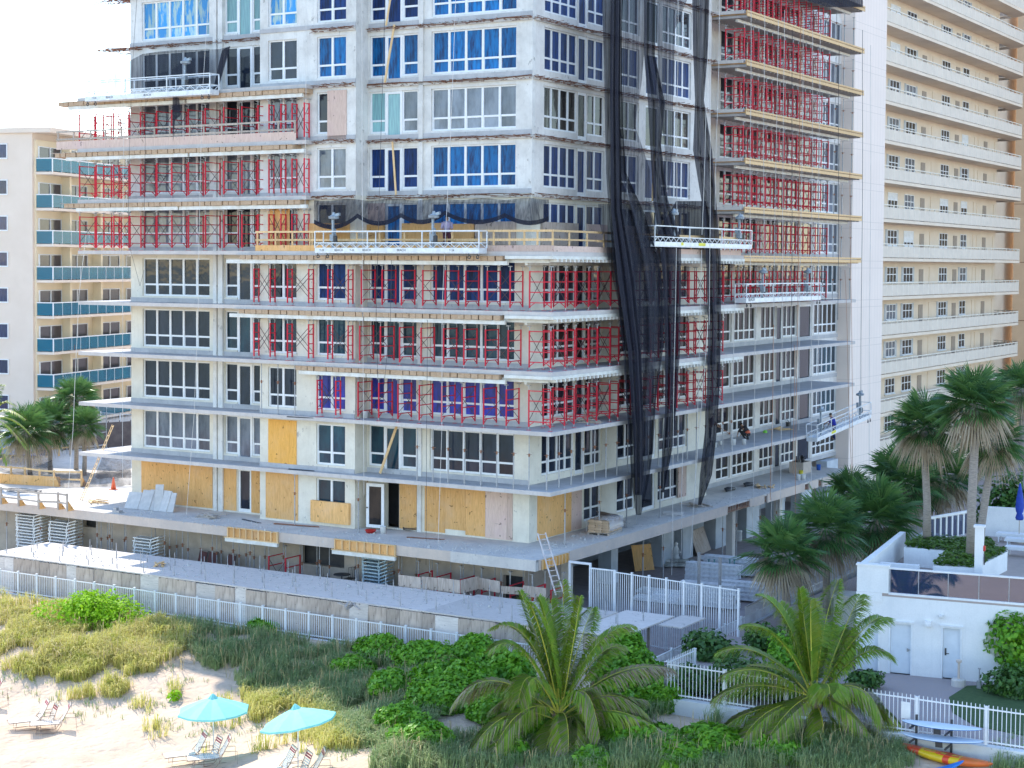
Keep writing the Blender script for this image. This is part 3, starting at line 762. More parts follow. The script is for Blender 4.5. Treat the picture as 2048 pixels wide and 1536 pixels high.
# ------------------------------------------------------------------ shoring towers (red frames with dark cross braces)
def shoring(sp, dep, H, fh=1.95):
    f = MB(); t = .058
    for y in (0, dep):
        f.bar((0, y, .16), (0, y, fh), t, t)
        f.tube((0, y, .012), (0, y, .2), .022, 5, 1); f.box(-.09, .09, y - .09, y + .09, 0, .014, 0)
        f.tube((0, y, fh), (0, y, H - .04), .024, 5, 1); f.box(-.08, .08, y - .08, y + .08, H - .04, H - .002, 1)
    for z in (.42, .92, 1.42, fh - .04): f.bar((0, 0, z), (0, dep, z), .045, .045)
    if dep > .8:
        for a, b in ((0, .3), (dep, dep - .3)): f.bar((0, a, .2), (0, b, .42), .03, .03)
    b = MB(); k = .022
    b.bar((.03, 0, .5), (sp - .03, .02, 1.75), k, k).bar((.03, .02, 1.75), (sp - .03, 0, .5), k, k)
    return f, b
_sh = {}
M_brace = plain('dark_brace', (.035, .028, .03), .6, c2=(.10, .03, .03), scale=3)
def shore_proto(sp, dep, H):
    key = (round(sp, 1), round(dep, 1), round(H, 2))
    if key not in _sh:
        f, b = shoring(key[0], key[1], H); _sh[key] = (f.mesh('frame', [M_red, M_steel]), b.mesh('cross_brace', M_brace))
    return _sh[key]
def add_shore(x, y, k, sp, dep, rot, label, H=2.18):
    fm, bm = shore_proto(sp, dep, H); sp = round(sp, 1)
    r = root('shoring_frame', label, 'shoring', x, y, SZ(k) + .002, rot, 'red shoring frames propping the balconies')
    part('frame', fm, r); part('frame', fm, r, (sp, 0, 0)); part('cross_brace', bm, r)
    part('cross_brace', bm, r, (0, round(dep, 1) - .02, 0))
    return r
SIDE = {'a':'sea-side', 'b':'narrow-side', 'u':'upper left', 'r':'far right'}
def lab(k, i, wh): return 'red shoring frame, %s, %s from %s' % (FLOORNAME[k], oname(i), wh)
for k in (3, 4, 5):
    s3 = [(720, 762), (800, 843), (888, 930), (972, 1017)]; s2 = [(508, 541), (575, 616), (656, 696)]
    if k == 3: s2 = [(635, 672)]
    i = 0
    for a, b in s2:
        x0, x1 = pxr(a, b, -1.62); add_shore(x0, -1.62, k, x1 - x0, .4, 0, lab(k, i, 'the left on the sea side')); i += 1
    for a, b in s3:
        x0, x1 = pxr(a + (k - 4) * 3, b + (k - 4) * 3, -1.55); add_shore(x0, -1.55, k, x1 - x0, 1.2, 0, lab(k, i, 'the left on the sea side')); i += 1
    y = -1.3; i = 0
    while y < YB1 - 2:
        add_shore(FX - .3, y, k, 1.4, 1.2, PI / 2, lab(k, i, 'the corner along the right side')); y += 2.35; i += 1
for k in (6, 7, 8):
    i = 0
    for a, b in ((160, 194), (228, 260), (282, 313), (344, 378), (411, 449), (484, 516)):
        x0, x1 = pxr(a, b, -1.5); add_shore(x0, -1.5, k, x1 - x0, 1.2, 0, lab(k, i, 'the left, upper left wing')); i += 1
    for a, b in ((538, 562), (584, 608)):
        x0, x1 = pxr(a, b, -1.6); add_shore(x0, -1.6, k, x1 - x0, .4, 0, lab(k, i, 'the left, upper left wing')); i += 1
    for j, yy in enumerate((1.2, 3.4)):
        add_shore(XL + .5, yy, k, 1.4, 1.2, PI / 2 if False else PI / 2 + PI, 'red shoring frame, %s, %s round the sunlit left end' % (FLOORNAME[k], oname(j)))
yr1 = onX(1645, 1.5)
for k in range(5, 12):
    y = YB1 + .8; i = 0
    while y < yr1 - 1.2:
        add_shore(1.75, y, k, 1.3, 1.2, PI / 2, lab(k, i, 'the netting, far right')); y += 2.15; i += 1

# ------------------------------------------------------------------ post shores / adjustable props
def prop_mesh(H):
    o = MB().tube((0, 0, .01), (0, 0, H * .62), .034, 7).box(-.09, .09, -.09, .09, 0, .012)
    i = MB().tube((0, 0, H * .62), (0, 0, H - .012), .024, 6).box(-.08, .08, -.08, .08, H - .012, H - .002)
    c = MB().lathe([(.042, H * .6), (.045, H * .62), (.045, H * .65), (.03, H * .66)], 8).bar((-.14, 0, H * .64), (.14, .02, H * .64), .018)
    return o.mesh('outer_tube', M_steel), i.mesh('inner_tube', M_steel), c.mesh('collar', M_rust)
_pp = {}
def add_prop(x, y, z, H, label, group, rot=0):
    H = round(H, 2)
    if H not in _pp: _pp[H] = prop_mesh(H)
    r = root('adjustable_prop', label, 'prop', x, y, z + .002, rot, group)
    for n, m in zip(('outer_tube', 'inner_tube', 'collar'), _pp[H]): part(n, m, r)
    return r
h2 = HF - ST - .004
for i, p in enumerate((836, 868, 898, 931, 964, 996, 1030, 1061)):
    add_prop(onY(p, -1.5), -1.5, SZ(2), h2, 'grey steel prop on balcony level one, %s from the left, sea side' % oname(i), 'steel props on the first balcony')
y = -1.35; i = 0
while y < YB1:
    add_prop(FX - .45, y, SZ(2), h2, 'grey steel prop on balcony level one, %s from the corner, right side' % oname(i), 'steel props on the first balcony'); y += 1.22; i += 1
for i, p in enumerate((523, 556, 590)):
    add_prop(onY(p, -1.5), -1.5, SZ(3), h2, 'rusty steel prop on balcony level two, %s of three left of red frames' % oname(i), 'three props left of the red frames')
for i, (p, q) in enumerate(((590, 1), (718, 0), (1134, 2), (1203, 2), (1258, 2), (1278, 2), (1325, 2))):
    x, y = (onY(p, -1.9), -1.9) if q < 2 else (1.7, onX(p, 1.7))
    add_prop(x, y, Z1, h2, 'lone grey prop standing on the podium deck, %s from the left' % oname(i), 'lone props on the podium deck')
i = 0
for p in (10, 36, 60, 78, 98, 112, 135, 155, 163, 192, 200, 213, 217, 222, 247, 250, 302, 309, 328, 338, 352, 364, 375, 401, 424, 433, 442, 466, 478, 492, 500, 508, 530, 567, 605, 635, 640, 660, 712, 718, 738, 790, 800, 806, 835, 862, 930, 966, 1006, 1024, 1062):
    yy = -3.2 + (i % 3) * .45
    add_prop(onY(p, yy), yy, 0, Z1 - .63 if yy > -3 else Z1 - .14, 'grey prop under the podium edge, %s from the left' % oname(i), 'steel props under the podium'); i += 1
for i, p in enumerate((1292, 1333, 1452, 1480, 1527, 1560)):
    add_prop(PX - .35, onX(p, PX - .35), 0, Z1 - .16, 'grey prop under the right edge of the podium, %s from the gate' % oname(i), 'props under the right podium edge')
for k in range(5, 12):
    for i, p in enumerate((1652, 1666, 1682, 1700)):
        add_prop(1.5, onX(p, 1.5), SZ(k), 2.16, 'dark prop at the far right, %s, %s after the red frames' % (FLOORNAME[k], oname(i)), 'props at the far right ends')

# ------------------------------------------------------------------ balcony formwork on the sea side
M_beam = plain('white_formwork_beam', (.74, .73, .68), .6, c2=(.60, .57, .50), scale=2.5)
def formwork(k, a, b, beams, label):
    zb = SZ(k) - ST
    r = root('slab_formwork', label, 'formwork', onY((a + b) / 2, FY), FY, zb, 0, 'timber formwork under the balcony slabs')
    xm = onY((a + b) / 2, FY)
    x0, x1 = pxr(a, b, FY); m = MB(); n = int((x1 - x0) / .40)
    for i in range(n):
        x = x0 + (i + .5) * (x1 - x0) / n - xm + rnd.uniform(-.03, .03); zt = rnd.uniform(-.01, .01)
        m.box(x - .18, x + .18, -.16 + rnd.uniform(-.03, .03), .6, -.25 + zt, -.03)
    part('joists', m.mesh('joists', M_joist), r)
    part('plywood_sheet', MB().box(x0 - xm - .3, x1 - xm, -.19, .6, -.026, -.003).mesh('plywood_sheet', M_plyg), r)
    for p, q in beams:
        xa, xb = pxr(p, q, FY); part('stringer_beam', MB().box(xa - xm, xb - xm, -.1, .08, -.46, -.266).mesh('stringer_beam', M_beam), r)
for k, a, b, bm in ((6, 483, 1008, ((455, 728), (731, 1016))), (5, 480, 1004, ((461, 728), (731, 1012))), (4, 594, 1003, ((600, 734), (736, 1014))), (9, 122, 612, ((140, 372), (376, 606))), (8, 116, 588, ((135, 378), (382, 610))), (7, 132, 604, ((155, 358), (361, 615)))):
    formwork(k, a, b, bm, 'brown joists and white beams under %s, sea side' % FLOORNAME[k])
for k in (4, 5, 6):
    r = root('edge_formwork', 'white ribbed edge form round the corner, %s' % FLOORNAME[k], 'formwork', FX, FY, SZ(k) - ST, 0, 'white edge forms at the corner')
    xa = onY(1012, FY) - FX
    part('edge_plate', MB().box(xa, .1, -.12, .1, -.16, -.004).mesh('edge_plate', M_beam), r)
    m = MB().box(-.06, .1, .103, YB1 - FY, -.16, -.004)
    part('edge_plate', m.mesh('edge_plate', M_beam), r)
    m = MB(); yy = .25
    while yy < YB1 - FY: m.box(-1.6, .14, yy, yy + .1, -.30, -.163); yy += .42
    part('ribs', m.mesh('ribs', M_beam), r)
    part('stringer_beam', MB().box(-1.7, -1.55, .3, YB1 - FY, -.46, -.303).box(xa - .4, -.3, .2, .34, -.34, -.165).mesh('stringer_beam', M_beam), r)
# formwork decks along the far right stretch
M_aluj = plain('aluminium_joist', (.50, .50, .52), .5, .2, c2=(.40, .40, .42))
for k in range(6, 13):
    r = root('slab_formwork', 'tan plywood formwork deck, %s, far right stretch' % (FLOORNAME.get(k, 'top balcony')), 'formwork', FX, YB1 + .1, SZ(k) - .2, 0, 'plywood formwork decks at the far right')
    L = YE - YB1 + .8
    m = MB().box(-.02, .03, 0, L, -.15, .035).box(-.02, .03, 0, L, .1, .2)
    part('edge_board', m.mesh('edge_board', M_lumber), r)
    m = MB(); yy = .05
    while yy < L: m.box(-.015, .02, yy, yy + .09, .036, .099); yy += .24
    part('edge_studs', m.mesh('edge_studs', M_joist), r)
    part('edge_backing', MB().box(-.06, -.026, 0, L, -.03, .18).mesh('edge_backing', M_ply), r)
    part('plywood_sheet', MB().box(-2.9, -.065, 0, L, -.035, -.01).mesh('plywood_sheet', M_ply), r)
    m = MB(); yy = .2
    while yy < L: m.box(-2.6, -.1, yy, yy + .09, -.2, -.04); yy += .62
    part('joists', m.mesh('joists', M_aluj if k > 6 else M_lumber), r)
    for i in range(3): part('stringer_beam', MB().box(-.95, -.8, .5 + i * (L - 1) / 3, .44 + (i + 1) * (L - 1) / 3, -.38, -.204).mesh('stringer_beam', M_beam), r)
# formwork boxes hung on the podium fascia
for i, (a, b) in enumerate(((456, 556), (672, 793))):
    x0, x1 = pxr(a, b, PY - .1); wd = x1 - x0
    r = root('edge_formwork', ('shorter', 'longer')[i] + ' timber form panel with upright studs on the podium edge, above a white beam', 'formwork', x0, PY - .1, Z1 - .55, 0, 'timber form panels on the podium edge')
    part('backing_board', MB().box(0, wd, .02, .045, 0, .56).mesh('backing_board', M_ply), r)
    n = 8
    for j in range(n + 1): part('stud', MB().box(j * wd / n - .03, j * wd / n + .03, -.07, .018, .045, .52).mesh('stud', M_lumber), r)
    part('rail', MB().box(-.03, wd + .03, -.08, .018, .522, .57).mesh('rail', M_lumber), r); part('rail', MB().box(-.2, wd + .1, -.12, .018, 0, .042).mesh('rail', M_lumber), r)
    part('stringer_beam', MB().box(-.15, wd + .02, -.1, .06, -.2, -.004).mesh('stringer_beam', M_beam), r)
r = root('edge_formwork', 'small timber form panel on the podium corner behind the aluminium ladder', 'formwork', PX + .1, onX(1088, PX + .06), Z1 - .5, PI / 2)
wd = onX(1140, PX + .06) - onX(1088, PX + .06)
part('backing_board', MB().box(0, wd, .02, .045, 0, .45).mesh('backing_board', M_plyo), r)
for j in range(9): part('stud', MB().box(j * wd / 8 - .025, j * wd / 8 + .025, -.05, .018, .01, .44).mesh('stud', M_lumber), r)

# ------------------------------------------------------------------ timber guard rails on the balconies
def guard(name_label, p0, p1, z, n, axis='x', kick=None, mt=None, hgt=1.05, extra=0.):
    """p0,p1: BF (x,y)"""
    mt = mt or M_lumber
    dx, dy = p1[0] - p0[0], p1[1] - p0[1]; L = math.hypot(dx, dy); rot = math.atan2(dy, dx)
    r = root('guard_rail', name_label, 'guard rail', p0[0], p0[1], z + .003, rot, 'timber guard rails')
    pm = MB().box(-.045, .045, -.03, .03, 0, hgt).mesh('post', mt)
    for i in range(n): part('post', pm, r, (L * i / (n - 1) + (rnd.uniform(-.12, .12) if 0 < i < n - 1 else 0), 0, 0))
    for zz in (hgt - .1, hgt * .5):
        xx = -.1
        while xx < L - .3:
            x2 = min(L + .1, xx + 4.5); part('rail', MB().box(xx, x2 - .02, -.065, -.032, zz + rnd.uniform(-.03, .03), zz + .1).mesh('rail', mt), r); xx = x2
    if kick: part('kick_board', MB().box(-.1, L + .1, -.06, -.033, .0, kick[0]).mesh('kick_board', kick[1]), r)
    return r
yg = FY + .1
for a, b, n, lb, kk in ((515, 620, 4, 'pale timber guard rail on the balcony left of the long white work platform', (.3, M_ply)), (625, 958, 8, 'timber guard rail behind the long white work platform', (.3, M_ply)), (962, 1105, 6, 'new timber guard rail at the corner right of the long white work platform', (.3, M_plyp))):
    guard(lb, (onY(a, yg), yg), (onY(b, yg), yg), SZ(6), n, kick=kk)
guard('timber guard rail along the right side balcony, partly behind the black netting', (FX - .1, FY + .2), (FX - .1, YB1 - .3), SZ(6), 14, kick=(.28, M_plyp))
guard('weathered timber guard rail with a tall kick board on the upper left balcony', (onY(118, yg), yg), (onY(590, yg), yg), SZ(8), 15, kick=(.46, M_plyp), mt=M_lumber2)

# ------------------------------------------------------------------ suspended work platforms
M_stage = plain('platform_white', (.76, .78, .8), .4, .1, c2=(.62, .64, .66), scale=3)
M_motor = plain('hoist_grey', (.36, .42, .47), .5, .2, c2=(.22, .25, .28), scale=6)
M_yel = plain('yellow_tape', (.75, .68, .02), .5)
def text(parent, body, size, loc, rot, mt, name='lettering'):
    c = bpy.data.curves.new(name, 'FONT'); c.body = body; c.size = size; c.extrude = .002; c.materials.append(mt); c.align_x = 'LEFT'
    t = bpy.data.objects.new('tmp', c); me = bpy.data.meshes.new_from_object(t); bpy.data.objects.remove(t)
    o = bpy.data.objects.new(name, me); COL.objects.link(o); o.parent = parent; o.location = loc; o.rotation_euler = rot; return o
def stage(label, x, y, z, L, rot, hoists, tilt=0, words=None, tape=None, nb=3, frame=None):
    r = root('work_platform', label, 'work platform', x, y, z, rot, 'suspended work platforms')
    if frame: frame(r)
    if tilt: r.rotation_euler[1] = tilt
    Wd = .7
    part('deck', MB().box(0, L, 0, Wd, 0, .05).mesh('deck', M_alu), r)
    for yy in (-.02, Wd):
        part('toe_board', MB().box(.0, L, yy, yy + .02, .052, .27).mesh('toe_board', M_stage), r)
        m = MB().bar((0, yy + .01, .52), (L, yy + .01, .52), .045).bar((0, yy + .01, 1.1), (L, yy + .01, 1.1), .05)
        n = max(4, int(L / .33)); xs_ = [L * i / n for i in range(n + 1)]
        for i in range(n):
            if i % 2 == 0: m.bar((xs_[i], yy + .01, .28), (xs_[i] + L / n * .9, yy + .01, .5), .028)
            else: m.bar((xs_[i], yy + .01, .5), (xs_[i] + L / n * .9, yy + .01, .28), .028)
        for i in range(nb + 1): m.bar((L * i / nb, yy + .01, .27), (L * i / nb, yy + .01, 1.1), .05)
        part('side_rail', m.mesh('side_rail', M_stage), r)
    for xx in (0, L):
        m = MB().bar((xx, 0, 1.1), (xx, Wd, 1.1), .045).bar((xx, 0, .52), (xx, Wd, .52), .04).box(xx - .012, xx + .012, 0, Wd, .05, .27)
        part('end_rail', m.mesh('end_rail', M_stage), r)
    for hx in hoists:
        h = MB().box(hx - .05, hx + .05, .28, .38, .05, 1.75).box(hx - .12, hx + .12, .2, .46, .62, .95).box(hx - .1, hx + .02, .42, .56, .9, 1.25)
        h = part('hoist', h.mesh('hoist', M_motor), r)
        part('rope_guide', MB().lathe([(.05, 0), (.26, .05), (.28, .16), (.1, .24), (.06, .38)], 10, (hx + .05, .33, 1.7)).bar((hx - .1, .33, 1.86), (hx + .42, .33, 1.98), .14).mesh('rope_guide', M_motor), h)
        part('motor', MB().lathe([(.11, 0), (.12, .02), (.12, .3), (.08, .33)], 10, (hx + .16, .3, .55)).mesh('motor', M_dark), h)
    for xx in (.15, min(.75, L * .2), L - .6, L - .12):
        cm = MB().lathe([(.02, -.03), (.03, -.015), (.03, 0)], 6, (0, 0, 0)).bar((0, 0, -.02), (.03, 0, -.1), .03)
        ring = [(.03 + .075 * math.cos(t), 0, -.17 + .075 * math.sin(t)) for t in [i * PI / 5 for i in range(11)]]
        cm.path(ring, .028, 5); part('caster', cm.mesh('caster', M_dark), r, (xx, .02, 0))
    if words:
        for tx, s, wx in words: text(r, tx, s, (wx, -.026, .10), (PI / 2, 0, 0), M_dark)
    if tape:
        for a, b in tape: part('yellow_tape', MB().box(a, b, -.028, -.022, .1, .26).mesh('yellow_tape', M_yel), r)
    return r
# long stage on the sea side
yb_ = FY - .95
p0 = onYz(630, 506, yb_); p1 = onYz(958, 509, yb_)
stage('long white work platform hung before the fifth balcony, lettering on its toe board', p0.x, yb_, p0.z, p1.x - p0.x, 0, ((onY(658, yb_) - p0.x), (onY(858, yb_) - p0.x)), words=(('T-24', .15, .3), ('BEACH', .17, 1.25), ('T-24', .15, 2.2), ('BEACH', .17, 3.0), ('BEACH', .17, 5.1), ('T-24', .15, 8.2)))
p0 = onYz(170, 203, yb_); p1 = onYz(420, 188, yb_)
stage('grey white work platform high on the left, resting on brown joists below torn netting', p0.x, yb_, p0.z, p1.x - p0.x, 0, ((onY(362, yb_) - p0.x),), words=(('T-24', .15, .6), ('BEACH', .17, 1.6), ('BEACH', .17, 4.4)))
xs_ = FX + .5
p0 = onXz(1309, 493, xs_); p1 = onXz(1503, 494, xs_)
stage('white work platform with yellow tape hanging in front of the black netting', xs_, p0.y, p0.z, p1.y - p0.y, PI / 2, (onX(1357, xs_) - p0.y, onX(1488, xs_) - p0.y), tape=((onX(1361, xs_) - p0.y, onX(1366, xs_) - p0.y), (onX(1396, xs_) - p0.y, onX(1410, xs_) - p0.y)))
p0 = onXz(1492, 606, xs_); p1 = onXz(1641, 605, xs_)
stage('blue grey work platform beside the red frames on the far right stretch', xs_, p0.y, p0.z, p1.y - p0.y, PI / 2, (onX(1536, xs_) - p0.y, onX(1625, xs_) - p0.y), words=(('BEACH', .3, .3),))
pe = onXz(1634, 884, xs_ + .3); pe2 = onXz(1742, 836, xs_ + .3)
dz_ = pe2.z - pe.z; dy_ = pe2.y - pe.y
stage('tilted blue grey work platform, lowest at the far right, worker in blue on it', pe.x, pe.y, pe.z, math.hypot(dz_, dy_), PI / 2, (1.6, math.hypot(dz_, dy_) - 1.3), tilt=-math.atan2(dz_, dy_), nb=4, tape=((2.6, 3.4),))

# ------------------------------------------------------------------ ropes and cables
M_rope = plain('pale_rope', (.72, .68, .64), .8); M_roper = plain('orange_rope', (.50, .24, .14), .8); M_cable = plain('dark_cable', (.06, .06, .07), .6)
def rope(pts, r, mt, label):
    p0 = V(pts[0]); m = MB().path([V(p) - p0 for p in pts], r, 4)
    o = solo('rope', m.mesh('rope', mt), label, 'rope', p0.x, p0.y, p0.z, 0, 'ropes and cables hanging down the facades')
ra = FY - .45
def ropeA(pp, mt, label, y=ra, r=.013): rope([onYz(px, py, y) for px, py in pp], r, mt, label)
def ropeB(pp, mt, label, x=FX + .35, r=.016): rope([onXz(px, py, x) for px, py in pp], r, mt, label)
ropeA([(275, -20), (268, 80), (262, 200), (258, 330), (256, 480), (280, 572), (288, 540)], M_cable, 'dark cable looping at its lower end near the left edge of the tower')
ropeA([(293, 150), (290, 300), (289, 420)], M_cable, 'thin dark cable just left of the upper left windows')
ropeA([(418, -20), (404, 200), (398, 480), (396, 640), (388, 830), (372, 1040)], M_rope, 'pale rope crossing the left windows and ending over the podium edge')
ropeA([(724, -20), (724, 300), (726, 700), (728, 990)], M_rope, 'pale rope hanging down the shaded return wall')
ropeA([(912, -20), (902, 250), (893, 430), (884, 620), (884, 850), (876, 1090)], M_rope, 'pale rope across the five-pane windows right of the middle')
ropeA([(771, -20), (760, 330), (752, 640), (756, 762), (768, 770), (781, 640), (783, 520)], M_cable, 'dark cable looping below the third balcony near the middle')
ropeA([(612, -20), (612, 180), (610, 420)], M_rope, 'thin pale line beside the two-pane windows, upper middle')
ropeA([(198, 20), (204, 110)], M_cable, 'thin line hanging below the rebar at the upper left')
ropeA([(172, 470), (158, 590), (150, 760), (146, 860), (137, 975)], M_rope, 'pale rope hanging free left of the balcony tips', FY - .6, .02)
ropeA([(248, 180), (246, 500), (245, 800), (245, 955)], M_rope, 'thin pale line hanging past the left balcony tips')
ropeA([(855, 640), (853, 900), (852, 1130)], M_cable, 'thin grey line down to the podium form panels')
for i, (a, b, y0_, y1_, mt) in enumerate(((1356, 1353, -10, 430, 0), (1352, 1343, 496, 1150, 0), (1420, 1404, -10, 470, 0), (1421, 1419, -10, 650, 0), (1404, 1390, 500, 1000, 0), (1440, 1430, -10, 420, 0), (1502, 1500, -20, 560, 0), (1529, 1527, -10, 520, 0), (1556, 1540, 40, 1180, 0), (1569, 1560, 20, 1120, 0), (1585, 1582, 60, 900, 2), (1602, 1590, 20, 1100, 1), (1607, 1597, 20, 860, 0), (1625, 1622, 60, 1000, 0), (1640, 1636, 60, 760, 0), (1678, 1676, 90, 640, 2), (1700, 1706, 340, 1000, 1), (1726, 1722, 60, 810, 2), (1742, 1738, 90, 1020, 0), (1415, 1380, 650, 1110, 0), (1366, 1362, 860, 1110, 0), (1470, 1462, 590, 1010, 0), (1512, 1505, 610, 1085, 0), (1548, 1541, 640, 1000, 1), (1590, 1586, 690, 950, 1), (1690, 1703, 540, 960, 1))):
    n = 6
    ropeB([(a + (b - a) * j / n + math.sin(j * 1.3 + i) * .8, y0_ + (y1_ - y0_) * j / n) for j in range(n + 1)], (M_rope, M_roper, M_cable)[mt], ('pale', 'rusty orange', 'dark')[mt] + ' rope down the right side of the tower, %s from the left' % oname(i), FX + .9)
# ------------------------------------------------------------------ planks leaning on balcony doors
for k, a, b, za, zb, w_ in ((10, 787, 776, 2.7, .02, .1), (9, 787, 774, 2.95, .0, .12), (7, 784, 797, 2.75, .02, .1), (2, 796, 767, 2.62, .03, .14)):
    yy = -.18; p = V((onY(a, yy), yy, SZ(k) + za)); q = V((onY(b, yy), yy - .25, SZ(k) + zb))
    m = MB().bar((0, 0, 0), p - q, w_, .04, up=(0, 1, 0))
    solo('plank', m.mesh('plank', M_lumber), 'plank leaning across the balcony door at the %s' % FLOORNAME[k], 'plank', q.x, q.y, q.z, 0, 'planks leaning on balcony doors')
yy = onX(1302, .15); m = MB().bar((0, 0, 0), (0, .1, 2.6), .1, .04)
solo('plank', m.mesh('plank', M_lumber), 'upright plank before a door behind the black netting', 'plank', .2, yy, SZ(7) + .05, 0, 'planks leaning on balcony doors')

# ------------------------------------------------------------------ netting
def ribbon(rows, xp, fold, nfold, seed, name, label, mt, nxs=22, cat='netting', sag=0):
    """rows: (py, px_left, px_right) on plane x=xp (BF)"""
    r = random.Random(seed); m = MB(); ph = [r.uniform(0, 6.3) for _ in range(6)]; vs = []
    K = []
    for i in range(len(rows) - 1):
        (y0, a0, b0), (y1, a1, b1) = rows[i], rows[i + 1]; n = max(2, int(abs(y1 - y0) / 18))
        for j in range(n): t = j / n; K.append((y0 + (y1 - y0) * t, a0 + (a1 - a0) * t, b0 + (b1 - b0) * t))
    K.append(rows[-1])
    for q, (py, a, b) in enumerate(K):
        for i in range(nxs + 1):
            t = i / nxs; px = a + (b - a) * t + r.uniform(-.12, .12)
            wob = math.sin(t * nfold * 6.28 + ph[0] + math.sin(q * .07 + ph[1]) * .7) * .6 + math.sin(t * nfold * 13.1 + ph[2] + q * .05) * .4
            xx = xp + fold * wob
            vs.append(onXz(px, py, xx))
    o0 = V(vs[0]); vs = [V(v) - o0 for v in vs]; w_ = nxs + 1
    fs = [(j*w_+i, j*w_+i+1, (j+1)*w_+i+1, (j+1)*w_+i) for j in range(len(K)-1) for i in range(nxs)]
    m.add(vs, fs); o = solo(name, m.mesh(name, mt, True), label, cat, o0.x, o0.y, o0.z, 0, 'black debris netting on the tower'); return o
XN = FX + .35
ribbon([(-25, 1203, 1246), (120, 1208, 1244), (250, 1210, 1246), (345, 1212, 1252), (430, 1218, 1290), (520, 1226, 1318), (600, 1236, 1328), (700, 1246, 1326), (800, 1252, 1312), (900, 1260, 1306), (960, 1262, 1298), (1030, 1272, 1282)], XN, .16, 3, 1, 'debris_net', 'widest black net bundle, hanging past all balconies near the corner', M_netm, 30)
ribbon([(-25, 1221, 1242), (200, 1220, 1240), (420, 1222, 1244), (560, 1236, 1268), (700, 1256, 1282), (860, 1266, 1288), (990, 1270, 1284)], XN + .3, .1, 2, 2, 'debris_net', 'dense dark cord of netting over the widest black bundle', M_netd, 14)
ribbon([(-25, 1288, 1312), (110, 1288, 1310), (205, 1296, 1330), (290, 1300, 1322), (400, 1306, 1336), (480, 1318, 1362), (560, 1326, 1362), (700, 1330, 1360), (820, 1330, 1352), (900, 1324, 1344), (985, 1322, 1328)], XN, .13, 2, 3, 'debris_net', 'narrow middle black net strand between two wider bundles', M_netd, 16)
ribbon([(-25, 1384, 1419), (100, 1386, 1416), (200, 1390, 1408), (300, 1386, 1424), (420, 1406, 1434), (520, 1412, 1442), (640, 1416, 1442), (760, 1414, 1440), (860, 1410, 1434), (950, 1400, 1424), (1010, 1396, 1402)], XN, .13, 2, 4, 'debris_net', 'rightmost black net strand at the end of the bare side wall', M_netd, 16)
ribbon([(-25, 1246, 1290), (60, 1246, 1292), (160, 1246, 1284), (250, 1244, 1270), (340, 1248, 1300), (420, 1262, 1304)], XN - .05, .05, 2, 5, 'debris_net', 'sheer net spread between the widest and middle strands, upper part', M_netl, 14)
ribbon([(-25, 1312, 1384), (60, 1314, 1350), (200, 1318, 1346), (300, 1330, 1346), (380, 1326, 1338)], XN - .05, .05, 2, 6, 'debris_net', 'sheer net over the upper windows right of the middle strand', M_netl, 12)
ribbon([(408, 1196, 1300), (450, 1200, 1310), (500, 1212, 1330), (600, 1235, 1336), (700, 1246, 1340)], XN - .1, .06, 2, 7, 'debris_net', 'sheer dark net fan spread over the fifth balcony at the corner', M_netl, 16)
ribbon([(402, 1352, 1412), (440, 1330, 1420), (500, 1300, 1424)], XN - .9, .05, 2, 8, 'debris_net', 'dark net sheet behind the work platform with yellow tape', M_netd, 12)
ribbon([(-30, 1608, 1722), (0, 1612, 1726), (14, 1655, 1726)], FX + .15, .04, 3, 9, 'debris_net', 'short black net edge at the very top of the far right stretch', M_netd, 14)
# swagged net skirt above the long platform
def swag(pts_top, pts_bot, yfun, label, mt, axis='y', n=6, xb=0.):
    vs = []
    for (a, b), (c, d) in zip(pts_top, pts_bot):
        for j in range(n + 1):
            t = j / n; vs.append(yfun(a + (c - a) * t, b + (d - b) * t, t))
    o0 = V(vs[0]); vs = [V(v) - o0 for v in vs]; w_ = n + 1
    fs = [(i*w_+j, (i+1)*w_+j, (i+1)*w_+j+1, i*w_+j+1) for i in range(len(pts_top)-1) for j in range(n)]
    m = MB().add(vs, fs); return solo('debris_net', m.mesh('debris_net', mt, True), label, 'netting', o0.x, o0.y, o0.z, 0, 'black debris netting on the tower')
def scallop(xs, yc, dep):
    out = []
    for (x0, d0), (x1, d1) in zip(xs[:-1], xs[1:]):
        for i in range(8):
            t = i / 8; out.append((x0 + (x1 - x0) * t, yc + d0 + (d1 - d0) * t + dep * 4 * t * (1 - t)))
    out.append((xs[-1][0], yc + xs[-1][1])); return out
bot = scallop([(628, 10), (715, -2), (802, -3), (890, -8), (1010, -3), (1110, -4), (1200, -4)], 438, 16)
top = [(p, 400 - (p - 628) * .006 + 2 * math.sin(p * .07)) for p, _ in bot]
def yf(px, py, t):
    return onYz(px, py, -1.3 - .35 * t) if px < 1066 else onXz(px, py, .4 + .25 * t)
swag(top[:40], bot[:40], yf, 'black net skirt hanging in scallops above the long white platform', M_netl)
lo = bot[:40]; up = [(a, b - 9) for a, b in lo]
swag(up, lo, lambda px, py, t: onYz(px, py, -1.72 - .1 * t) if px < 1066 else onXz(px, py, .75), 'gathered dark hem of the scalloped net skirt', M_netd, n=2)
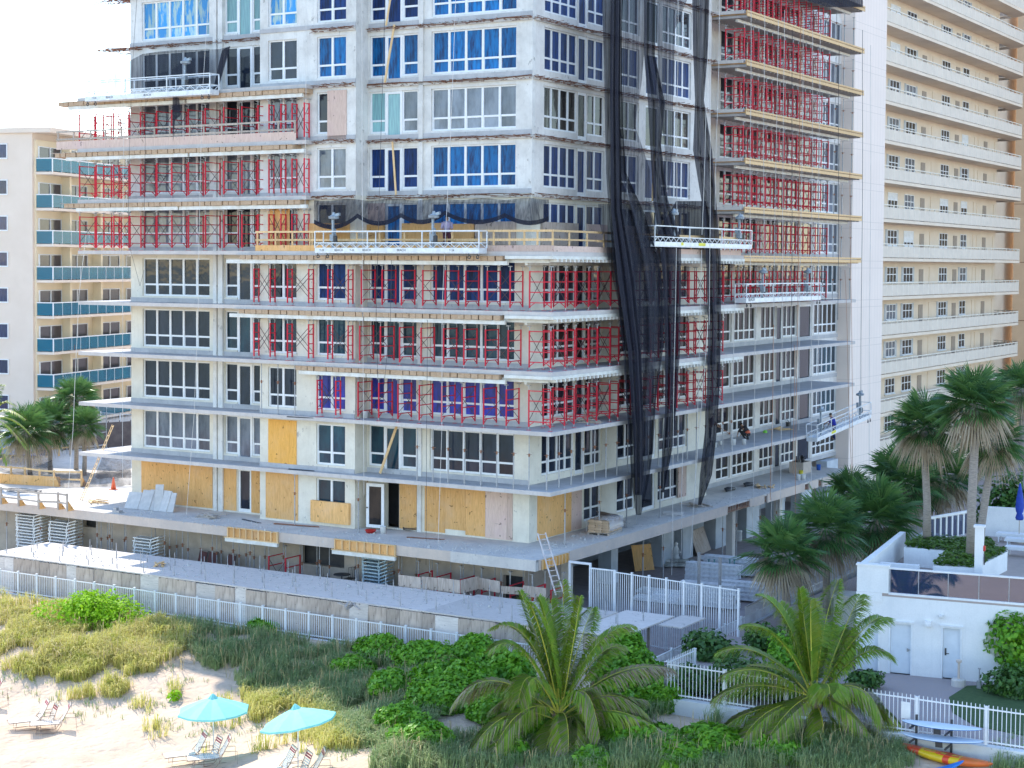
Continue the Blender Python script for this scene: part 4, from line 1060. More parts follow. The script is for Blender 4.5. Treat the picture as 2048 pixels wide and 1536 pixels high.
# torn net at the upper left, behind the platform
tp = [(188, 128), (205, 138), (235, 140), (262, 120), (285, 108), (310, 104), (350, 100), (400, 100), (440, 98), (460, 92)]
bt = [(203, 172), (215, 176), (240, 178), (265, 178), (285, 176), (320, 182), (360, 184), (395, 184), (418, 184), (430, 186)]
swag(tp, bt, lambda px, py, t: onYz(px, py, -1.5 + .2 * math.sin(px * .09)), 'torn grey black net stretched behind the upper left platform', M_netl)
swag([(444, 100), (452, 96), (461, 92)], [(424, 188), (428, 190), (433, 190)], lambda px, py, t: onYz(px, py, -1.75), 'dark folded edge of the torn upper left net', M_netd)
swag([(345, 195), (352, 193), (358, 196)], [(346, 285), (350, 240), (362, 230)], lambda px, py, t: onYz(px, py, FY - .5), 'rag of black net hanging below the upper left platform', M_netd)
# ------------------------------------------------------------------ plywood covered walkway by the sea fence
CY0, CY1, CZ = -9.6, -5.45, 2.0
cxa, cxb = -27.6, 10.4
can = root('protective_canopy', 'long low plywood shelter with weathered board front and threaded rods on its bleached flat roof', 'shelter', 0, CY0, 0)
m = MB()
def croof(x0, x1, y0, y1, z=CZ):
    part('roof_deck', MB().box(x0, x1, y0 - CY0, y1 - CY0, z - .06, z).mesh('roof_deck', M_plyd), can)
croof(cxa, -9, CY0, CY1); croof(-8.997, .2, CY0, CY1); croof(.203, 7.6, CY0, CY1 + .4); croof(7.603, 10.0, CY0 + .9, CY1 + 1.2, CZ - .05); croof(7.603, 9.2, CY0, CY0 + .88, CZ + .02)
croof(10.05, 11.2, CY0 + 3.6, CY1 + 1.9, CZ - .12)
x = cxa; i = 0
r_ = random.Random(5)
while x < 9.0:
    w_ = 1.22 if r_.random() < .75 else .7
    if x + w_ > 9.1: w_ = 9.1 - x + .001
    tilt = r_.uniform(-.03, .03); zt = CZ - .065 - r_.uniform(0, .05)
    o = part('plywood_panel', MB().box(0, w_ - .012, -.02, 0, 0.1, zt).mesh('plywood_panel', M_plyg if r_.random() < .8 else M_plyd), can, (x, -.02, 0), 0)
    o.rotation_euler = (r_.uniform(-.02, .01), 0, 0); x += w_; i += 1
o = part('plywood_panel', MB().box(0, 1.05, -.02, 0, 0.1, 1.98).mesh('plywood_panel', M_plyd), can, (onY(700, CY0 - .1), -.18, 0)); o.rotation_euler = (-.07, 0, 0); o['label'] = 'pale loose panel leaning out'
m = MB()
for x in np.arange(cxa + .2, 10, 2.3):
    for y in (.15, 4.0): m = MB().box(-.05, .05, -.05, .05, 0, CZ - .065); part('shelter_post', m.mesh('shelter_post', M_lumber2), can, (float(x), y, 0))
rodm = MB().tube((0, 0, 0), (0, 0, .72), .017, 5).tube((0, 0, 0), (0, 0, .24), .034, 6).mesh('threaded_rod', M_steel)
nrod = 0
for row, yy in enumerate((.35, 1.4, 2.5, 3.6)):
    x = cxa + 1 + (row % 2) * .8
    while x < 9.4:
        o = part('threaded_rod', rodm, can, (x + r_.uniform(-.15, .15), yy + r_.uniform(-.12, .12), CZ + .001)); o.scale = (1, 1, r_.uniform(.7, 1.15)); x += 1.95; nrod += 1
# loose sheets standing in a zigzag on the far edge of the roof
for i, (px0, py0, px1, py1, h) in enumerate(((797, 1172, 842, 1178, .55), (843, 1178, 875, 1181, .6), (875, 1181, 920, 1187, .62), (921, 1187, 957, 1178, .62), (957, 1178, 1000, 1186, .55), (1002, 1187, 1050, 1190, .35), (1046, 1192, 1092, 1198, .5), (797, 1172, 800, 1162, .5))):
    a = onZ(px0, py0, CZ); b = onZ(px1, py1, CZ); L = (b - a).length; rot = math.atan2(b.y - a.y, b.x - a.x)
    solo('plywood_sheet', MB().box(.01, L - .01, -.012, .012, 0, h).mesh('plywood_sheet', M_plyg), 'grey plywood sheet standing in the zigzag on the shelter roof, %s from the left' % oname(i), 'plywood sheet', a.x, a.y, CZ + .004, rot, 'plywood sheets standing on the shelter roof')
# ------------------------------------------------------------------ white picket fences
def fence(label, a, b, zb, h, npost, pick=.125, spear=False, base=None, thick=.022):
    (ax, ay), (bx, by) = a, b; L = math.hypot(bx - ax, by - ay); rot = math.atan2(by - ay, bx - ax)
    z0, z1 = zb if isinstance(zb, tuple) else (zb, zb)
    r = root('picket_fence', label, 'fence', ax, ay, z0, rot)
    sl = (z1 - z0) / L; zz = lambda x: sl * x
    m = MB(); n = int(L / pick)
    for i in range(n):
        x = (i + .5) * L / n; t = thick / 2; m.box(x - t, x + t, -t, t, zz(x) + .06, zz(x) + h + (.09 if spear else -.02))
    part('pickets', m.mesh('pickets', M_wmetal), r)
    for zr in (.12, h - .05):
        part('rail', MB().bar((0, 0, zz(0) + zr), (L, 0, zz(L) + zr), .034, .045).mesh('rail', M_wmetal), r)
    pm = MB().box(-.042, .042, -.042, .042, 0, h + .03).box(-.055, .055, -.055, .055, h + .032, h + .05).mesh('post', M_wmetal)
    for i in range(npost):
        x = L * i / (npost - 1); part('post', pm, r, (x, 0, zz(x)))
    return r
fence('long white picket fence between the dune grass and the plywood shelter', (-33, YF1), (11.8, YF1), .18, 1.15, 34)
fence('white picket fence running inland beside the shelter end and courtyard', (11.8, YF1), (11.8, 10), (.2, .35), 1.25, 12)
solo('low_wall', MB().box(-33, 11.9, YF1 - .12, YF1 + .12, -1.2, .16).mesh('low_wall', M_rend), 'low white wall under the long picket fence, partly buried in dune grass', 'wall', 0, 0, 0) 
bpy.data.objects['low_wall'].location = W(0, 0, 0)
fx = onY(1340, YF3); fx2 = 34
fence('white spear-top picket fence on the low wall in front of the white beach building', (fx, YF3), (fx2, YF3), PZ + .1, 1.28, int((fx2 - fx) / 2.35) + 1, .15, True)
fence('short return of the spear-top fence running back at its left end', (fx, YF3), (fx, YF3 + 2.6), PZ + .1, 1.28, 2, .15, True)
solo('low_wall', MB().box(fx - .15, fx2, YF3 - .16, YF3 + .2, -1.6, PZ + .08).mesh('low_wall', M_rend), 'white rendered retaining wall under the spear-top fence, kayaks before it', 'wall', 0, 0, 0)
sgn = onYz(1828, 1400, YF3 - .06)
solo('notice_board', MB().box(0, .32, -.02, 0, 0, .58).mesh('notice_board', M_white), 'blank white notice plate fixed to the spear-top fence', 'sign', onY(1818, YF3 - .06), YF3 - .06, PZ + .62)
yf = -2.5
zt = onYz(1300, 1150, yf).z
fence('tall white yard fence in front of the stacked aluminium beams', (onY(1236, yf), yf), (onY(1486, yf - 1.0), yf - 1.0), 0, zt, 8, .12)
gx0, gx1 = onY(1184, yf + .05), onY(1233, yf + .02)
g = root('metal_gate', 'white barred gate standing open at the podium corner', 'gate', gx0, yf + .05, 0, math.radians(2))
m = MB(); L = gx1 - gx0
for i in range(14): m.box(L * (i + .5) / 14 - .014, L * (i + .5) / 14 + .014, -.014, .014, .1, zt - .03)
part('bars', m.mesh('bars', M_wmetal), g)
part('gate_frame', MB().box(0, .06, -.03, .03, 0, zt + .04).box(L - .06, L, -.03, .03, 0, zt + .04).box(.06, L - .06, -.03, .03, zt - .03, zt + .03).box(.06, L - .06, -.03, .03, .75, .82).box(.06, L - .06, -.03, .03, .04, .1).mesh('gate_frame', M_wmetal), g)
part('gate_panel', MB().box(.08, L - .08, -.012, .012, .12, .74).mesh('gate_panel', M_alu), g)
y_ = yf + .4; xa, xb = onY(1142, y_), onY(1187, y_); zt2 = onYz(1160, 1124, y_).z
solo('gate_frame', MB().box(xa, xa + .09, 0, .09, 0, zt2).box(xb - .09, xb, 0, .09, 0, zt2).box(xa + .09, xb - .09, 0, .09, zt2 - .1, zt2).mesh('gate_frame', M_wmetal), 'white door frame at the podium corner left of the open gate', 'door frame', 0, y_, 0)
# posts standing in the yard
for i, (px, py, h) in enumerate(((1397, 1220, 2.9), (1439, 1225, 2.75))):
    p = onZ(px, py, 0); solo('yard_post', MB().box(-.06, .06, -.06, .06, 0, h).box(-.075, .075, -.075, .075, h + .002, h + .04).mesh('yard_post', M_steel), ('taller', 'shorter')[i] + ' grey steel post standing behind the tall yard fence', 'post', p.x, p.y, 0, 0, 'two grey posts behind the yard fence')
# ------------------------------------------------------------------ stacked aluminium beams in the yard
def ibeam(L):
    return MB().box(0, L, -.07, .07, 0, .035).box(0, L, -.02, .02, .036, .195).box(0, L, -.07, .07, .196, .23).mesh('aluminium_beam', M_alu)
stacks = [((1404, 1147), 3.1, 4, 5, 'back stack by the palm'), ((1372, 1170), 3.0, 5, 4, 'middle stack in the yard'), ((1362, 1212), 2.9, 5, 4, 'front stack behind the yard fence'), ((1442, 1200), 2.8, 4, 4, 'right stack beside the fan palm')]
ib = {}
for (px, py), L, nl, nw, nm in stacks:
    p = onZ(px, py, 0); L = round(L, 1)
    if L not in ib: ib[L] = ibeam(L)
    for q in (.4, L - .6): solo('timber_bearer', MB().box(-.06, .06, -.1, nw * .17, 0, .1).mesh('timber_bearer', M_lumber2), 'timber bearer under the %s, %s end' % (nm, 'left' if q < 1 else 'right'), 'bearer', p.x + q * math.cos(.1), p.y + q * math.sin(.1), 0.003, .1)
    cnt = 0
    for l in range(nl):
        for w_ in range(nw):
            solo('aluminium_beam', ib[L], 'aluminium beam, %s, level %s, %s from front' % (nm, NUMW[l + 1], oname(w_)), 'beam', p.x + r_.uniform(-.15, .15) - w_ * .155 * math.sin(.1), p.y + w_ * .155, .106 + l * .235, .1 + r_.uniform(-.012, .012), 'aluminium beams stacked in the yard'); cnt += 1
M_green = plain('green_post', (.10, .30, .30), .5)
for i, px in enumerate((1418, 1429, 1460, 1469)):
    p = onZ(px, 1160, 0); solo('stack_stake', MB().tube((0, 0, 0), (0, 0, 1.15), .04, 6).box(-.06, .06, -.06, .06, 1.152, 1.17).mesh('stack_stake', M_green), 'green stake holding the back beam stack, %s from the left' % oname(i), 'stake', p.x, p.y - .05, 0, 0, 'green stakes at the beam stack')
# flat bundles on the yard ground
for i, (px, py) in enumerate(((1270, 1185), (1262, 1200), (1300, 1195))):
    p = onZ(px, py, 0); solo('plank_bundle', MB().box(0, 3.2, 0, .5, .02, .14).box(0, 3.1, .55, 1.0, .02, .12).box(.1, 3.2, .2, .8, .142, .22).mesh('plank_bundle', M_alu), 'flat metal plank bundle lying behind the yard fence, %s from the left' % oname(i), 'plank bundle', p.x, p.y, 0, .05 * i, 'plank bundles lying in the yard')
# ------------------------------------------------------------------ things under and on the podium
def bucket(label, x, y, z, mt, s=1.0, group=None):
    r = root('bucket', label, 'bucket', x, y, z, 0, group)
    part('pail', MB().lathe([(.13 * s, 0), (.155 * s, .36 * s), (.165 * s, .37 * s), (.15 * s, .375 * s), (.12 * s, .05 * s)], 12).mesh('pail', mt, True), r)
    part('handle', MB().path([(.16 * s * math.cos(t), 0, .34 * s - .12 * s * math.sin(t)) for t in [i * PI / 6 for i in range(7)]], .008, 4).mesh('handle', M_steel), r)
    return r
M_pail = plain('white_plastic', (.78, .78, .76), .4, c2=(.68, .68, .66)); M_redp = plain('red_plastic', (.6, .03, .02), .4); M_bluep = plain('blue_plastic', (.03, .12, .5), .4); M_yelp = plain('yellow_plastic', (.7, .6, .05), .4)
def onpod(px, py): return onZ(px, py, Z1)
p = onpod(766, 1067); bucket('white bucket by the open podium door', p.x, p.y, Z1 + .002, M_pail)
p = onpod(741, 1066); solo('tub', MB().lathe([(.2, 0), (.3, .16), (.31, .17), (.27, .165), (.18, .03)], 12).mesh('tub', M_redp, True), 'shallow red tub by the open podium door', 'tub', p.x, p.y, Z1 + .002)
for i, (px, py, s) in enumerate(((1467, 890, 1), (1488, 889, .9), (1430, 895, .8), (1441, 890, .7))):
    p = onZ(px, py, SZ(2)); bucket('white bucket beside the workers on the first balcony, %s from the right' % oname(3 - i), p.x, p.y, SZ(2) + .002, M_pail, s, 'white buckets by the workers')
p = onZ(1479, 604, SZ(5)); bucket('white bucket left of the blue grey platform', p.x, p.y, SZ(5) + .002, M_pail)
p = onZ(731, 836, SZ(3)); bucket('white bucket with yellow rim behind red frames, second balcony', p.x, p.y, SZ(3) + .002, M_pail)
for i, (px, py, mt) in enumerate(((1597, 960, M_pail), (1607, 960, M_pail), (1602, 952, M_yelp), (1637, 940, M_bluep))):
    p = onpod(px, py); bucket(('white bucket left of the pair on the far podium deck', 'white bucket right of the pair on the far podium deck', 'yellow bucket behind the white pair on the podium', 'blue bucket near the wooden bin on the podium')[i], p.x, p.y, Z1 + .002, mt)
for i, (px, py) in enumerate(((1436, 1085), (1462, 1080), (1477, 1082), (1458, 1074), (1417, 1078))):
    p = onZ(px, py, 0); solo('plastic_drum', MB().lathe([(.2, 0), (.22, .02), (.22, .6), (.24, .61), (.24, .66), (.1, .67)], 12).mesh('plastic_drum', M_pail, True), 'white plastic drum under the right podium edge, %s from the right' % oname((3, 1, 0, 2, 4)[i]), 'drum', p.x, p.y, 0.002, 0, 'white drums under the podium')
p = onpod(1600, 945)
r = root('wooden_bin', 'wooden waste bin full of scraps on the far podium deck', 'bin', p.x, p.y, Z1 + .002, PI / 2)
part('box', MB().box(-.7, .7, -.5, -.45, 0, .75).box(-.7, .7, .45, .5, 0, .75).box(-.7, -.65, -.448, .448, 0, .75).box(.65, .7, -.448, .448, 0, .75).box(-.648, .648, -.448, .448, 0, .04).mesh('box', M_lumber2), r)
m = MB()
for i in range(14): m.bar((r_.uniform(-.5, .5), r_.uniform(-.35, .35), .3), (r_.uniform(-.6, .6), r_.uniform(-.4, .4), r_.uniform(.7, 1.2)), r_.uniform(.03, .14), .03)
part('scraps', m.mesh('scraps', M_dark), r)
# bags on pallet under torn sheet
p = onpod(1208, 1066)
r = root('bagged_pallet', 'pallet of tan bags wrapped in clear sheet on the podium', 'pallet', p.x, p.y + .1, Z1 + .002, PI / 2 + .1)
M_bag = plain('tan_paper_bag', (.55, .40, .27), .8, c2=(.44, .31, .2), scale=4, objrand=.15)
part('pallet', MB().box(-.9, .9, -.6, .6, .09, .12).box(-.9, .9, -.6, -.5, 0, .088).box(-.9, .9, .5, .6, 0, .088).box(-.9, .9, -.05, .05, 0, .088).mesh('pallet', M_lumber2), r)
bag = MB().prism([(-.28, -.19), (.28, -.19), (.3, -.15), (.3, .15), (.28, .19), (-.28, .19), (-.3, .15), (-.3, -.15)], .01, .1).prism([(-.25, -.16), (.25, -.16), (.25, .16), (-.25, .16)], .1005, .125).mesh('bag', M_bag)
for l in range(5):
    for a in (-.6, 0, .6):
        for b in (-.38, 0, .38): o = part('bag', bag, r, (a + r_.uniform(-.04, .04), b + r_.uniform(-.03, .03), .122 + l * .125), r_.uniform(-.06, .06))
m_, nt_, b_ = nodes('clear_sheet'); b_.inputs['Base Color'].default_value = (.8, .8, .82, 1); b_.inputs['Roughness'].default_value = .25
tr_ = nt_.nodes.new('ShaderNodeBsdfTransparent'); mx_ = nt_.nodes.new('ShaderNodeMixShader'); mx_.inputs['Fac'].default_value = .35
nt_.links.new(tr_.outputs[0], mx_.inputs[1]); nt_.links.new(b_.outputs[0], mx_.inputs[2]); nt_.links.new(mx_.outputs[0], nt_.nodes['Material Output'].inputs['Surface'])
vs = [(-.95 + i * .19, -.65 + 1.3 * j + (.25 * (i > 7) * (1 if j == 2 else 0)), z + .03 * math.sin(i * 2.1 + j)) for j, z in ((0, .25), (0.02, .78), (.5, .82), (1, .74), (1.02, .1)) for i in range(11)]
part('plastic_wrap', MB().add(vs, [(j*11+i, j*11+i+1, (j+1)*11+i+1, (j+1)*11+i) for j in range(4) for i in range(10)]).mesh('plastic_wrap', m_, True), r)
p = onpod(1237, 1060)
vs = [(i * .3, j * .5, .75 - .1 * i + .1 * math.sin(i * .9 + j)) for j in range(3) for i in range(7)]
solo('tarpaulin', MB().add(vs, [(j*7+i, j*7+i+1, (j+1)*7+i+1, (j+1)*7+i) for j in range(2) for i in range(6)]).mesh('tarpaulin', plain('brown_tarp', (.26, .19, .16), .8, c2=(.34, .27, .23)), True), 'brown sheet sliding off the pallet of bags', 'tarpaulin', p.x - .2, p.y - .3, Z1 + .1, PI / 2)
# black rolled sheets on the far podium deck
for i, (px, py) in enumerate(((1462, 982), (1500, 972))):
    p = onpod(px, py); m = MB()
    for q in range(3): m.path([(-.7 + .1 * q, .1 * q, .08 + .04 * q), (-.2, .05 * q, .12 + .03 * q), (.35, .1 * q - .05, .1), (.75 - .1 * q, .05, .06)], [.06, .1, .1, .05], 6)
    solo('black_sheeting', m.mesh('black_sheeting', M_dark, True), ('crumpled heap of black sheeting on the podium near the nets', 'flat black sheeting farther along the podium')[i], 'sheeting', p.x, p.y, Z1 + .01, PI / 2)
# leaning plywood, statue, sacks under the right podium edge
for i, (a, b, c, d, mt) in enumerate((((1270, 1143), (1303, 1140), 1.5, .3, M_ply), ((1395, 1112), (1420, 1100), 1.5, .35, M_plyg))):
    p = onZ(*a, 0); q = onZ(*b, 0); L = (q - p).length + .2; rot = math.atan2(q.y - p.y, q.x - p.x)
    o = solo('plywood_sheet', MB().box(0, L, -.01, .01, 0, c).mesh('plywood_sheet', mt), ('tan plywood sheet leaning under the podium above the yard fence', 'grey plywood sheet leaning under the podium near the white drums')[i], 'plywood sheet', p.x, p.y, .003, rot); o.rotation_euler[0] = -d
p = onZ(1352, 1128, 0)
solo('statue', MB().lathe([(.2, 0), (.22, .1), (.14, .16), (.16, .3), (.2, .45), (.17, .6), (.1, .72), (.07, .76), (.11, .84), (.11, .93), (.03, 1.0)], 12).path([(.17, 0, .55), (.28, -.05, .42), (.2, -.14, .36)], .05, 6).path([(-.17, 0, .55), (-.27, -.05, .4), (-.12, -.15, .33)], .05, 6).mesh('statue', M_rend, True), 'small white statue standing among sacks under the podium', 'statue', p.x, p.y, .3)
M_sack = plain('grey_green_sack', (.34, .37, .34), .7, c2=(.48, .47, .44), scale=5, objrand=.25)
sack = MB().lathe([(.05, 0), (.26, .03), (.3, .1), (.24, .17), (.05, .2)], 10).mesh('sack', M_sack, True)
for i in range(14):
    p = onZ(1336 + (i % 7) * 7.5, 1134 - (i // 7) * 3, 0); o = solo('sack', sack, 'lumpy grey sack piled round the small white statue', 'sack', p.x, p.y, .01 + (i // 7) * .16, r_.uniform(0, 6), 'sacks piled round the statue'); o.scale = (1.1, .8, 1)
# ladder leaning at the podium corner
def ladder(label, foot, head, w_, n, mt, foot_z_name=None):
    d = head - foot; side = V((d.y, -d.x, 0)); side = V((EX.dot(V((0,0,0))) , 0, 0)) if side.length < .1 else side.normalized()
    r = root('ladder', label, 'ladder', foot.x, foot.y, foot.z)
    for s in (-1, 1): part('stile', MB().bar(side * (s * w_ / 2), d + side * (s * w_ / 2), .06, .035).mesh('stile', mt), r)
    for i in range(n):
        c = d * ((i + .7) / n); part('rung', MB().bar(c - side * (w_ / 2), c + side * (w_ / 2), .04, .03).mesh('rung', mt), r)
    return r
h_ = onYz(1083, 1066, PY - .25); f_ = onYz(1120, 1190, PY - 1.1); f_.z = max(f_.z, .3)
ladder('long aluminium ladder leaning on the podium corner above the shelter', f_, h_, .42, 12, plain('worn_ladder_metal', (.62, .58, .56), .5, .2, c2=(.5, .4, .36)))
# ------------------------------------------------------------------ stacked loungers and patio furniture under the podium
def lounger_stack_item():
    m = MB()
    m.bar((-.95, -.3, .34), (.35, -.3, .30), .05).bar((-.95, .3, .34), (.35, .3, .30), .05)
    for i in range(9): m.bar((-.9 + i * .155, -.3, .345 - i * .004), (-.9 + i * .155, .3, .345 - i * .004), .12, .02)
    m.bar((.35, -.3, .30), (.95, -.3, .48), .05).bar((.35, .3, .30), (.95, .3, .48), .05)
    for i in range(5): m.bar((.4 + i * .13, -.3, .33 + i * .038), (.4 + i * .13, .3, .33 + i * .038), .1, .02)
    for x in (-.8, .4):
        for s in (-.31, .31): m.bar((x, s, .32), (x - .1, s, 0.02), .05)
    return m.mesh('stacked_lounger', M_pail)
lsm = lounger_stack_item()
M_teal2 = plain('blue_white_plastic', (.45, .58, .64), .5)
lsm2 = lsm.copy(); lsm2.materials.clear(); lsm2.materials.append(M_teal2)
for si, (px, n, mm, nm, sc) in enumerate(((62, 14, lsm, 'leftmost tall stack', 1), (128, 13, lsm, 'second tall stack from the left', 1), (297, 11, lsm, 'stack below the tiled slabs', .9), (757, 13, lsm2, 'bluish stack right of the iron table', .75))):
    yy = -3.0; x = onY(px, yy)
    for i in range(n):
        o = solo('stacked_lounger', mm, 'white lounger, %s, %s from the bottom' % (nm, oname(i)), 'lounger', x + r_.uniform(-.03, .03), yy + r_.uniform(-.03, .03), .3 + i * .175, .12 + r_.uniform(-.02, .02), 'stacked loungers under the podium'); o.scale = (sc, 1, 1)
# pieces by the wall: teal lounger cushion, iron cafe set
p = V((onY(280, -3.6), -3.6, 0))
r = root('lounger', 'white lounger with teal cushion in front of the stack below the tiled slabs', 'lounger', p.x, p.y, 1.0, .1)
part('frame', lsm, r); part('cushion', MB().box(-.95, .9, -.27, .27, .36, .43).mesh('cushion', plain('teal_cushion', (.03, .25, .27), .8)), r)
def iron_chair():
    m = MB(); tb = lambda *p: m.path(p, .014, 4)
    tb((-.2, -.2, 0), (-.2, -.2, .45), (.2, -.2, .45), (.2, -.2, 0)); tb((-.2, .2, 0), (-.22, .22, .5), (-.24, .26, .95), (0, .3, 1.0), (.24, .26, .95), (.22, .22, .5), (.2, .2, 0))
    tb((0, .29, .98), (0, .22, .46)); tb((-.1, .28, .97), (-.1, .22, .46)); tb((.1, .28, .97), (.1, .22, .46))
    m.box(-.22, .22, -.22, .22, .45, .475); return m.mesh('iron_chair', M_dark)
icm = iron_chair()
for i, (px, rr_) in enumerate(((650, 1.6), (725, -1.6), (690, .1))):
    solo('iron_chair', icm, 'dark iron chair %s of the cafe table under the podium' % ('left', 'right', 'in front')[i] if i < 2 else 'dark iron chair behind the cafe table under the podium', 'chair', onY(px, -3.2), -3.2 + (.5 if i == 2 else 0), 1.0, rr_, 'iron chairs at the cafe table')
solo('iron_table', MB().lathe([(.42, .7), (.44, .72), (.42, .74), (.02, .745)], 16).tube((0, 0, 0), (0, 0, .7), .03, 6).bar((-.3, 0, .02), (.3, 0, .02), .04).bar((0, -.3, .02), (0, .3, .02), .04).mesh('iron_table', M_dark), 'dark round iron cafe table under the podium between two chairs', 'table', onY(685, -3.2), -3.2, 1.0)
M_maroon = plain('maroon_sling', (.12, .035, .03), .7)
for i, px in enumerate((398, 418, 455)):
    r = root('folded_chair', 'folded dark maroon sling chair against the podium wall, %s from the left' % oname(i), 'chair', onY(px, -2.6), -2.6, .6, r_.uniform(-.2, .2), 'folded maroon chairs')
    part('sling', MB().bar((0, 0, .25), (.12, .25, 1.25), .5, .03, up=(0, 1, 0)).mesh('sling', M_maroon), r); part('frame', MB().path([(-.27, 0, 0), (-.15, .26, 1.3), (.4, .26, 1.3), (.28, 0, 0)], .02, 5).mesh('frame', M_dark), r)
# raised ground strip under the podium that carries the furniture
solo('podium_terrace', MB().prism([(-60, PY + .7), (1.0, PY + .7), (1.0, -1.95), (-60, -1.95)], -.2, .0 + .3).mesh('podium_terrace', M_cream), None, None, kind='structure')
# red frames and tubes standing under the podium
for i, (px, sp) in enumerate(((538, 1.1), (840, 1.1), (925, 1.2), (1025, 1.2), (1070, 1.0))):
    fm, bm = shore_proto(sp, 1.2, 2.6); yy = -3.35
    r = root('shoring_frame', 'red shoring frame under the podium edge, %s from the left' % oname(i), 'shoring', onY(px, yy), yy, .305, 0, 'red shoring frames under the podium')
    part('frame', fm, r); part('frame', fm, r, (round(sp, 1), 0, 0)); part('cross_brace', bm, r)
# ------------------------------------------------------------------ left terrace on the podium roof
def onT(px, py): return onZ(px, py, Z1)
slabm = plain('stone_tile_slab', (.56, .54, .52), .8, c2=(.44, .43, .42), scale=3, objrand=.1)
for i, (px, w_, h, lean, rz) in enumerate(((262, .9, 1.0, .5, .1), (287, .85, 1.15, .42, -.05), (303, .8, 1.2, .4, .06), (322, .85, 1.2, .38, -.1), (337, .6, 1.1, .35, .15), (316, .45, 1.5, .3, .5))):
    p = onT(px, 1018 + (px - 262) * .09); m = MB().box(-w_ / 2, w_ / 2, -.04, .04, 0, h)
    for q in (.33, .66): m.box(-w_ / 2, w_ / 2, -.044, -.0405, h * q - .008, h * q + .008)
    o = solo('stone_slab', m.mesh('stone_slab', slabm), 'grey tiled stone slab leaning on the plywood boards, %s from the left' % oname(i), 'slab', p.x, p.y, Z1 + .003, rz, 'broken slabs leaning at the podium wall'); o.rotation_euler[0] = -lean
p = onT(235, 1026); solo('rope_block', MB().box(-.25, .25, -.15, .15, 0, .16).box(-.2, .0, -.1, .1, .162, .3).mesh('rope_block', M_steel), 'small blue grey block on the podium deck left of the leaning slabs', 'block', p.x, p.y, Z1 + .002)
p = onT(227, 979); r = root('traffic_cone', 'orange traffic cone on the sunlit terrace near the tower wall', 'traffic cone', p.x, p.y, Z1 + .002)
M_or = plain('orange_plastic', (.75, .14, .06), .5)
part('cone', MB().lathe([(.16, .04), (.04, .72), (.035, .74)], 12).mesh('cone', M_or, True), r); part('base', MB().box(-.2, .2, -.2, .2, 0, .038).mesh('base', M_or), r)
def rail_line(label, pts, z, mt, hgt=1.0, brace=True):
    P = [onZ(px, py, z) for px, py in pts]; r = root('guard_rail', label, 'guard rail', P[0].x, P[0].y, z + .003, 0, 'timber guard rails')
    pm = MB().box(-.045, .045, -.045, .045, 0, hgt).mesh('post', mt)
    bmx = MB().add([(-.02, .05, 0), (-.02, .55, 0), (-.02, .05, .6), (.02, .05, 0), (.02, .55, 0), (.02, .05, .6)], [(0, 2, 1), (3, 4, 5), (0, 1, 4, 3), (1, 2, 5, 4), (2, 0, 3, 5)]).mesh('brace', M_ply)
    for i, p in enumerate(P):
        part('post', pm, r, tuple(p - P[0]))
        if brace: part('brace', bmx, r, tuple(p - P[0]))
        if i:
            for zz in (hgt - .08, hgt * .45): part('rail', MB().bar(P[i-1] - P[0] + V((0, -.06, zz)), p - P[0] + V((0, -.06, zz)), .035, .1).mesh('rail', mt), r)
    return r
M_sunlum = M_lumber2
rail_line('timber guard rail along the front edge of the sunlit terrace', [(-20, 1008), (2, 1009), (37, 1013), (77, 1019), (116, 1020), (134, 1023)], Z1, M_lumber2)
rail_line('middle timber rail with plywood braces before the sagging shade net', [(-4, 962), (22, 964), (50, 966), (79, 970), (108, 973), (163, 974)], Z1, M_lumber)
rail_line('rear timber rail across the terrace in front of the fan palms', [(-10, 940), (22, 927), (42, 925), (66, 922), (93, 915), (118, 912), (140, 910)], Z1, M_lumber, 1.25, False)
def onTp(px, py, z=Z1): return onZ(px, py, z)
# raised timber curb and void
a, b = onT(-10, 968), onT(110, 975)
solo('timber_curb', MB().bar((0, 0, .3), (b.x - a.x, b.y - a.y, .3), .1, .6).mesh('timber_curb', M_ply), 'plywood upstand below the middle timber rail', 'curb', a.x, a.y + .4, Z1)
def drape(label, P0, P1, P2, P3, sag, mt, n=14, k=6, seed=0):
    rr = random.Random(seed); vs = []
    for j in range(k + 1):
        for i in range(n + 1):
            s, t = i / n, j / k; p = (P0 * (1 - s) + P1 * s) * (1 - t) + (P3 * (1 - s) + P2 * s) * t
            vs.append(p - V((0, 0, sag * 4 * s * (1 - s) * (1 if t > 0 else .6) + .05 * math.sin(i * 1.9 + j))))
    o0 = vs[0].copy(); vs = [v - o0 for v in vs]; w_ = n + 1
    return solo('shade_net', MB().add(vs, [(j*w_+i, j*w_+i+1, (j+1)*w_+i+1, (j+1)*w_+i) for j in range(k) for i in range(n)]).mesh('shade_net', mt, True), label, 'netting', o0.x, o0.y, o0.z, 0, 'shade nets on the terrace')
u = lambda px, py, dz: onT(px, py) + V((0, 0, dz))
drape('grey shade net hung from the middle rail toward the tower wall', u(108, 973, 1.0), u(262, 972, 1.05), u(262, 972, .1), u(118, 976, .1), .3, M_nets)
drape('grey shade net slung from the rear rail at the left', u(-8, 945, .9), u(98, 918, .95), u(108, 968, .8), u(-6, 964, .75), .35, M_nets, seed=2)
drape('grey shade net hanging by the tower wall behind the cone', u(205, 945, 1.1), u(262, 940, 1.3), u(262, 955, .2), u(190, 958, .1), .25, M_nets, seed=3)
ladder('pale timber ladder rising from the terrace past the lowest left balcony tip', onT(162, 1001), onYz(226, 850, onT(162, 1001).y + 1.5), .5, 16, M_lumber)
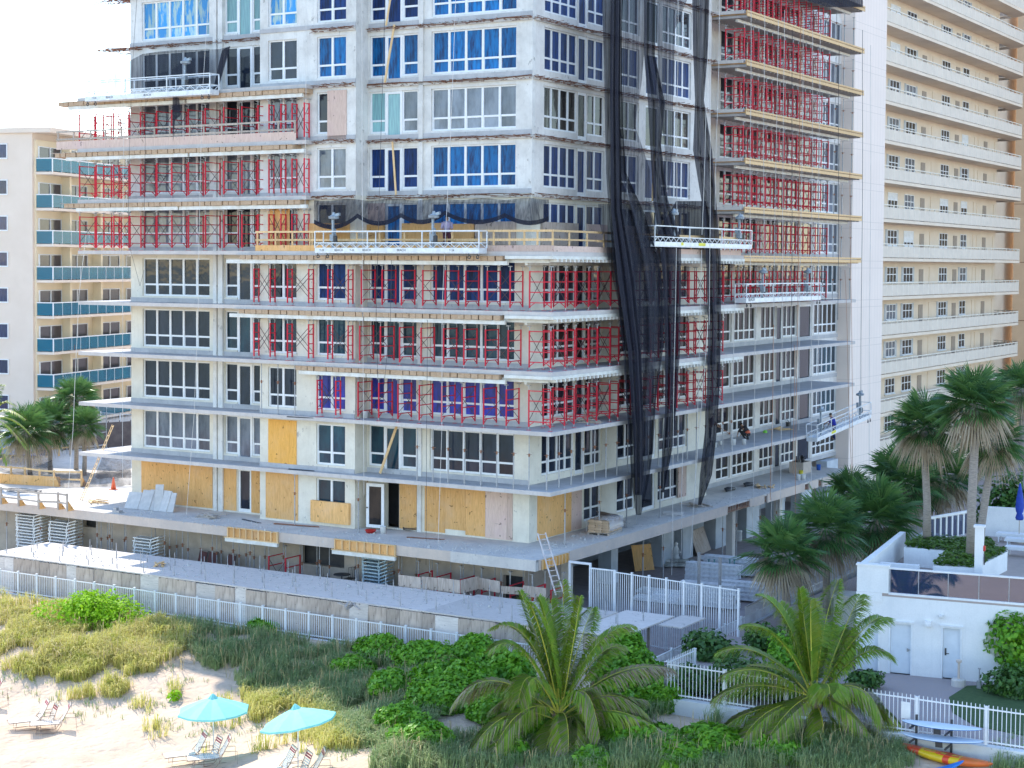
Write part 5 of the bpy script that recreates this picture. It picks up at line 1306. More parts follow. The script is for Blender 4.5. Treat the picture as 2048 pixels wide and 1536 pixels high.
# bare pipe scaffold beyond the terrace and dark screen
def tube_scaffold(label, posts, zb, heights, mt):
    r = root('pipe_scaffold', label, 'scaffold', posts[0].x, posts[0].y, zb); o = posts[0]
    pm = MB().tube((0, 0, 0), (0, 0, heights[-1] + .5), .035, 6).mesh('standard', mt)
    for p in posts: part('standard', pm, r, (p.x - o.x, p.y - o.y, 0))
    for i in range(len(posts) - 1):
        for h in heights: part('ledger', MB().tube((posts[i].x - o.x, posts[i].y - o.y, h), (posts[i+1].x - o.x, posts[i+1].y - o.y, h), .03, 5).mesh('ledger', mt), r)
P = [onT(92, 906), onT(134, 908), onT(140, 913), onT(98, 911)]
tube_scaffold('bare grey pipe scaffold tower behind the rear terrace rail, left', [P[0], P[1], P[2], P[3], P[0]], Z1, (.9, 1.7, 2.5), M_steel)
P = [onT(150, 911), onT(190, 908), onT(213, 905), onT(192, 910), onT(150, 912)]
tube_scaffold('bare grey pipe scaffold tower left of the timber ladder', P, Z1, (.6, 1.5, 2.4), M_steel)
p, q = onT(126, 902), onT(262, 893)
dk = root('screen_fence', 'dark mesh screen along the far edge of the terrace', 'fence', p.x, p.y, Z1, math.atan2(q.y - p.y, q.x - p.x)); L = (q - p).length
part('mesh_panel', MB().box(0, L, -.01, .01, .05, 1.9).mesh('mesh_panel', plain('dark_mesh', (.10, .085, .09), .9, c2=(.15, .13, .13), scale=1.5)), dk)
for i in range(7): part('post', MB().tube((L * i / 6, .03, 0), (L * i / 6, .03, 2.0), .03, 6).mesh('post', M_dark), dk)
fence('white picket fence on the hotel terrace behind the dark screen', (q.x - 9, q.y + 6), (q.x + 6, q.y + 6), TP, 1.0, 8, .16)
# ------------------------------------------------------------------ white beach building on the right with roof terrace
_d0 = (HC - PZ) * F / (1347 - 533)
B = Fr(wpt(1712, 1347, _d0), math.radians(-23))
bh = bpy.data.objects.new('beach_building', None); COL.objects.link(bh); B.put(bh, 0, 0, 0)
tag(bh, 'low white rendered beach building with three white doors and a glass-railed roof terrace', 'building')
X1 = 22
M_doorw = plain('pale_blue_white_door', (.66, .71, .76), .5, c2=(.60, .65, .70))
ztp = B.onY(1717, 0, 1130).z; zr = B.onY(1800, 0, 1138).z; zrb = B.onY(1800, 0, 1189).z; zf = zrb - .12
M_bw = stucco('white_building_paint', (.80, .80, .79), (.68, .69, .69), (.70, .70, .68), .8)
dA = [B.onY(p, 0).x for p in (1724, 1772)]; dB = [B.onY(p, 0).x for p in (1790, 1838)]; dC = [B.onY(p, 0).x for p in (1896, 1938)]
zd = B.onY(1814, 0, 1246).z
w = MB(); wall_strip(w, 'x', 0, X1, 0, PZ - .1, zf, [(dA[0], dA[1], PZ, zd), (dB[0], dB[1], PZ, zd), (dC[0], dC[1], PZ, zd)], .25)
w.box(0, .25, .25, 14, PZ - .1, zf)
part('wall', w.mesh('wall', M_bw), bh)
part('terrace_floor', MB().box(.001, X1, .001, 22, zf + .002, zf + .12).mesh('terrace_floor', plain('terrace_paving', (.42, .34, .30), .8, c2=(.36, .3, .27), scale=2)), bh)
xp = B.onY(1788, 0).x
part('parapet', MB().box(-.02, xp, -.02, .26, zf + .125, ztp).box(-.02, .24, .262, 9.5, zf + .125, ztp).box(-.06, xp + .02, -.06, .3, ztp + .002, ztp + .07).mesh('parapet', M_bw), bh)
part('band', MB().box(-.035, xp - .25, -.035, -.001, zf - .25, zf + .12).mesh('band', M_bw), bh)
m_, nt_, b_ = nodes('grey_tinted_glass'); b_.inputs['Base Color'].default_value = (.03, .05, .12, 1); b_.inputs['Roughness'].default_value = .03; b_.inputs['Specular IOR Level'].default_value = .8
tr_ = nt_.nodes.new('ShaderNodeBsdfTransparent'); tr_.inputs['Color'].default_value = (.30, .36, .55, 1); mx_ = nt_.nodes.new('ShaderNodeMixShader'); mx_.inputs['Fac'].default_value = .72; b_.inputs['IOR'].default_value = 2.1
nt_.links.new(tr_.outputs[0], mx_.inputs[1]); nt_.links.new(b_.outputs[0], mx_.inputs[2]); nt_.links.new(mx_.outputs[0], nt_.nodes['Material Output'].inputs['Surface'])
M_tint = m_
gl = [xp + .05] + [B.onY(p, 0).x for p in (1848, 1908, 1970, 2031)] + [X1 - 6, X1]
for a, b in zip(gl[:-1], gl[1:]): part('glass_panel', MB().box(a + .02, b - .02, .05, .065, zrb + .05, zr - .04).mesh('glass_panel', M_tint), bh)
part('top_rail', MB().box(xp, X1, .0, .12, zr - .035, zr + .03).mesh('top_rail', M_wmetal), bh); part('bottom_rail', MB().box(xp, X1, .0, .12, zrb - .04, zrb + .045).mesh('bottom_rail', M_wmetal), bh)
for a in gl: part('baluster', MB().box(a - .016, a + .016, .03, .085, zrb + .046, zr - .036).mesh('baluster', M_steel), bh)
for (a, b), nm in ((dA, 0), (dB, 1), (dC, 2)):
    d = part('door', MB().box(a + .07, b - .07, .1, .15, PZ + .02, zd - .07).mesh('door', M_doorw), bh)
    part('door_frame', MB().box(a, a + .065, -.02, .2, PZ, zd).box(b - .065, b, -.02, .2, PZ, zd).box(a + .066, b - .066, -.02, .2, zd - .065, zd).box(a - .05, b + .05, -.06, -.001, zd + .004, zd + .07).mesh('door_frame', M_wmetal), d)
    hx = b - .2 if nm < 2 else a + .17
    part('handle', MB().box(hx - .03, hx + .03, .07, .099, PZ + .92, PZ + 1.2 if nm == 2 else PZ + 1.05).bar((hx, .06, PZ + 1.0), (hx + .14, .06, PZ + 1.0), .025).mesh('handle', M_dark if nm == 2 else M_steel), d)
p = B.onY(1857, 0, 1246); part('wall_lamp', MB().box(p.x - .12, p.x + .12, -.16, -.001, p.z - .12, p.z + .1).box(p.x - .08, p.x + .08, -.2, -.162, p.z - .1, p.z).mesh('wall_lamp', M_white), bh)
p = B.onY(1883, 0, 1229); part('dome_camera', MB().lathe([(.09, 0), (.09, -.06), (.06, -.13), (.01, -.15)], 10, (p.x, -.1, p.z)).mesh('dome_camera', M_white), bh)
# planters, pillar, inner walls
ZPL = zf + .95
def BZ(px, py, z): return B.onZ(px, py, z)
def planter(pts, nm):
    P = [BZ(px, py, ZPL) for px, py in pts]
    o = part('planter', MB().prism([(p.x, p.y) for p in P], zf + .125, ZPL).mesh('planter', M_bw), bh); return P
PLA = planter([(1808, 1094), (1905, 1103), (1990, 1098), (1984, 1084), (1868, 1080), (1830, 1082)], 'a')
PLB = planter([(1866, 1131), (1950, 1136), (2015, 1103), (1992, 1099), (1900, 1104)], 'b')
p = BZ(1952, 1137, ZPL); part('pillar', MB().box(p.x - .05, p.x + .28, p.y - .15, p.y + .15, zf + .125, zf + 2.65).mesh('pillar', M_bw), bh)
part('pillar_cap', MB().box(p.x - .1, p.x + .33, p.y - .2, p.y + .2, zf + 2.652, zf + 2.74).mesh('pillar_cap', M_bw), bh)
part('hose_box', MB().box(p.x + .281, p.x + .36, p.y - .1, p.y + .1, zf + 1.7, zf + 1.9).mesh('hose_box', M_redp), bh)
part('hose', MB().path([(p.x + .32, p.y + .1 * math.cos(t), zf + 1.35 + .22 * math.sin(t)) for t in [i * PI / 6 for i in range(13)]], .022, 5).mesh('hose', M_dark), bh)
p = BZ(1760, 1118, ztp - .1); part('inner_wall', MB().box(p.x, p.x + 1.6, p.y, p.y + .25, zf + .125, ztp - .25).mesh('inner_wall', M_bw), bh)
p = BZ(1855, 1118, zf + .5); solo_o = part('vent', MB().box(p.x - .25, p.x + .2, p.y + 1.9, p.y + 1.95, zf + .45, zf + .7).mesh('vent', M_dark), bh)
# rear panel wall, white baluster fence
zq = zf + .12
pw0 = BZ(1966, 1072, zq); pw1 = BZ(2075, 1076, zq)
part('rear_wall', MB().box(pw0.x, pw0.x + 9, pw0.y, pw0.y + .2, zq + .003, zq + 1.45).box(pw0.x, pw0.x + .12, pw0.y - .01, pw0.y + .21, zq + 1.453, zq + 3.0).mesh('rear_wall', M_bw), bh)
a = BZ(1856, 1083, ZPL); b = BZ(1937, 1068, ZPL)
m = MB(); n = 7
r = root('baluster_screen', 'white slanting screen of thick bars behind the palm trunks', 'fence', 0, 0, 0)
B.put(r, a.x, a.y, ZPL, math.atan2(b.y - a.y, b.x - a.x)); L = (b - a).length
for i in range(n + 1): part('bar', MB().box(L * i / n - .05, L * i / n + .05, -.05, .05, 0, 1.0).mesh('bar', M_wmetal), r)
part('top_rail', MB().box(-.1, L + .1, -.07, .07, 1.002, 1.1).mesh('top_rail', M_wmetal), r); part('screen_glass', MB().box(0, L, -.01, .01, .05, .95).mesh('screen_glass', M_tint), r)
# side yard: concrete box, retaining walls
p = B.onZ(1693, 1285, .4)
o = solo('concrete_box', MB().box(-.55, .55, -.6, .6, -.5, 2.2).box(-.6, .6, -.65, .65, 2.202, 2.3).mesh('concrete_box', M_concl), 'plain concrete box against the left side of the white beach building', 'utility box', 0, 0, 0); B.put(o, p.x, p.y + .3, .3)
xw = onX(1500, 0); 
def side_wall(label, px0, py0, px1, py1, zt, mt, rail=False):
    a, b = onZ(px0, py0, zt), onZ(px1, py1, zt); L = (b - a).length
    r = root('side_wall', label, 'wall', a.x, a.y, -.3, math.atan2(b.y - a.y, b.x - a.x))
    part('masonry', MB().box(0, L, -.12, .12, 0, zt + .3).mesh('masonry', mt), r)
    if rail:
        m = MB()
        for i in range(int(L / .13)): m.box(i * .13, i * .13 + .025, -.012, .012, zt + .34, zt + 1.2)
        part('pickets', m.mesh('pickets', M_steel), r); part('rail', MB().box(0, L, -.03, .03, zt + 1.202, zt + 1.25).mesh('rail', M_steel), r)
M_gwall = plain('grey_garden_wall', (.40, .42, .45), .85, c2=(.32, .34, .37))
side_wall('grey garden wall with railing running back among the fan palms', 1490, 1255, 1850, 1062, 1.25, M_gwall, True)
# terrace furniture
def sunbed():
    m = MB().box(-.95, .95, -.32, .32, .3, .36)
    for x in (-.8, .8):
        for y in (-.28, .28): m.box(x - .03, x + .03, y - .03, y + .03, 0, .298)
    return m.mesh('frame', M_wmetal), MB().box(-.93, .35, -.3, .3, .363, .44).bar((.35, 0, .40), (.93, 0, .5), .6, .07).mesh('cushion', M_white)
sf, sc_ = sunbed()
for i, (px, py) in enumerate(((2010, 1072), (2012, 1084), (2030, 1095), (2030, 1112))):
    p = B.onZ(px, py, zf + .12); r = root('sunbed', 'white sunbed on the roof terrace, %s row from the rear wall' % oname(i), 'sunbed', 0, 0, 0, 0, 'white sunbeds on the roof terrace'); B.put(r, p.x + .5, p.y, zf + .123, math.radians(-4)); part('frame', sf, r); part('cushion', sc_, r)
p = B.onZ(2038, 1086, zf + .12); r = root('closed_umbrella', 'closed royal blue umbrella tied up on the roof terrace', 'umbrella', 0, 0, 0); B.put(r, p.x, p.y, zf + .123)
M_blu = plain('royal_blue_canvas', (.015, .06, .42), .7, c2=(.01, .04, .3), scale=5)
part('pole', MB().tube((0, 0, 0), (0, 0, 2.9), .025, 8).lathe([(.25, 0), (.25, .05), (.05, .08)], 12).mesh('pole', M_lumber2), r)
part('canopy', MB().lathe([(.16, 1.1), (.2, 1.2), (.13, 1.42), (.17, 1.5), (.2, 1.65), (.17, 2.1), (.1, 2.5), (.03, 2.85)], 10).mesh('canopy', M_blu, True), r)
# bollard lamp and standpipe on the patio
p = onZ(1917, 1372, PZ); r = root('bollard_lamp', 'tan bollard lamp on a concrete base by the brick path', 'lamp', p.x, p.y, PZ)
part('base', MB().lathe([(.28, 0), (.28, .25), (.26, .28), (.05, .29)], 14).mesh('base', M_concl), r); part('post', MB().tube((0, 0, .29), (0, 0, .9), .05, 8).mesh('post', M_fascia), r); part('lamp_head', MB().lathe([(.05, .9), (.11, .94), (.11, 1.02), (.04, 1.05)], 10).mesh('lamp_head', M_fascia), r)
p = onZ(1958, 1378, PZ); solo('standpipe', MB().box(-.08, .08, -.06, .06, 0, .3).tube((0, 0, .3), (0, 0, .75), .02, 6).box(-.05, .05, -.03, .03, .752, .8).mesh('standpipe', M_steel), 'thin grey standpipe in the grass by the bollard lamp', 'standpipe', p.x, p.y, PZ + .02)
M_lawn = plain('lawn_green', (.035, .075, .02), .9, c2=(.055, .10, .03), scale=6)
lp = [onZ(px, py, PZ + .01) for px, py in ((1935, 1372), (1898, 1395), (1905, 1425), (1950, 1452), (2090, 1480), (2090, 1370))]
solo('lawn', MB().prism([(p.x, p.y) for p in lp], PZ + .004, PZ + .03).mesh('lawn', M_lawn), None, None, kind='structure')
# ------------------------------------------------------------------ plants
L_coco = foliage('coconut_leaflet', (.26, .37, .03), (.12, .25, .025), (.34, .39, .05), .3, .4)
L_cocob = foliage('dry_leaflet', (.36, .28, .19), (.24, .19, .12), None, .2)
M_rachis = plain('yellow_rachis', (.55, .50, .06), .5, c2=(.42, .42, .06), scale=4)
M_trunk = plain('palm_trunk', (.34, .30, .26), .9, c2=(.22, .19, .17), scale=9, stretch=(.6, .6, 3), bmp=.6)
M_trunkb = plain('boot_fibre', (.26, .19, .13), .9, c2=(.36, .29, .21), scale=7, bmp=.6)
L_fan = foliage('fan_leaf', (.06, .155, .045), (.12, .225, .06), (.045, .12, .06), .3, .35)
L_fanb = foliage('dry_fan_leaf', (.46, .38, .27), (.34, .27, .18), None, .2)
L_grape = foliage('sea_grape_leaf', (.20, .42, .008), (.34, .58, .01), (.15, .34, .008), .35, .75)
L_bush = foliage('scaevola_leaf', (.10, .29, .015), (.22, .44, .025), (.07, .20, .015), .3, .45)
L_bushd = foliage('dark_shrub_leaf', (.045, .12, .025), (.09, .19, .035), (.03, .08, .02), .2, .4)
L_cover = foliage('ground_cover_leaf', (.07, .15, .02), (.12, .22, .03), None, .3)
L_grass_sun = foliage('dune_grass_sun_tone', (.48, .48, .10), (.66, .58, .24), (.38, .42, .07), .4, .6)  # blades of the lit zone, sunlight put into the brighter yellow tone
L_grass_shade = foliage('dune_grass_shade_tone', (.20, .31, .12), (.36, .40, .19), (.15, .26, .10), .35, .6)  # same grass with the tower's shade put into a darker grey-green
rv = random.Random(21)
def frond_mesh(base, ctrl, tip, width, seed, droop=1.0, n=84, mats=None, dry=.0):
    """leaflets on both sides of a curved rachis; points in local metres"""
    r = random.Random(seed); m = MB()
    P = []
    for i in range(n + 1):
        t = i / n; P.append(base * ((1-t)**2) + ctrl * (2*t*(1-t)) + tip * (t*t))
    L = (tip - base).length
    m.path(P[::6] + ([P[-1]] if n % 6 else []), [max(.007, .03 * (1 - .85 * i / (n / 6))) for i in range(len(P[::6]) + (1 if n % 6 else 0))], 5, 1)
    roll = r.uniform(-.35, .35)
    for i in range(int(n * .16), n):
        t = i / n; p = P[i]; d = (P[min(i+1, n)] - P[i-1]).normalized()
        side = d.cross(V((0, 0, 1)))
        if side.length < .15: side = d.cross(V((1, 0, 0)))
        side.normalize(); upv = side.cross(d).normalized()
        ln = width * (math.sin(PI * min(1, max(0, (t - .06)) * .98 + .05)) ** .6) * r.uniform(.82, 1.08)
        for s in (-1, 1):
            for rep in range(3):
                q = p + d * r.uniform(-.5, .5) * L / n
                a = (side * s * math.cos(roll * s) + upv * (.34 + .2 * math.sin(roll)) + d * (.42 + .55 * t)).normalized()
                e1 = q + a * ln * .45 - V((0, 0, .05 * ln * droop)); e2 = q + a * ln * r.uniform(.85, 1) - V((0, 0, ln * droop * r.uniform(.22, .5)))
                w_ = V((0, 0, 1)).cross(a); w_ = (w_.normalized() if w_.length > .05 else side) * (.021 + .008 * r.random())
                w_ = w_ * .7 + d * .009
                mi = 2 if (r.random() < dry * (0.3 + t)) else 0
                m.add([q - w_ * .5, q + w_ * .5, e1 + w_, e1 - w_, e2 + w_ * .12, e2 - w_ * .12], [(0, 1, 2, 3), (3, 2, 4, 5)], mi)
    return m.mesh('frond', mats or [L_coco, M_rachis, L_cocob])
def coconut(label, base_px, base_d, crown_px, fronds, seed):
    r = random.Random(seed); b = atD(*base_px, base_d); c = atD(*crown_px, base_d)
    t = root('palm_tree', label, 'palm tree', b.x, b.y, b.z); c = c - b
    m = MB().path([(0, 0, -.4), (0.03, 0, 0), (c.x * .4, c.y * .4, c.z * .45), (c.x, c.y, c.z)], [.3, .25, .17, .12], 10)
    for i in range(16):
        a = r.uniform(0, 6.28); zz = r.uniform(.2, .95); m.bar((c.x * zz + .1 * math.cos(a), c.y * zz + .1 * math.sin(a), c.z * zz), (c.x * zz + .3 * math.cos(a), c.y * zz + .3 * math.sin(a), c.z * zz + r.uniform(.1, .4)), .09, .03)
    part('trunk', m.mesh('trunk', M_trunkb, True), t)
    for i, (cp, tp, dd, dry) in enumerate(fronds):
        ctrl = atD(*cp, base_d + dd * .45) - b; tip = atD(*tp, base_d + dd) - b
        base = c + V((r.uniform(-.08, .08), r.uniform(-.08, .08), r.uniform(-.25, .1)))
        part('frond', frond_mesh(base, ctrl, tip, 1.0, seed * 100 + i, 1.3 + .6 * (tp[1] > 1330), dry=dry), t)
    return t
g1 = ground(1120, 1488)
d1 = W(*g1).y
coconut('feathery young coconut palm in the middle foreground, left of the fence corner', (1120, 1488), d1, (1118, 1430), [
 ((1085, 1290), (1040, 1182), 1.6, .05), ((1128, 1280), (1126, 1160), 2.2, .05), ((1085, 1250), (1058, 1205), -.5, 0), ((1100, 1240), (1078, 1195), .4, .02),
 ((1060, 1215), (984, 1256), 1.0, .1), ((1050, 1240), (980, 1300), -.6, .12), ((1052, 1285), (1036, 1408), -1.6, .15), ((980, 1300), (908, 1408), .3, .5), ((990, 1330), (935, 1395), 1.0, .5),
 ((1010, 1385), (938, 1508), -1.2, .3), ((1040, 1370), (974, 1528), -1.8, .3), ((1140, 1420), (1136, 1520), -2.2, .3), ((1105, 1450), (1085, 1522), -1.6, .3), ((1178, 1310), (1200, 1478), -1.4, .35),
 ((1220, 1385), (1336, 1470), -.8, .3), ((1235, 1310), (1345, 1338), .9, .7), ((1225, 1345), (1298, 1436), .4, .5), ((1185, 1250), (1266, 1252), .3, .15), ((1160, 1270), (1186, 1216), 1.6, .1), ((1190, 1290), (1240, 1290), 1.4, .2),
 ((1110, 1260), (1102, 1200), 1.2, .1), ((1150, 1270), (1160, 1195), -.3, .05), ((1065, 1350), (985, 1420), 1.3, .4), ((1180, 1380), (1290, 1400), 1.5, .4)], 3)
g2 = ground(1640, 1478)
d2 = W(*g2).y
coconut('feathery young coconut palm before the spear-top fence on the right', (1640, 1478), d2, (1628, 1395), [
 ((1580, 1200), (1515, 1190), .8, .05), ((1612, 1270), (1600, 1176), .6, 0), ((1640, 1250), (1676, 1160), 1.4, .05), ((1570, 1240), (1484, 1252), -.2, .08), ((1520, 1265), (1434, 1306), .4, .1),
 ((1535, 1310), (1446, 1352), -.9, .25), ((1500, 1345), (1428, 1398), .2, .3), ((1530, 1395), (1478, 1490), -1.2, .25), ((1480, 1410), (1440, 1466), .2, .35), ((1590, 1395), (1540, 1470), -1.6, .3),
 ((1652, 1430), (1645, 1512), -2.0, .15), ((1730, 1370), (1802, 1452), -.6, .3), ((1730, 1330), (1765, 1440), -1.2, .25), ((1730, 1265), (1776, 1312), .2, .12), ((1735, 1220), (1770, 1236), 1.0, .1), ((1700, 1220), (1722, 1190), 1.8, .1),
 ((1660, 1345), (1660, 1388), -2.0, .1), ((1620, 1260), (1622, 1200), -.6, 0), ((1590, 1250), (1560, 1205), 1.6, .05), ((1680, 1300), (1700, 1260), 1.5, .2), ((1590, 1330), (1500, 1330), 1.5, .3), ((1690, 1390), (1740, 1470), -1.5, .3)], 4)

# ---- fan (cabbage) palms
def fan_crown(seed, nleaf=44, R=1.25, dryfrac=.3):
    r = random.Random(seed); m = MB()
    for i in range(nleaf):
        u = (i + .5) / nleaf; el = math.radians(82 - 150 * u ** .85 + r.uniform(-9, 9)); az = i * 2.39996 + r.uniform(-.25, .25)
        d = V((math.cos(az) * math.cos(el), math.sin(az) * math.cos(el), math.sin(el)))
        dry = u > 1 - dryfrac and r.random() < .85; mi = 1 if dry else 0
        pl = R * r.uniform(.38, .5); base = d * pl + V((0, 0, -.12 * pl * (1 - abs(d.z))))
        side = d.cross(V((0, 0, 1))); side = side.normalized() if side.length > .05 else V((1, 0, 0)); up = side.cross(d).normalized()
        m.bar(d * .05, base, .03, .02, mi)
        k = 30; fl = R * r.uniform(.62, .8)
        tw = r.uniform(-.5, .5)
        for j in range(k):
            a = math.radians(-118 + 236 * j / (k - 1)); ln = fl * (1 - .28 * abs(a) / 2.06) * r.uniform(.9, 1.06)
            ax = side * math.cos(tw) + up * math.sin(tw); ay = up * math.cos(tw) - side * math.sin(tw)
            q = (d * math.cos(a) + ax * math.sin(a) + ay * .16 * abs(math.sin(a))).normalized()
            e1 = base + q * ln * .55; dr = ln * (r.uniform(.10, .26) + (.3 if dry else 0)); e2 = base + q * ln - V((0, 0, dr))
            pw = q.cross(d); pw = (pw.normalized() if pw.length > .05 else ay); pw = (pw * .4 + d.cross(q).cross(q) * .0 + ay.cross(q) * .6)
            pw = (pw.normalized() if pw.length > .01 else side) * (.019 * R)
            m.add([base, e1 + pw, e1 - pw, e2], [(0, 1, 2), (2, 1, 3)], mi)
    return m
FANS = [fan_crown(50 + i, 46 + 4 * (i % 3), 1.25, .22 if i else .3).mesh('crown', [L_fan, L_fanb]) for i in range(4)]
FANS += [fan_crown(70 + i, 66, 1.25, .27).mesh('crown', [L_fan, L_fanb]) for i in range(2)]
def fan_palm(label, cpx, cr_px, depth, base_z, base_px=None, variant=0, tr=.17, group=None):
    c = atD(*cpx, depth); s = cr_px / pxm(c) / 1.22
    b = V((c.x, c.y, base_z))
    if base_px: q = atD(*base_px, depth); b = V((q.x, q.y, base_z))
    t = root('palm_tree', label, 'palm tree', b.x, b.y, b.z, rv.uniform(0, 6), group)
    e = t.rotation_euler.z; dw = (EX * (c.x - b.x) + EY * (c.y - b.y)); dl = V((dw.x * math.cos(-e) - dw.y * math.sin(-e), dw.x * math.sin(-e) + dw.y * math.cos(-e), c.z - b.z))
    m = MB().path([(0, 0, -.1), (dl.x * .3 + .04, dl.y * .3, dl.z * .33), (dl.x * .7, dl.y * .7 + .03, dl.z * .68), tuple(dl)], [tr * 1.15, tr, tr * .95, tr * 1.25], 12)
    part('trunk', m.mesh('trunk', M_trunk, True), t)
    o = part('crown', FANS[variant], t, tuple(dl)); o.scale = (s, s, s * .95); return t
dAB = W(*B_w).y if False else None
pA = BZ(1853, 1083, ZPL); wA_ = B.o + B.ex * pA.x + B.ey * pA.y; dA_ = wA_.y
pB = BZ(1942, 1116, ZPL); wB_ = B.o + B.ex * pB.x + B.ey * pB.y; dB_ = wB_.y
fan_palm('tall fan palm growing from the left end of the roof planter', (1850, 850), 78, dA_, ZPL - .1, (1854, 1083), 4, .17)
fan_palm('tallest fan palm, thick pale trunk, in the roof planter beside the white pillar', (1950, 805), 88, dB_, ZPL - .1, (1942, 1116), 5, .19)
fan_palm('leaning fan palm behind the tallest one with a skirt of dry leaves', (1984, 878), 74, dB_ + 2.5, ZPL - .8, (1958, 1062), 4, .17)
fan_palm('dark fan palm half cut off by the right edge', (2040, 775), 62, dB_ + 7, 1.2, (2085, 1060), 1, .17)
fan_palm('low dark fan palm nearest the yard, beside the stacked beams', (1568, 1105), 88, 76, .3, (1650, 1290) if False else (1578, 1290), 0, .18)
fan_palm('dark fan palm behind the one nearest the yard', (1650, 1055), 92, 79, .6, (1655, 1260), 1, .18)
fan_palm('bushy fan palm against the grooved end wall', (1752, 1035), 96, 84, .6, (1722, 1230), 2, .18)
fan_palm('dark fan palm between the end wall and the tall trunks', (1800, 965), 88, 90, .8, (1790, 1160), 3, .17)
fan_palm('dark fan palm behind the two tall trunks', (1880, 950), 84, 92, .8, (1880, 1110), 0, .17)
fan_palm('low fan palm at the foot of the grooved wall, left of the bushy one', (1700, 985), 60, 97, .4, (1705, 1100), 1, .15)
for i, (px, py, rr_, dd, v, nm) in enumerate(((152, 795, 52, 112, 0, 'highest'), (100, 845, 56, 110, 2, 'middle'), (52, 858, 60, 107, 1, 'leftmost'), (168, 850, 46, 109, 3, 'rightmost'))):
    fan_palm('sunlit fan palm, %s of the clump before the cream hotel' % nm, (px, py), rr_, dd, 3.6, (px + (10 if i == 2 else 0), 905), v, .14, 'fan palms by the hotel')
t = root('palm_tree', 'coconut fronds reaching in at the left edge beside the hotel', 'palm tree', *atD(-12, 890, 104))
c_ = atD(-14, 838, 104); b_ = atD(-12, 890, 104)
part('trunk', MB().path([(0, 0, -3), (0, 0, 0), tuple(c_ - b_)], [.16, .14, .12], 8).mesh('trunk', M_trunk, True), t)
for i, (cp, tp, dd) in enumerate((((0, 790), (30, 812), 0), ((10, 800), (52, 840), -1), ((15, 840), (55, 900), -.5), ((-5, 860), (15, 930), -1), ((-10, 780), (5, 770), 1), ((20, 825), (60, 870), 1))):
    part('frond', frond_mesh(c_ - b_, atD(*cp, 104 + dd * .5) - b_, atD(*tp, 104 + dd) - b_, .7, 900 + i, dry=.2, n=36), t)

# ---- broad-leaf shrubs
def leaf_blob(blobs, n, size, seed, ground_z=None, fill=.35, up=.5):
    r = random.Random(seed); m = MB(); tot = sum(b[3] * b[4] + b[3] * b[5] for b in blobs)
    for (cx, cy, cz, rx, ry, rz) in blobs:
        k = int(n * (rx * ry + rx * rz) / tot)
        for _ in range(k):
            v = V((r.gauss(0, 1), r.gauss(0, 1), r.gauss(0, 1))).normalized(); q = 1 - fill * r.random() ** 1.6
            q *= 1 + .24 * mnoise.noise((v.x * 2.1 + cx, v.y * 2.1 + cy, v.z * 2.1 + seed)) + .2 * mnoise.noise((v.x * 5 + cx, v.y * 5 + cy, v.z * 5 + seed))
            p = V((cx + v.x * rx * q, cy + v.y * ry * q, cz + v.z * rz * q))
            if ground_z is not None and p.z < ground_z: continue
            nn = (v * .8 + V((r.gauss(0, .5), r.gauss(0, .5), r.gauss(0, .5) + up))).normalized()
            a = nn.cross(V((r.gauss(0, 1), r.gauss(0, 1), r.gauss(0, 1)))).normalized(); b = nn.cross(a); s = size * r.uniform(.6, 1.25)
            m.add([p - a * s * .5, p - b * s * .36 + a * s * .05, p + a * s * .55, p + b * s * .36 + a * s * .05], [(0, 1, 2, 3)])
    return m
def shrub(name, label, cat, base, blobs, n, size, mat, seed, group=None, fill=.35, stems=6, gz=-.1):
    """blobs relative to base"""
    t = root(name, label, cat, base.x, base.y, base.z, 0, group); r = random.Random(seed)
    m = MB()
    for i in range(stems):
        b = r.choice(blobs); m.path([(r.uniform(-.1, .1), r.uniform(-.1, .1), -.1), (b[0] * .5, b[1] * .5, b[2] * .4), (b[0] + r.uniform(-.3, .3) * b[3], b[1], b[2])], [.04, .03, .015], 5)
    part('stems', m.mesh('stems', M_trunkb), t); part('foliage', leaf_blob(blobs, n, size, seed, gz, fill).mesh('foliage', mat), t); return t
def dome(px, py, wpx, hpx, depth=None, squash=.7):
    """blob set for a mound standing on the ground, given base pixel and pixel width/height"""
    b = ground(px, py) if depth is None else atD(px, py, depth); s = pxm(b); return b, wpx / s, hpx / s
def mound(name, label, px, py, wpx, hpx, mat, n, size, seed, nb=6, group=None, depth=None, cat='shrub'):
    b, w_, h = dome(px, py, wpx, hpx, depth); r = random.Random(seed); bl = []
    for i in range(nb):
        a = i * 2.4; q = r.uniform(.1, .62) * (1 if i else 0); rr = w_ * r.uniform(.2, .32)
        bl.append((math.cos(a) * q * w_ * .55, math.sin(a) * q * w_ * .42, h * r.uniform(.22, .5) * (1 - .4 * q), rr, rr * .8, h * r.uniform(.42, .58)))
    return shrub(name, label, cat, b, bl, n, size, mat, seed, group)
mound('sea_grape', 'bright sunlit sea grape mound against the long picket fence', 185, 1246, 215, 72, L_grape, 7000, .17, 31, 9)
mound('sea_grape', 'small sunlit sea grape sprig on the sand left of the first umbrella', 352, 1398, 46, 22, L_grape, 90, .2, 32, 3)
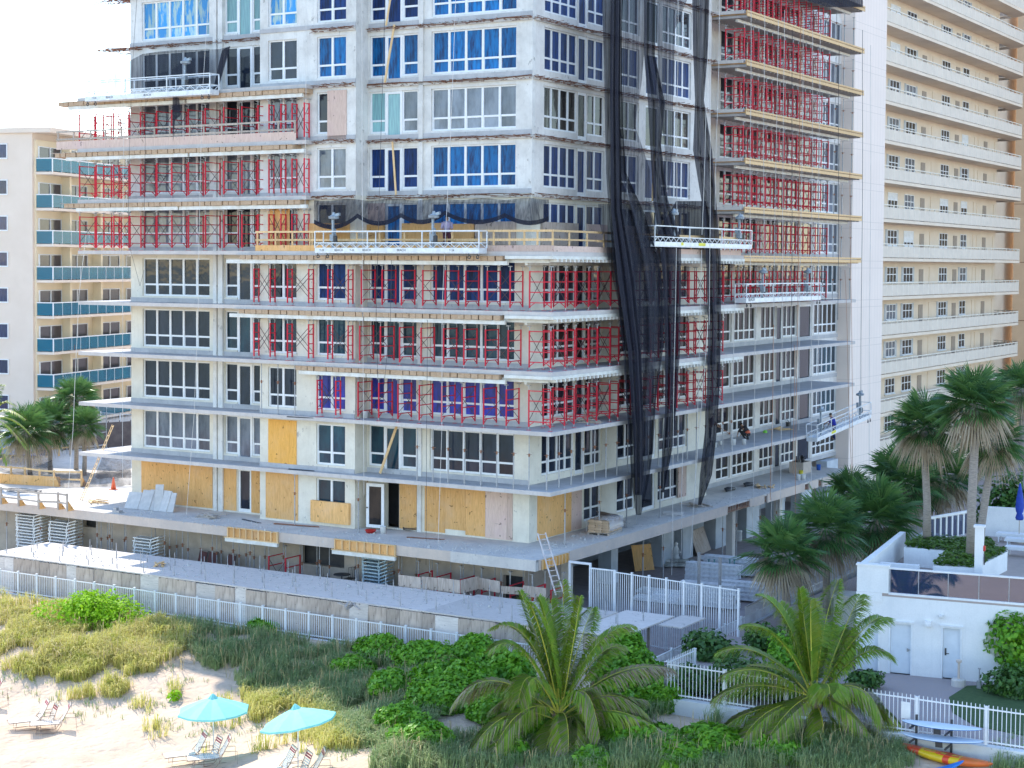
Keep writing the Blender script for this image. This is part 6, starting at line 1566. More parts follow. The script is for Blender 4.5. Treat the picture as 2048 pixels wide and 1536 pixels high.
BM = [(520, 1262, 70, 22, 'low green shrub under the picket fence where the white wall shows'), (765, 1318, 130, 46, 'green shrub at the picket fence left of the middle palm'), (860, 1345, 170, 60, 'broad bright green shrub left of the middle palm'), (950, 1330, 130, 60, 'green shrub at the fence behind the middle palm'), (880, 1415, 150, 62, 'bright green shrub in the dune left of the middle palm fronds'), (810, 1460, 110, 48, 'low green shrub in the dune nearest the second umbrella'), (985, 1440, 120, 60, 'dark green shrub under the left fronds of the middle palm'),
      (1270, 1395, 150, 92, 'dense round green shrub right of the middle palm by the fence corner'), (1330, 1420, 90, 60, 'small green shrub at the end of the white wall'), (1240, 1330, 110, 70, 'green shrub at the broken end of the plywood shelter'),
      (700, 1350, 90, 34, 'low green shrub in the grey grass between fence and second umbrella'), (930, 1385, 160, 62, 'bright green shrub in front of the fence shrubs, left of the palm'), (850, 1495, 130, 46, 'low green shrub at the bottom left of the middle palm'), (1010, 1370, 120, 70, 'green shrub under the upper left fronds of the middle palm'), (1060, 1480, 130, 50, 'green shrub at the foot of the middle palm'), (1230, 1440, 120, 60, 'green shrub behind the right lower fronds of the middle palm'), (1540, 1510, 130, 40, 'low creeper under the right palm'), (1000, 1505, 120, 40, 'low creeper left of the middle palm foot'), (1100, 1440, 150, 70, 'green shrub hidden behind the trunk of the middle palm'), (790, 1390, 120, 50, 'green shrub at the left margin of the bright shrubs'), (1260, 1490, 170, 50, 'round-leaved green creeper right of the middle palm foot'), (1440, 1500, 150, 46, 'round-leaved creeper left of the right palm foot'), (1350, 1520, 130, 40, 'low creeper at the bottom edge between both palms'), (1180, 1525, 110, 34, 'low creeper at the bottom edge under the middle palm')]
for i, (px, py, w_, h, lb_) in enumerate(BM): mound('green_shrub', lb_, px, py, w_ * 1.2, h * 1.08, L_bush, int(14 * (w_ * h) ** .62) * 4, .19 if i < 11 else .24, 100 + i, 7)
# sea grapes around the patio and beach house
def mound_at(lb_, px, py, w_, h, z, mat, n, size, seed, nm='green_shrub'):
    b = onZ(px, py, z); s = pxm(b); r = random.Random(seed); bl = []
    for i in range(8):
        a = i * 2.4; q = r.uniform(.15, .6) * (i > 0); rr = w_ / s * r.uniform(.22, .33); bl.append((math.cos(a) * q * w_ / s * .5, math.sin(a) * q * w_ / s * .4, h / s * r.uniform(.3, .62), rr, rr * .8, h / s * r.uniform(.32, .42)))
    return shrub(nm, lb_, 'shrub', b, bl, n, size, mat, seed)
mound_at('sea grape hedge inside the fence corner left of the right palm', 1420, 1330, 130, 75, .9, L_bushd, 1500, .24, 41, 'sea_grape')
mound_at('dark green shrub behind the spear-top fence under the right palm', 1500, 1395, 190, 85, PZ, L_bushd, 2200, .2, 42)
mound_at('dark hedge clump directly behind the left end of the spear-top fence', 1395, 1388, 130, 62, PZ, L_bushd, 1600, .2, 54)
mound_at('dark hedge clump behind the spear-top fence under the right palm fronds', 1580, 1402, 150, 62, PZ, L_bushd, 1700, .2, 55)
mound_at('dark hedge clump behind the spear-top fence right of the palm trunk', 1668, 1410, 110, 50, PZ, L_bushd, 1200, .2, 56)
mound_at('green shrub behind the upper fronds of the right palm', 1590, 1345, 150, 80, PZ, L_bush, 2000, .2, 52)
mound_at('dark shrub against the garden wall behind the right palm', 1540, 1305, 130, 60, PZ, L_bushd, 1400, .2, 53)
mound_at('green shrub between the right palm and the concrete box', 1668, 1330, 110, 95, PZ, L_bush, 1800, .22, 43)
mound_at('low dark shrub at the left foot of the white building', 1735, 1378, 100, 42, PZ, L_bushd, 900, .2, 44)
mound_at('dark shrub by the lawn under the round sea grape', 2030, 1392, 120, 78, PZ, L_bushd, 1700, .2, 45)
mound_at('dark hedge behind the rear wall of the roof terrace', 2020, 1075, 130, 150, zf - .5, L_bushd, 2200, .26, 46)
mound('dune_plant', 'small green plant at the right end of the retaining wall', 2046, 1520, 40, 40, L_bush, 120, .15, 47, 3, cat='plant')
b = onZ(2040, 1372, PZ); s = pxm(b)
shrub('sea_grape', 'round sea grape crown in front of the white building at the right edge', 'shrub', b, [(-.2, 0, 90 / s, 60 / s, 50 / s, 56 / s), (-.45, .1, 115 / s, 40 / s, 36 / s, 40 / s), (.5, .2, 110 / s, 55 / s, 40 / s, 50 / s), (.1, -.2, 60 / s, 45 / s, 34 / s, 30 / s)], 2600, .24, L_bush, 48, gz=.3)
# planter ground cover
def cover(label, P, seed, n):
    r = random.Random(seed); m = MB(); xs_ = [p.x for p in P]; ys_ = [p.y for p in P]
    def inside(x, y):
        c = False; j = len(P) - 1
        for i in range(len(P)):
            if (P[i].y > y) != (P[j].y > y) and x < (P[j].x - P[i].x) * (y - P[i].y) / (P[j].y - P[i].y) + P[i].x: c = not c
            j = i
        return c
    k = 0
    while k < n:
        x = r.uniform(min(xs_), max(xs_)); y = r.uniform(min(ys_), max(ys_))
        if not inside(x, y): continue
        h = .12 + .2 * (.5 + .5 * mnoise.noise((x * 1.3, y * 1.3, seed))); z = r.uniform(.0, h); a = r.uniform(0, 6.28); s = r.uniform(.06, .12); ti = r.uniform(-.6, .6)
        p = V((x, y, ZPL + .02 + z)); u_ = V((math.cos(a), math.sin(a), ti)) * s; v_ = V((-math.sin(a), math.cos(a), r.uniform(-.4, .4))) * s * .6
        m.add([p - u_, p - v_, p + u_, p + v_], [(0, 1, 2, 3)]); k += 1
    o = solo('ground_cover', m.mesh('ground_cover', L_cover), label, 'plants', 0, 0, 0, 0, None, 'stuff'); B.put(o, 0, 0, 0)
cover('low green leaves filling the rear roof planter', PLA, 5, 2600); cover('low green leaves filling the front roof planter by the pillar', PLB, 6, 2200)
# ---- dune grass: one mass of blades
def inpoly(x, y, P):
    c = False; j = len(P) - 1
    for i in range(len(P)):
        if (P[i][1] > y) != (P[j][1] > y) and x < (P[j][0] - P[i][0]) * (y - P[i][1]) / (P[j][1] - P[i][1]) + P[i][0]: c = not c
        j = i
    return c
def grass(label, polys, mat, seed, blades=11, ln=(.45, .95)):
    r = random.Random(seed); vs = []; fs = []
    for P, n, th in polys:
        x0, x1 = min(p[0] for p in P), max(p[0] for p in P); y0, y1 = min(p[1] for p in P), max(p[1] for p in P); k = 0; tries = 0
        while k < n and tries < n * 8:
            tries += 1; px, py = r.uniform(x0, x1), r.uniform(y0, y1)
            if not inpoly(px, py, P): continue
            g = ground(px, py)
            if mnoise.noise((g.x * .55, g.y * .55, 5.)) + .35 * mnoise.noise((g.x * 1.9, g.y * 1.9, 9.)) < th: continue
            k += 1; hh = 1 + .5 * mnoise.noise((g.x * .4, g.y * .4, 2.))
            for _ in range(blades):
                a = r.uniform(0, 6.28); l = r.uniform(*ln) * hh; sp = r.uniform(.15, .75); q = V((g.x + r.gauss(0, .07), g.y + r.gauss(0, .07), g.z - .03)); d = V((math.cos(a), math.sin(a), 0))
                d = (d + V((.45, -.15, 0))); s = V((-d.y, d.x, 0)).normalized() * r.uniform(.009, .017)
                m1 = q + d * l * sp * .35 + V((0, 0, l * .62)); m2 = q + d * l * sp + V((0, 0, l * (.95 - sp * .55)))
                b = len(vs); vs += [q - s, q + s, m1 + s * .8, m1 - s * .8, m2]; fs += [(b, b+1, b+2, b+3), (b+3, b+2, b+4)]
    m = MB(); m.v = [tuple(v) for v in vs]; m.f = fs; m.m = [0] * len(fs)
    return solo('dune_grass', m.mesh('dune_grass', mat), label, 'grass', 0, 0, 0, 0, None, 'stuff')
grass('yellow green sea oats and dune grass in the sun', [
 ([(-20, 1192), (120, 1215), (330, 1238), (395, 1290), (340, 1318), (300, 1345), (180, 1368), (60, 1348), (-20, 1340)], 2500, -.22),
 ([(0, 1330), (300, 1330), (380, 1390), (120, 1400)], 160, .15), ([(250, 1380), (700, 1440), (700, 1520), (300, 1500)], 60, .2),
 ([(480, 1390), (620, 1400), (720, 1500), (640, 1500), (500, 1440)], 420, -.1)], L_grass_sun, 61)
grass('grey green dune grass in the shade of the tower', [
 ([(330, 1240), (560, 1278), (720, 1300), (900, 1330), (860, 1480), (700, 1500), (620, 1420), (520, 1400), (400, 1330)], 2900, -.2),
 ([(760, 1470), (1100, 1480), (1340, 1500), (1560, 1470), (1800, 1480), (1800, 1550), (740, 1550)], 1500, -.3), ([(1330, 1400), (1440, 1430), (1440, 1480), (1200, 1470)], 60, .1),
 ([(1640, 1470), (1800, 1470), (1830, 1536), (1650, 1540)], 260, -.4), ([(1990, 1500), (2060, 1500), (2060, 1550), (1980, 1550)], 60, -.4)], L_grass_shade, 62)
grass('tall dry seed stalks standing above the dune grass', [([(0, 1210), (330, 1250), (700, 1300), (900, 1340), (840, 1470), (600, 1420), (380, 1340), (0, 1340)], 420, -.5), ([(760, 1470), (1780, 1470), (1780, 1540), (760, 1540)], 160, -.5)],
      foliage('dry_seed_stalk', (.52, .42, .22), (.40, .33, .17), None, .3, .7), 63, 3, (.9, 1.5))
grass('short sparse grass creeping over the open sand', [([(0, 1340), (350, 1330), (760, 1480), (700, 1530), (0, 1420)], 260, -.1), ([(960, 1380), (1330, 1400), (1330, 1470), (960, 1470)], 260, -.3)], L_grass_shade, 64, 6, (.15, .4))
# ------------------------------------------------------------------ beach furniture
M_teal = plain('turquoise_canvas', (.34, .78, .74), .7, c2=(.30, .72, .70), scale=4); 
_nt = M_teal.node_tree; _b = _nt.nodes['Principled BSDF']
_t = _nt.nodes.new('ShaderNodeBsdfTranslucent'); _t.inputs['Color'].default_value = (.08, .5, .5, 1); _m = _nt.nodes.new('ShaderNodeMixShader'); _m.inputs['Fac'].default_value = .35
_nt.links.new(_b.outputs[0], _m.inputs[1]); _nt.links.new(_t.outputs[0], _m.inputs[2]); _nt.links.new(_m.outputs[0], _nt.nodes['Material Output'].inputs['Surface'])
M_frame = plain('bronze_chair_tube', (.28, .20, .16), .4, .3); M_strap = plain('cream_strap', (.72, .66, .58), .6); M_mar = plain('maroon_strap', (.30, .02, .06), .6)
def umbrella(label, px, py, R, rz, tilt, H=2.35):
    g = ground(px, py); r = root('beach_umbrella', label, 'umbrella', g.x, g.y, g.z, rz)
    part('pole', MB().tube((0, 0, -.3), (0, 0, H + .25), .022, 8).mesh('pole', M_wmetal), r)
    c = part('canopy', None or MB().add(*_canopy(R)).mesh('canopy', M_teal), r, (0, 0, H)); c.rotation_euler = tilt
    v = part('vent', MB().add(*_canopy(R * .3, .5, .06, 8)).mesh('vent', M_teal), c, (0, 0, .15))
    rb_ = MB()
    for i in range(8):
        a = i * PI / 4; rb_.bar((0, 0, .44), (R * math.cos(a) * .97, R * math.sin(a) * .97, -.045), .012)
    part('ribs', rb_.mesh('ribs', M_wmetal), c)
    return r
def _canopy(R, ap=.5, drop=.0, n=8):
    vs = [(0, 0, ap)]; fs = []
    rings = 5
    for k in range(1, rings + 1):
        t = k / rings
        for i in range(n * 2):
            a = i * PI / n; rr = R * t * (1 if i % 2 == 0 else math.cos(PI / n) * .985); z = ap * (1 - t ** 1.25) - (0 if i % 2 == 0 else .045 * t)
            vs.append((rr * math.cos(a), rr * math.sin(a), z))
    for i in range(n * 2):
        j = (i + 1) % (n * 2); fs.append((0, 1 + i, 1 + j))
        for k in range(rings - 1): fs.append((1 + k*n*2 + i, 1 + (k+1)*n*2 + i, 1 + (k+1)*n*2 + j, 1 + k*n*2 + j))
    b = len(vs) - n * 2
    for i in range(n * 2):                                   # short valance
        x, y, z = vs[b + i]; vs.append((x * 1.005, y * 1.005, z - .07))
    for i in range(n * 2):
        j = (i + 1) % (n * 2); fs.append((b + i, b + n*2 + i, b + n*2 + j, b + j))
    return vs, fs
umbrella('turquoise beach umbrella nearer the sea, left of the other one, upright', 427, 1512, 1.42, .25, (.02, -.03, 0), 1.8)
umbrella('turquoise beach umbrella at the dune edge, canopy tipped to one side', 596, 1545, 1.4, .1, (.03, -.2, 0), 1.85)
def chaise(label, px, py, rw, group='strap loungers on the beach'):
    g = ground(px, py); r = root('beach_lounger', label, 'lounger', g.x, g.y, g.z + .02, rw, group)
    # local +x = head; hinge at x=0
    a = math.radians(62); hx, hz = math.cos(a) * .85, .36 + math.sin(a) * .85
    f = MB()
    for s in (-.31, .31):
        f.path([(-1.25, s, .34), (0, s, .36), (hx, s, hz)], .016, 5); f.path([(-.95, s, .34), (-1.0, s, 0), (-.2, s, 0), (.05, s, .36)], .014, 5); f.path([(-.1, s, .36), (.15, s * 1.15, .62), (.6, s * 1.15, .6), (.62, s, 0), (.05, s, 0)], .012, 5)
    f.path([(hx, -.31, hz), (hx, .31, hz)], .016, 5).path([(-1.25, -.31, .34), (-1.25, .31, .34)], .016, 5)
    part('frame', f.mesh('frame', M_frame), r)
    s_ = MB(); n = 17
    for i in range(n): x = -1.2 + i * 1.18 / n; s_.box(x, x + .056, -.31, .31, .365, .372)
    part('seat', s_.mesh('seat', M_strap), r)
    b = MB(); n = 12; dv = V((math.cos(a), 0, math.sin(a))); nv = V((-math.sin(a), 0, math.cos(a)))
    mm = MB()
    for i in range(n):
        p = V((0, 0, .36)) + dv * (.04 + i * .068) + nv * .018; q = p + dv * .05
        (mm if i in (9, 10) else b).add([p + V((0, -.31, 0)), p + V((0, .31, 0)), q + V((0, .31, 0)), q + V((0, -.31, 0))], [(0, 1, 2, 3)])
    part('backrest', b.mesh('backrest', M_strap), r); part('headrest_band', mm.mesh('headrest_band', M_mar), r); return r
def armchair(label, px, py, rw):
    g = ground(px, py); r = root('beach_chair', label, 'chair', g.x, g.y, g.z + .02, rw, 'strap armchairs on the beach')
    f = MB()
    for s in (-.29, .29):
        f.path([(-.3, s, 0), (-.3, s, .58), (.25, s, .6), (.32, s, 0), (-.3, s, 0)], .016, 5); f.path([(-.3, s, .34), (.18, s, .30), (.45, s, .98)], .015, 5)
    f.path([(.45, -.29, .98), (.45, .29, .98)], .015, 5); part('frame', f.mesh('frame', M_frame), r)
    a, b = MB(), MB()
    for i in range(6): a.box(-.28 + i * .075, -.225 + i * .075, -.29, .29, .335 - i * .005, .342 - i * .005)
    for i in range(8):
        p = V((.2 + i * .033, 0, .36 + i * .082)); q = p + V((.022, 0, .056)); (b if i in (5, 6) else a).add([p + V((0, -.29, 0)), p + V((0, .29, 0)), q + V((0, .29, 0)), q + V((0, -.29, 0))], [(0, 1, 2, 3)])
    part('straps', a.mesh('straps', M_strap), r); part('headrest_band', b.mesh('headrest_band', M_mar), r); return r
rw = math.radians(18) - ANG
chaise('cream strap lounger farther back in the left pair, standing in full sun', 78, 1455, rw + .12); chaise('cream strap lounger at the right of the left pair, no umbrella', 122, 1462, rw - .05)
armchair('low strap armchair between the two loungers of the left pair', 92, 1458, rw + .2)
chaise('cream strap lounger half out of the picture at the left edge', -14, 1412, rw)
chaise('cream strap lounger left of the armchair, under the first turquoise umbrella', 392, 1524, rw + .1); chaise('cream strap lounger right of the armchair, under the first turquoise umbrella', 440, 1532, rw - .05)
armchair('low strap armchair under the first turquoise umbrella', 418, 1528, rw + .2)
chaise('cream strap lounger left of the pole of the tipped umbrella, cut by the bottom edge', 568, 1558, rw + .1); chaise('cream strap lounger right of the pole of the tipped umbrella, cut by the bottom edge', 628, 1562, rw - .1)
armchair('low strap armchair under the tipped umbrella at the bottom edge', 596, 1562, rw + .15)
0 and umbrella('turquoise umbrella out of sight at the left, its shade falls on the sand', -45, 1432, 1.3, 0, (0, 0, 0))
# kayak and paddle boards by the low wall
M_ko = plain('orange_hull', (.72, .13, .02), .35, c2=(.66, .17, .03)); M_ky = plain('yellow_hull', (.78, .50, .01), .35); M_kr = plain('red_orange_hull', (.72, .07, .02), .35)
def hull(L, wmax, h, cols, deck=.55, name='hull', rocker=.12):
    m = MB(); n = 30; k = 12; vs = []
    for i in range(n + 1):
        t = i / n; s = max(.02, math.sin(PI * t) ** .55); z0 = rocker * (2 * t - 1) ** 2
        for j in range(k):
            a = 2 * PI * j / k; y = math.cos(a) * wmax / 2 * s; z = z0 + h / 2 + math.sin(a) * h / 2 * (s ** .6) * (deck if math.sin(a) > 0 else 1)
            vs.append((t * L, y, z))
    b = len(m.v); m.v += vs
    for i in range(n):
        for j in range(k):
            m.f.append((i*k+j, i*k+(j+1) % k, (i+1)*k+(j+1) % k, (i+1)*k+j)); m.m.append(cols(i / n, j / k))
    m.f.append(tuple(range(k))); m.m.append(cols(0, 0)); m.f.append(tuple(range(n*k, (n+1)*k))[::-1]); m.m.append(cols(.99, 0)); return m
a = ground(1803, 1492); b = ground(1984, 1548)
yk = YF3 - .62; a = V((onY(1801, yk, 1490), yk, .4)); b = V((onY(1986, yk - .35, 1530), yk - .35, .3))
L = (V((b.x, b.y, 0)) - V((a.x, a.y, 0))).length; kr = math.atan2(b.y - a.y, b.x - a.x)
k = root('kayak', 'orange and yellow sit-on-top kayak lying on the sand below the white wall', 'kayak', a.x, a.y, max(tz(a.x + q_, a.y) for q_ in (0, 1, 2, 3)) + .0, kr); k.rotation_euler[1] = 0.03
def kcol(t, u): return 1 if .22 < t < .48 or (.56 < t < .64) else (2 if .48 <= t <= .56 or t <= .22 else 0)
part('hull', hull(L, .74, .42, kcol).mesh('hull', [M_ko, M_ky, M_kr], True), k)
part('cockpit', MB().lathe([(.26, .0), (.28, .02), (.2, .03), (.02, -.01)], 14).mesh('cockpit', M_kr, True), k, (L * .52, 0, .30)).scale = (2.0, .8, 1)
part('foot_well', MB().lathe([(.2, .0), (.22, .02), (.16, .03), (.02, -.01)], 12).mesh('foot_well', M_ko, True), k, (L * .34, 0, .31)).scale = (1.7, .7, 1)
M_sup = plain('pale_board_deck', (.62, .70, .76), .5, c2=(.55, .64, .72)); M_supb = plain('blue_board_edge', (.02, .18, .55), .4)
yb = YF3 - .55
def sup(label, p0, p1, dy, up):
    A, Bq = onYz(*p0, yb - dy), onYz(*p1, yb - dy); L = (Bq - A).length
    o = root('paddle_board', label, 'paddle board', A.x, A.y, A.z, math.atan2(Bq.y - A.y, Bq.x - A.x)); o.rotation_euler[1] = -math.atan2(Bq.z - A.z, Bq.x - A.x)
    part('deck', hull(L, .78, .15, lambda t, u: 0 if .08 < u < .42 else 1, .7, rocker=.05).mesh('deck', [M_sup, M_supb], True), o)
    part('fin', MB().prism([(0, -.01), (.25, -.01), (.25, .01), (0, .01)], -.22, 0).mesh('fin', M_dark), o, (L * .4, 0, -.01)); return o
sup('pale blue paddle board on the upper arms of the wall rack', (1803, 1447), (1965, 1466), 0, 1); sup('pale blue paddle board on the lower arms of the wall rack', (1806, 1474), (1969, 1491), .12, 0)
rk = root('board_rack', 'black steel rack on the white wall carrying two paddle boards', 'rack', onY(1853, YF3), YF3 - .17, .3)
for dx in (0, onY(1924, YF3) - onY(1853, YF3)):
    part('upright', MB().box(dx - .035, dx + .035, -.07, -.002, -.1, 1.75).mesh('upright', M_dark), rk)
    for zz in (.93, 1.42): part('arm', MB().box(dx - .03, dx + .03, -.78, -.072, zz - dx * .05, zz + .05 - dx * .05).mesh('arm', M_dark), rk)
p = ground(1836, 1556); bl = root('paddle_board', 'tip of a bright blue board on the sand at the bottom edge', 'paddle board', p.x, p.y, p.z + .05, .5)
part('deck', hull(1.6, .5, .12, lambda t, u: 0, .7).mesh('deck', [M_supb], True), bl); bl.rotation_euler[1] = -.25

# ------------------------------------------------------------------ people at work
M_skin = plain('skin', (.42, .24, .16), .6); M_hair = plain('dark_hair', (.02, .015, .012), .7)
def cloth(n, c): return plain(n, c, .85, c2=tuple(x * .75 for x in c), scale=8)
def person(label, J, shirt, trousers, x, y, z, rot, hat=None, vest=None):
    """J: joint dict in metres, local frame, facing -y"""
    r = root('person', label, 'person', x, y, z, rot)
    m = bpy.data.meshes.new('body'); names = list(J); idx = {n: i for i, n in enumerate(names)}
    E = [('hip', 'waist'), ('waist', 'chest'), ('chest', 'neck'), ('neck', 'head'), ('head', 'crown')]
    for s in 'LR': E += [('chest', 'sh' + s), ('sh' + s, 'el' + s), ('el' + s, 'wr' + s), ('wr' + s, 'pa' + s), ('hip', 'th' + s), ('th' + s, 'kn' + s), ('kn' + s, 'an' + s), ('an' + s, 'to' + s)]
    vs = [J[n] for n in names]; ed = [(idx[a], idx[b]) for a, b in E]
    for s in 'LR':                                                     # five fingers on each palm
        w_, p = V(J['wr' + s]), V(J['pa' + s]); d = (p - w_).normalized(); sd = d.cross(V((0, 1, .2))).normalized(); nm = sd.cross(d)
        for q in range(5):
            off = sd * (.03 - .018 * q) if q < 4 else sd * -.045; ln = (.07, .085, .08, .06, .05)[q]
            a_ = p + off * .9; b_ = a_ + d * ln * .6 + nm * .01 + (sd * -.02 if q == 4 else V()); c_ = b_ + d * ln * .4 + nm * .03
            i0 = len(vs); vs += [tuple(a_), tuple(b_), tuple(c_)]; ed += [(idx['pa' + s], i0), (i0, i0 + 1), (i0 + 1, i0 + 2)]
    m.from_pydata(vs, ed, []); o = bpy.data.objects.new('body', m); COL.objects.link(o); o.parent = r
    m.materials.append(M_skin)
    sk = o.modifiers.new('skin', 'SKIN'); R = dict(hip=(.15, .12), waist=(.15, .11), chest=(.17, .12), neck=(.06, .06), head=(.085, .1), crown=(.075, .085), sh=(.07, .07), el=(.048, .048), wr=(.033, .03), pa=(.042, .02), th=(.095, .095), kn=(.065, .065), an=(.045, .045), to=(.04, .03))
    for i, v in enumerate(m.skin_vertices[0].data):
        n = names[i] if i < len(names) else None
        v.radius = R.get(n, R.get(n[:2])) if n else (.011, .011)
        v.use_root = (n == 'hip')
    o.modifiers.new('sub', 'SUBSURF').levels = 1; o.modifiers['sub'].render_levels = 2
    dg = bpy.context.evaluated_depsgraph_get(); me = bpy.data.meshes.new_from_object(o.evaluated_get(dg)); o.modifiers.clear(); o.data = me
    me.polygons.foreach_set('use_smooth', [True] * len(me.polygons))
    def garment(name, segs, mt):
        g = MB()
        for a, b, ra, rb2 in segs:
            A, C = V(J[a]), V(J[b]); g.path([A - (C - A) * .04, A * .5 + C * .5, C + (C - A) * .02], [ra, (ra + rb2) / 2, rb2], 10)
        return part(name, g.mesh(name, mt, True), r)
    garment('shirt', [('hip', 'waist', .165, .17), ('waist', 'chest', .17, .185), ('chest', 'neck', .18, .08), ('chest', 'shL', .11, .095), ('chest', 'shR', .11, .095), ('shL', 'elL', .085, .065), ('shR', 'elR', .085, .065)], shirt)
    garment('trousers', [('hip', 'thL', .14, .12), ('hip', 'thR', .14, .12), ('thL', 'knL', .115, .085), ('thR', 'knR', .115, .085), ('knL', 'anL', .085, .06), ('knR', 'anR', .085, .06)], trousers)
    if vest: garment('harness', [('waist', 'shL', .05, .05), ('waist', 'shR', .05, .05), ('hip', 'waist', .175, .172)], vest)
    for s in 'LR': A, T = V(J['an' + s]), V(J['to' + s]); part('shoe', MB().path([A + V((0, .05, -.05)), A * .4 + T * .6 + V((0, 0, -.02)), T + V((0, -.03, 0))], [.05, .05, .035], 8).mesh('shoe', M_dark, True), r)
    H, Cc = V(J['head']), V(J['crown']); up = (Cc - H).normalized()
    f = V((0, -1, 0)); f = (f - up * f.dot(up)).normalized(); sd = f.cross(up)
    hm = MB().lathe([(.02, .10), (.075, .075), (.1, .03), (.105, -.02), (.09, -.03)], 12); hp = part('hair' if not hat else 'hard_hat', hm.mesh('hair', hat or M_hair, True), r, tuple(Cc + up * .01 - f * .012)); hp.rotation_euler = up.to_track_quat('Z', 'Y').to_euler()
    fc = MB()
    for s in (-1, 1): fc.box(-.008, .008, -.008, .008, -.006, .006) if False else fc.tube(H + f * .098 + sd * .033 * s + up * .02, H + f * .108 + sd * .033 * s + up * .02, .011, 6)
    fc.path([H + f * .1 - sd * .025 - up * .05, H + f * .107 - up * .052, H + f * .1 + sd * .025 - up * .05], .006, 4); part('eyes_and_mouth', fc.mesh('eyes_and_mouth', M_hair), r)
    part('nose', MB().path([H + f * .09 + up * .02, H + f * .125 - up * .015, H + f * .1 - up * .025], [.01, .016, .012], 6).mesh('nose', M_skin, True), r)
    for s in (-1, 1): part('ear', MB().lathe([(.005, -.01), (.022, -.004), (.022, .004), (.005, .01)], 8).mesh('ear', M_skin, True), r, tuple(H + sd * .095 * s)).rotation_euler = (0, PI / 2, 0)
    return r
STAND = dict(hip=(0, 0, .95), waist=(0, 0, 1.1), chest=(0, -.01, 1.33), neck=(0, -.01, 1.5), head=(0, -.03, 1.62), crown=(0, -.03, 1.72), shL=(-.2, 0, 1.42), elL=(-.25, -.05, 1.13), wrL=(-.22, -.25, .98), paL=(-.2, -.32, .96), shR=(.2, 0, 1.42), elR=(.26, -.02, 1.14), wrR=(.24, -.2, .96), paR=(.23, -.27, .93), thL=(-.1, 0, .9), knL=(-.11, -.03, .5), anL=(-.12, .02, .1), toL=(-.13, -.16, .04), thR=(.1, 0, .9), knR=(.12, -.02, .5), anR=(.13, .05, .1), toR=(.15, -.13, .04))
REACH = dict(STAND); REACH.update(waist=(0, -.05, 1.1), chest=(0, -.12, 1.32), neck=(0, -.17, 1.48), head=(0, -.23, 1.58), crown=(0, -.25, 1.68), shL=(-.2, -.1, 1.41), elL=(-.24, -.34, 1.22), wrL=(-.12, -.55, 1.08), paL=(-.1, -.62, 1.05), shR=(.2, -.1, 1.41), elR=(.22, -.3, 1.15), wrR=(.1, -.42, .98), paR=(.06, -.5, .95))
CROUCH = dict(hip=(0, .15, .38), waist=(0, .08, .52), chest=(0, -.14, .70), neck=(0, -.26, .80), head=(0, -.35, .86), crown=(0, -.42, .93), shL=(-.2, -.2, .74), elL=(-.3, -.4, .5), wrL=(-.2, -.55, .3), paL=(-.18, -.6, .23), shR=(.2, -.2, .74), elR=(.3, -.38, .5), wrR=(.22, -.52, .28), paR=(.2, -.57, .2), thL=(-.12, .12, .34), knL=(-.2, -.3, .5), anL=(-.17, .02, .1), toL=(-.18, -.16, .04), thR=(.12, .12, .34), knR=(.2, -.28, .5), anR=(.17, .05, .1), toR=(.18, -.13, .04))
p = onZ(1501, 880, SZ(2)); person('worker crouching on the first balcony beside white buckets, dark clothes and orange harness', CROUCH, cloth('dark_shirt', (.04, .035, .04)), cloth('black_trousers', (.03, .03, .035)), p.x - .3, p.y, SZ(2) + .005, -PI / 2 - .3, vest=M_or)
p = onZ(1440, 885, SZ(2)); pr = person('worker standing half hidden by the rightmost net strand, holding a long pole', REACH, cloth('brown_shirt', (.16, .09, .06)), cloth('grey_trousers', (.08, .08, .09)), p.x - .7, p.y, SZ(2) + .005, PI * .62)
solo('paint_pole', MB().tube((0, 0, 0), (.3, 2.4, -1.0), .018, 6).lathe([(.05, -.06), (.05, .06)], 8, (.3, 2.45, -1.0)).mesh('paint_pole', M_roper), 'long orange handled pole held by the standing worker', 'pole', p.x - .9, p.y + .35, SZ(2) + 1.3)
p = onXz(1668, 862, FX + .45); person('worker in royal blue standing on the tilted platform at the far right', REACH, cloth('royal_blue_shirt', (.02, .03, .33)), cloth('navy_trousers', (.02, .03, .12)), p.x, p.y, onXz(1668, 880, FX + .45).z + .02, -PI / 2 + .4)
p = onYz(886, 500, FY - .0); person('worker in a lilac shirt behind the long white platform', STAND, cloth('lilac_shirt', (.42, .36, .52)), cloth('maroon_trousers', (.10, .03, .05)), p.x, FY + .35, SZ(6) + .005, .5)
# small things on the first balcony
p = onZ(1536, 866, SZ(2)); solo('helmet', MB().lathe([(.17, 0), (.15, .02), (.14, .1), (.07, .17), (.01, .18)], 12).mesh('helmet', plain('lime_plastic', (.25, .7, .08), .4), True), 'lime green hard hat on the first balcony right of the crouching worker', 'hard hat', p.x - .2, p.y, SZ(2) + .004)
p = onZ(1586, 853, SZ(2)); solo('tool_bag', MB().prism([(-.25, -.15), (.25, -.15), (.25, .15), (-.25, .15)], 0, .28).path([(-.2, 0, .282), (-.1, 0, .42), (.1, 0, .42), (.2, 0, .282)], .02, 5).mesh('tool_bag', M_dark), 'black tool bag by the balcony door near the tilted platform', 'bag', p.x - .5, p.y, SZ(2) + .004)
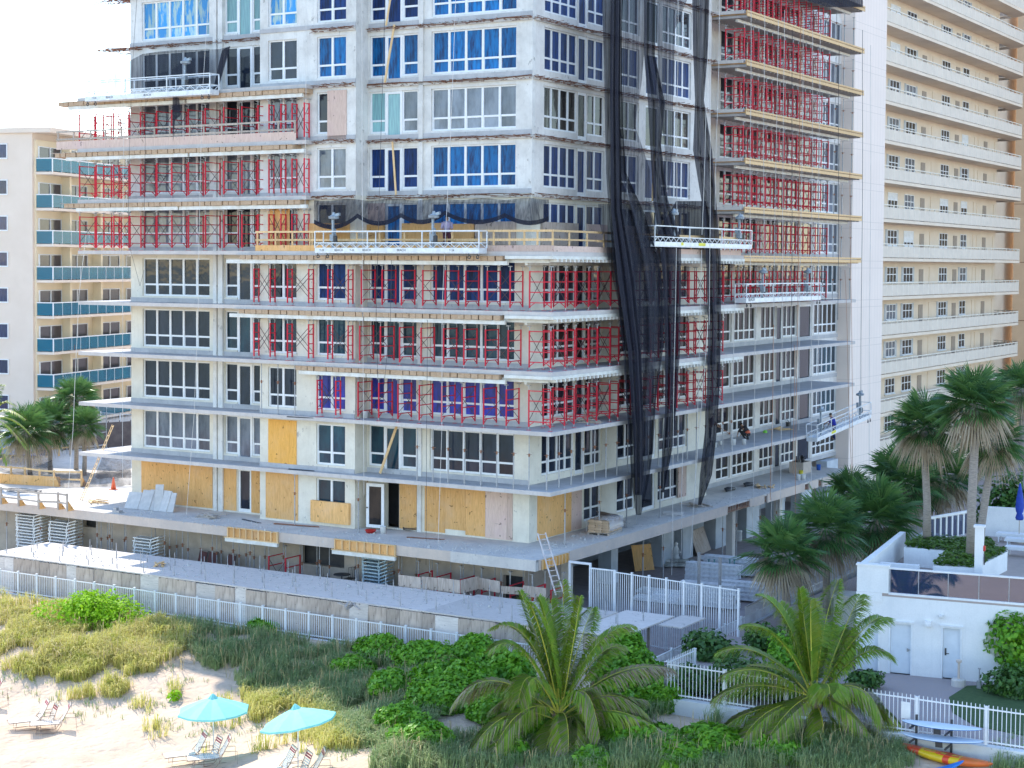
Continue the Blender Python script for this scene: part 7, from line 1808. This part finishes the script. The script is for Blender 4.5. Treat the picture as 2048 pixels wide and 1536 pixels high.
# the house's own far wing behind the galleries
far = root('apartment_building', 'sunlit tan wall of a farther block at the right edge behind the curved galleries', 'building', 0, YBW1 + yE + 9, 0)
part('wall', MB().box(-4.0, 14, 0, 12, 0, 46).mesh('wall', plain('tan_stucco', (.70, .50, .33), .9, c2=(.64, .45, .29), scale=.5)), far)
part('wall_joint', MB().box(-4.01, 14.01, -.02, -.004, 12, 12.06).box(-4.01, 14.01, -.02, -.004, 18, 18.06).box(-4.01, 14.01, -.02, -.004, 24, 24.06).mesh('wall_joint', M_brown), far)

# ------------------------------------------------------------------ loose site clutter on the decks
rc_ = random.Random(77)
def bars(label, px, py, z, n, L, rot, mt, name='steel_bar', cat='steel bars'):
    p = onZ(px, py, z); m = MB(); y = 0
    pts = []
    for i in range(n):
        a = rc_.uniform(-.12, .12); pts.append(((-L / 2, i * .05, .02 + .02 * (i % 2)), (L / 2 + rc_.uniform(-.2, .2), i * .05 + a * .4, .03)))
    for a, b in pts: m.tube(a, b, .02, 5)
    return solo(name, m.mesh(name, mt), label, cat, p.x, p.y, z + .004, rot)
bars('rusty bars lying on the podium right of the first form panel', 590, 1052, Z1, 4, 2.6, .15, M_rust)
bars('dark bars lying on the podium above the first form panel', 500, 1043, Z1, 3, 1.6, -.3, M_dark)
bars('dark bars lying on balcony level one above the second plywood stack', 600, 941, SZ(2), 2, 1.5, .05, M_dark)
bars('dark bars lying on balcony level two left of the shoring', 598, 836, SZ(3), 2, 1.5, .1, M_dark)
bars('orange bars lying on the podium before the second form panel', 850, 1078, Z1, 3, 2.0, .2, M_rust)
def hose(label, px, py, z, R, mt, rx=1.0):
    p = onZ(px, py, z); pts = [(R * (1 + .12 * math.sin(3 * t)) * math.cos(t) * rx, R * .7 * math.sin(t * 1.02), .03 + .012 * t) for t in [i * .45 for i in range(30)]]
    return solo('hose', MB().path(pts, .022, 5).mesh('hose', mt, True), label, 'hose', p.x, p.y, z + .004)
hose('pale hose coiled on the podium beside the lone props', 1345, 1031, Z1, .55, M_rope); hose('dark hose coiled on the sunlit terrace', 45, 985, Z1, .8, M_dark, 1.6)
hose('black hose looped on the podium near the open door', 820, 1062, Z1, .4, M_dark)
def offcuts(label, px, py, z, n, mt, sp=.6):
    p = onZ(px, py, z); r = root('lumber_pile', label, 'lumber pile', p.x, p.y, z + .003, rc_.uniform(0, 3))
    for i in range(n):
        L = rc_.uniform(.5, 1.5); a = rc_.uniform(-.5, .5); o = part('offcut', MB().box(-L / 2, L / 2, -.05, .05, 0, .045).mesh('offcut', mt), r, (rc_.uniform(-sp, sp) * .5, rc_.uniform(-sp, sp), .046 * (i % 4)), a)
for i, (px, py, z, lb_) in enumerate(((1110, 1062, Z1, 'pile of timber offcuts on the podium by the corner plywood'), (1395, 1012, Z1, 'pile of timber offcuts under the middle net strand on the podium'), (1530, 975, Z1, 'pile of timber offcuts beyond the black sheeting on the podium'), (420, 1035, Z1, 'pile of timber offcuts on the podium right of the leaning slabs'), (200, 1005, Z1, 'pile of timber offcuts on the sunlit terrace near the ladder foot'), (1180, 845, SZ(3), 'pile of timber offcuts inside the corner shoring of level two'), (1560, 860, SZ(2), 'pile of timber offcuts on level one right of the lime helmet'), (690, 1215, 2.0, 'grey offcuts scattered on the shelter roof above the loose panel'), (330, 1130, 2.0, 'grey offcuts scattered on the sunlit end of the shelter roof'))):
    offcuts(lb_, px, py, z, 9 if z == Z1 else 6, M_lumber2 if i % 2 else M_lumber)
M_chip = plain('concrete_rubble', (.52, .50, .47), .9, c2=(.38, .37, .35), scale=8)
def rubble(label, poly, z, n, seed):
    r = random.Random(seed); m = MB(); xs_ = [p[0] for p in poly]; ys_ = [p[1] for p in poly]; k = 0
    while k < n:
        px, py = r.uniform(min(xs_), max(xs_)), r.uniform(min(ys_), max(ys_))
        if not inpoly(px, py, poly): continue
        k += 1; p = onZ(px, py, z); s = r.uniform(.02, .09) * (2 if r.random() < .06 else 1); a = r.uniform(0, 3)
        q = [V((p.x + s * r.uniform(.5, 1) * math.cos(a + i * 1.57), p.y + s * r.uniform(.5, 1) * math.sin(a + i * 1.57), z + .002)) for i in range(4)]; t = V((p.x + r.uniform(-.3, .3) * s, p.y, z + s * r.uniform(.5, 1)))
        m.add(q + [t], [(0, 1, 4), (1, 2, 4), (2, 3, 4), (3, 0, 4)])
    o = solo('rubble', m.mesh('rubble', M_chip), label, 'rubble', 0, 0, 0, 0, None, 'stuff')
rubble('chips of broken concrete strewn over the sea-side podium deck', [(262, 1020), (1070, 1100), (1075, 1118), (450, 1056), (200, 1028)], Z1, 520, 5)
rubble('chips of broken concrete strewn over the right podium deck', [(1090, 1085), (1680, 938), (1690, 945), (1100, 1108)], Z1, 420, 6)
rubble('chips and dust lumps strewn over the shelter roof', [(0, 1100), (380, 1122), (1000, 1195), (1000, 1228), (500, 1170), (0, 1110)], 2.001, 420, 7)
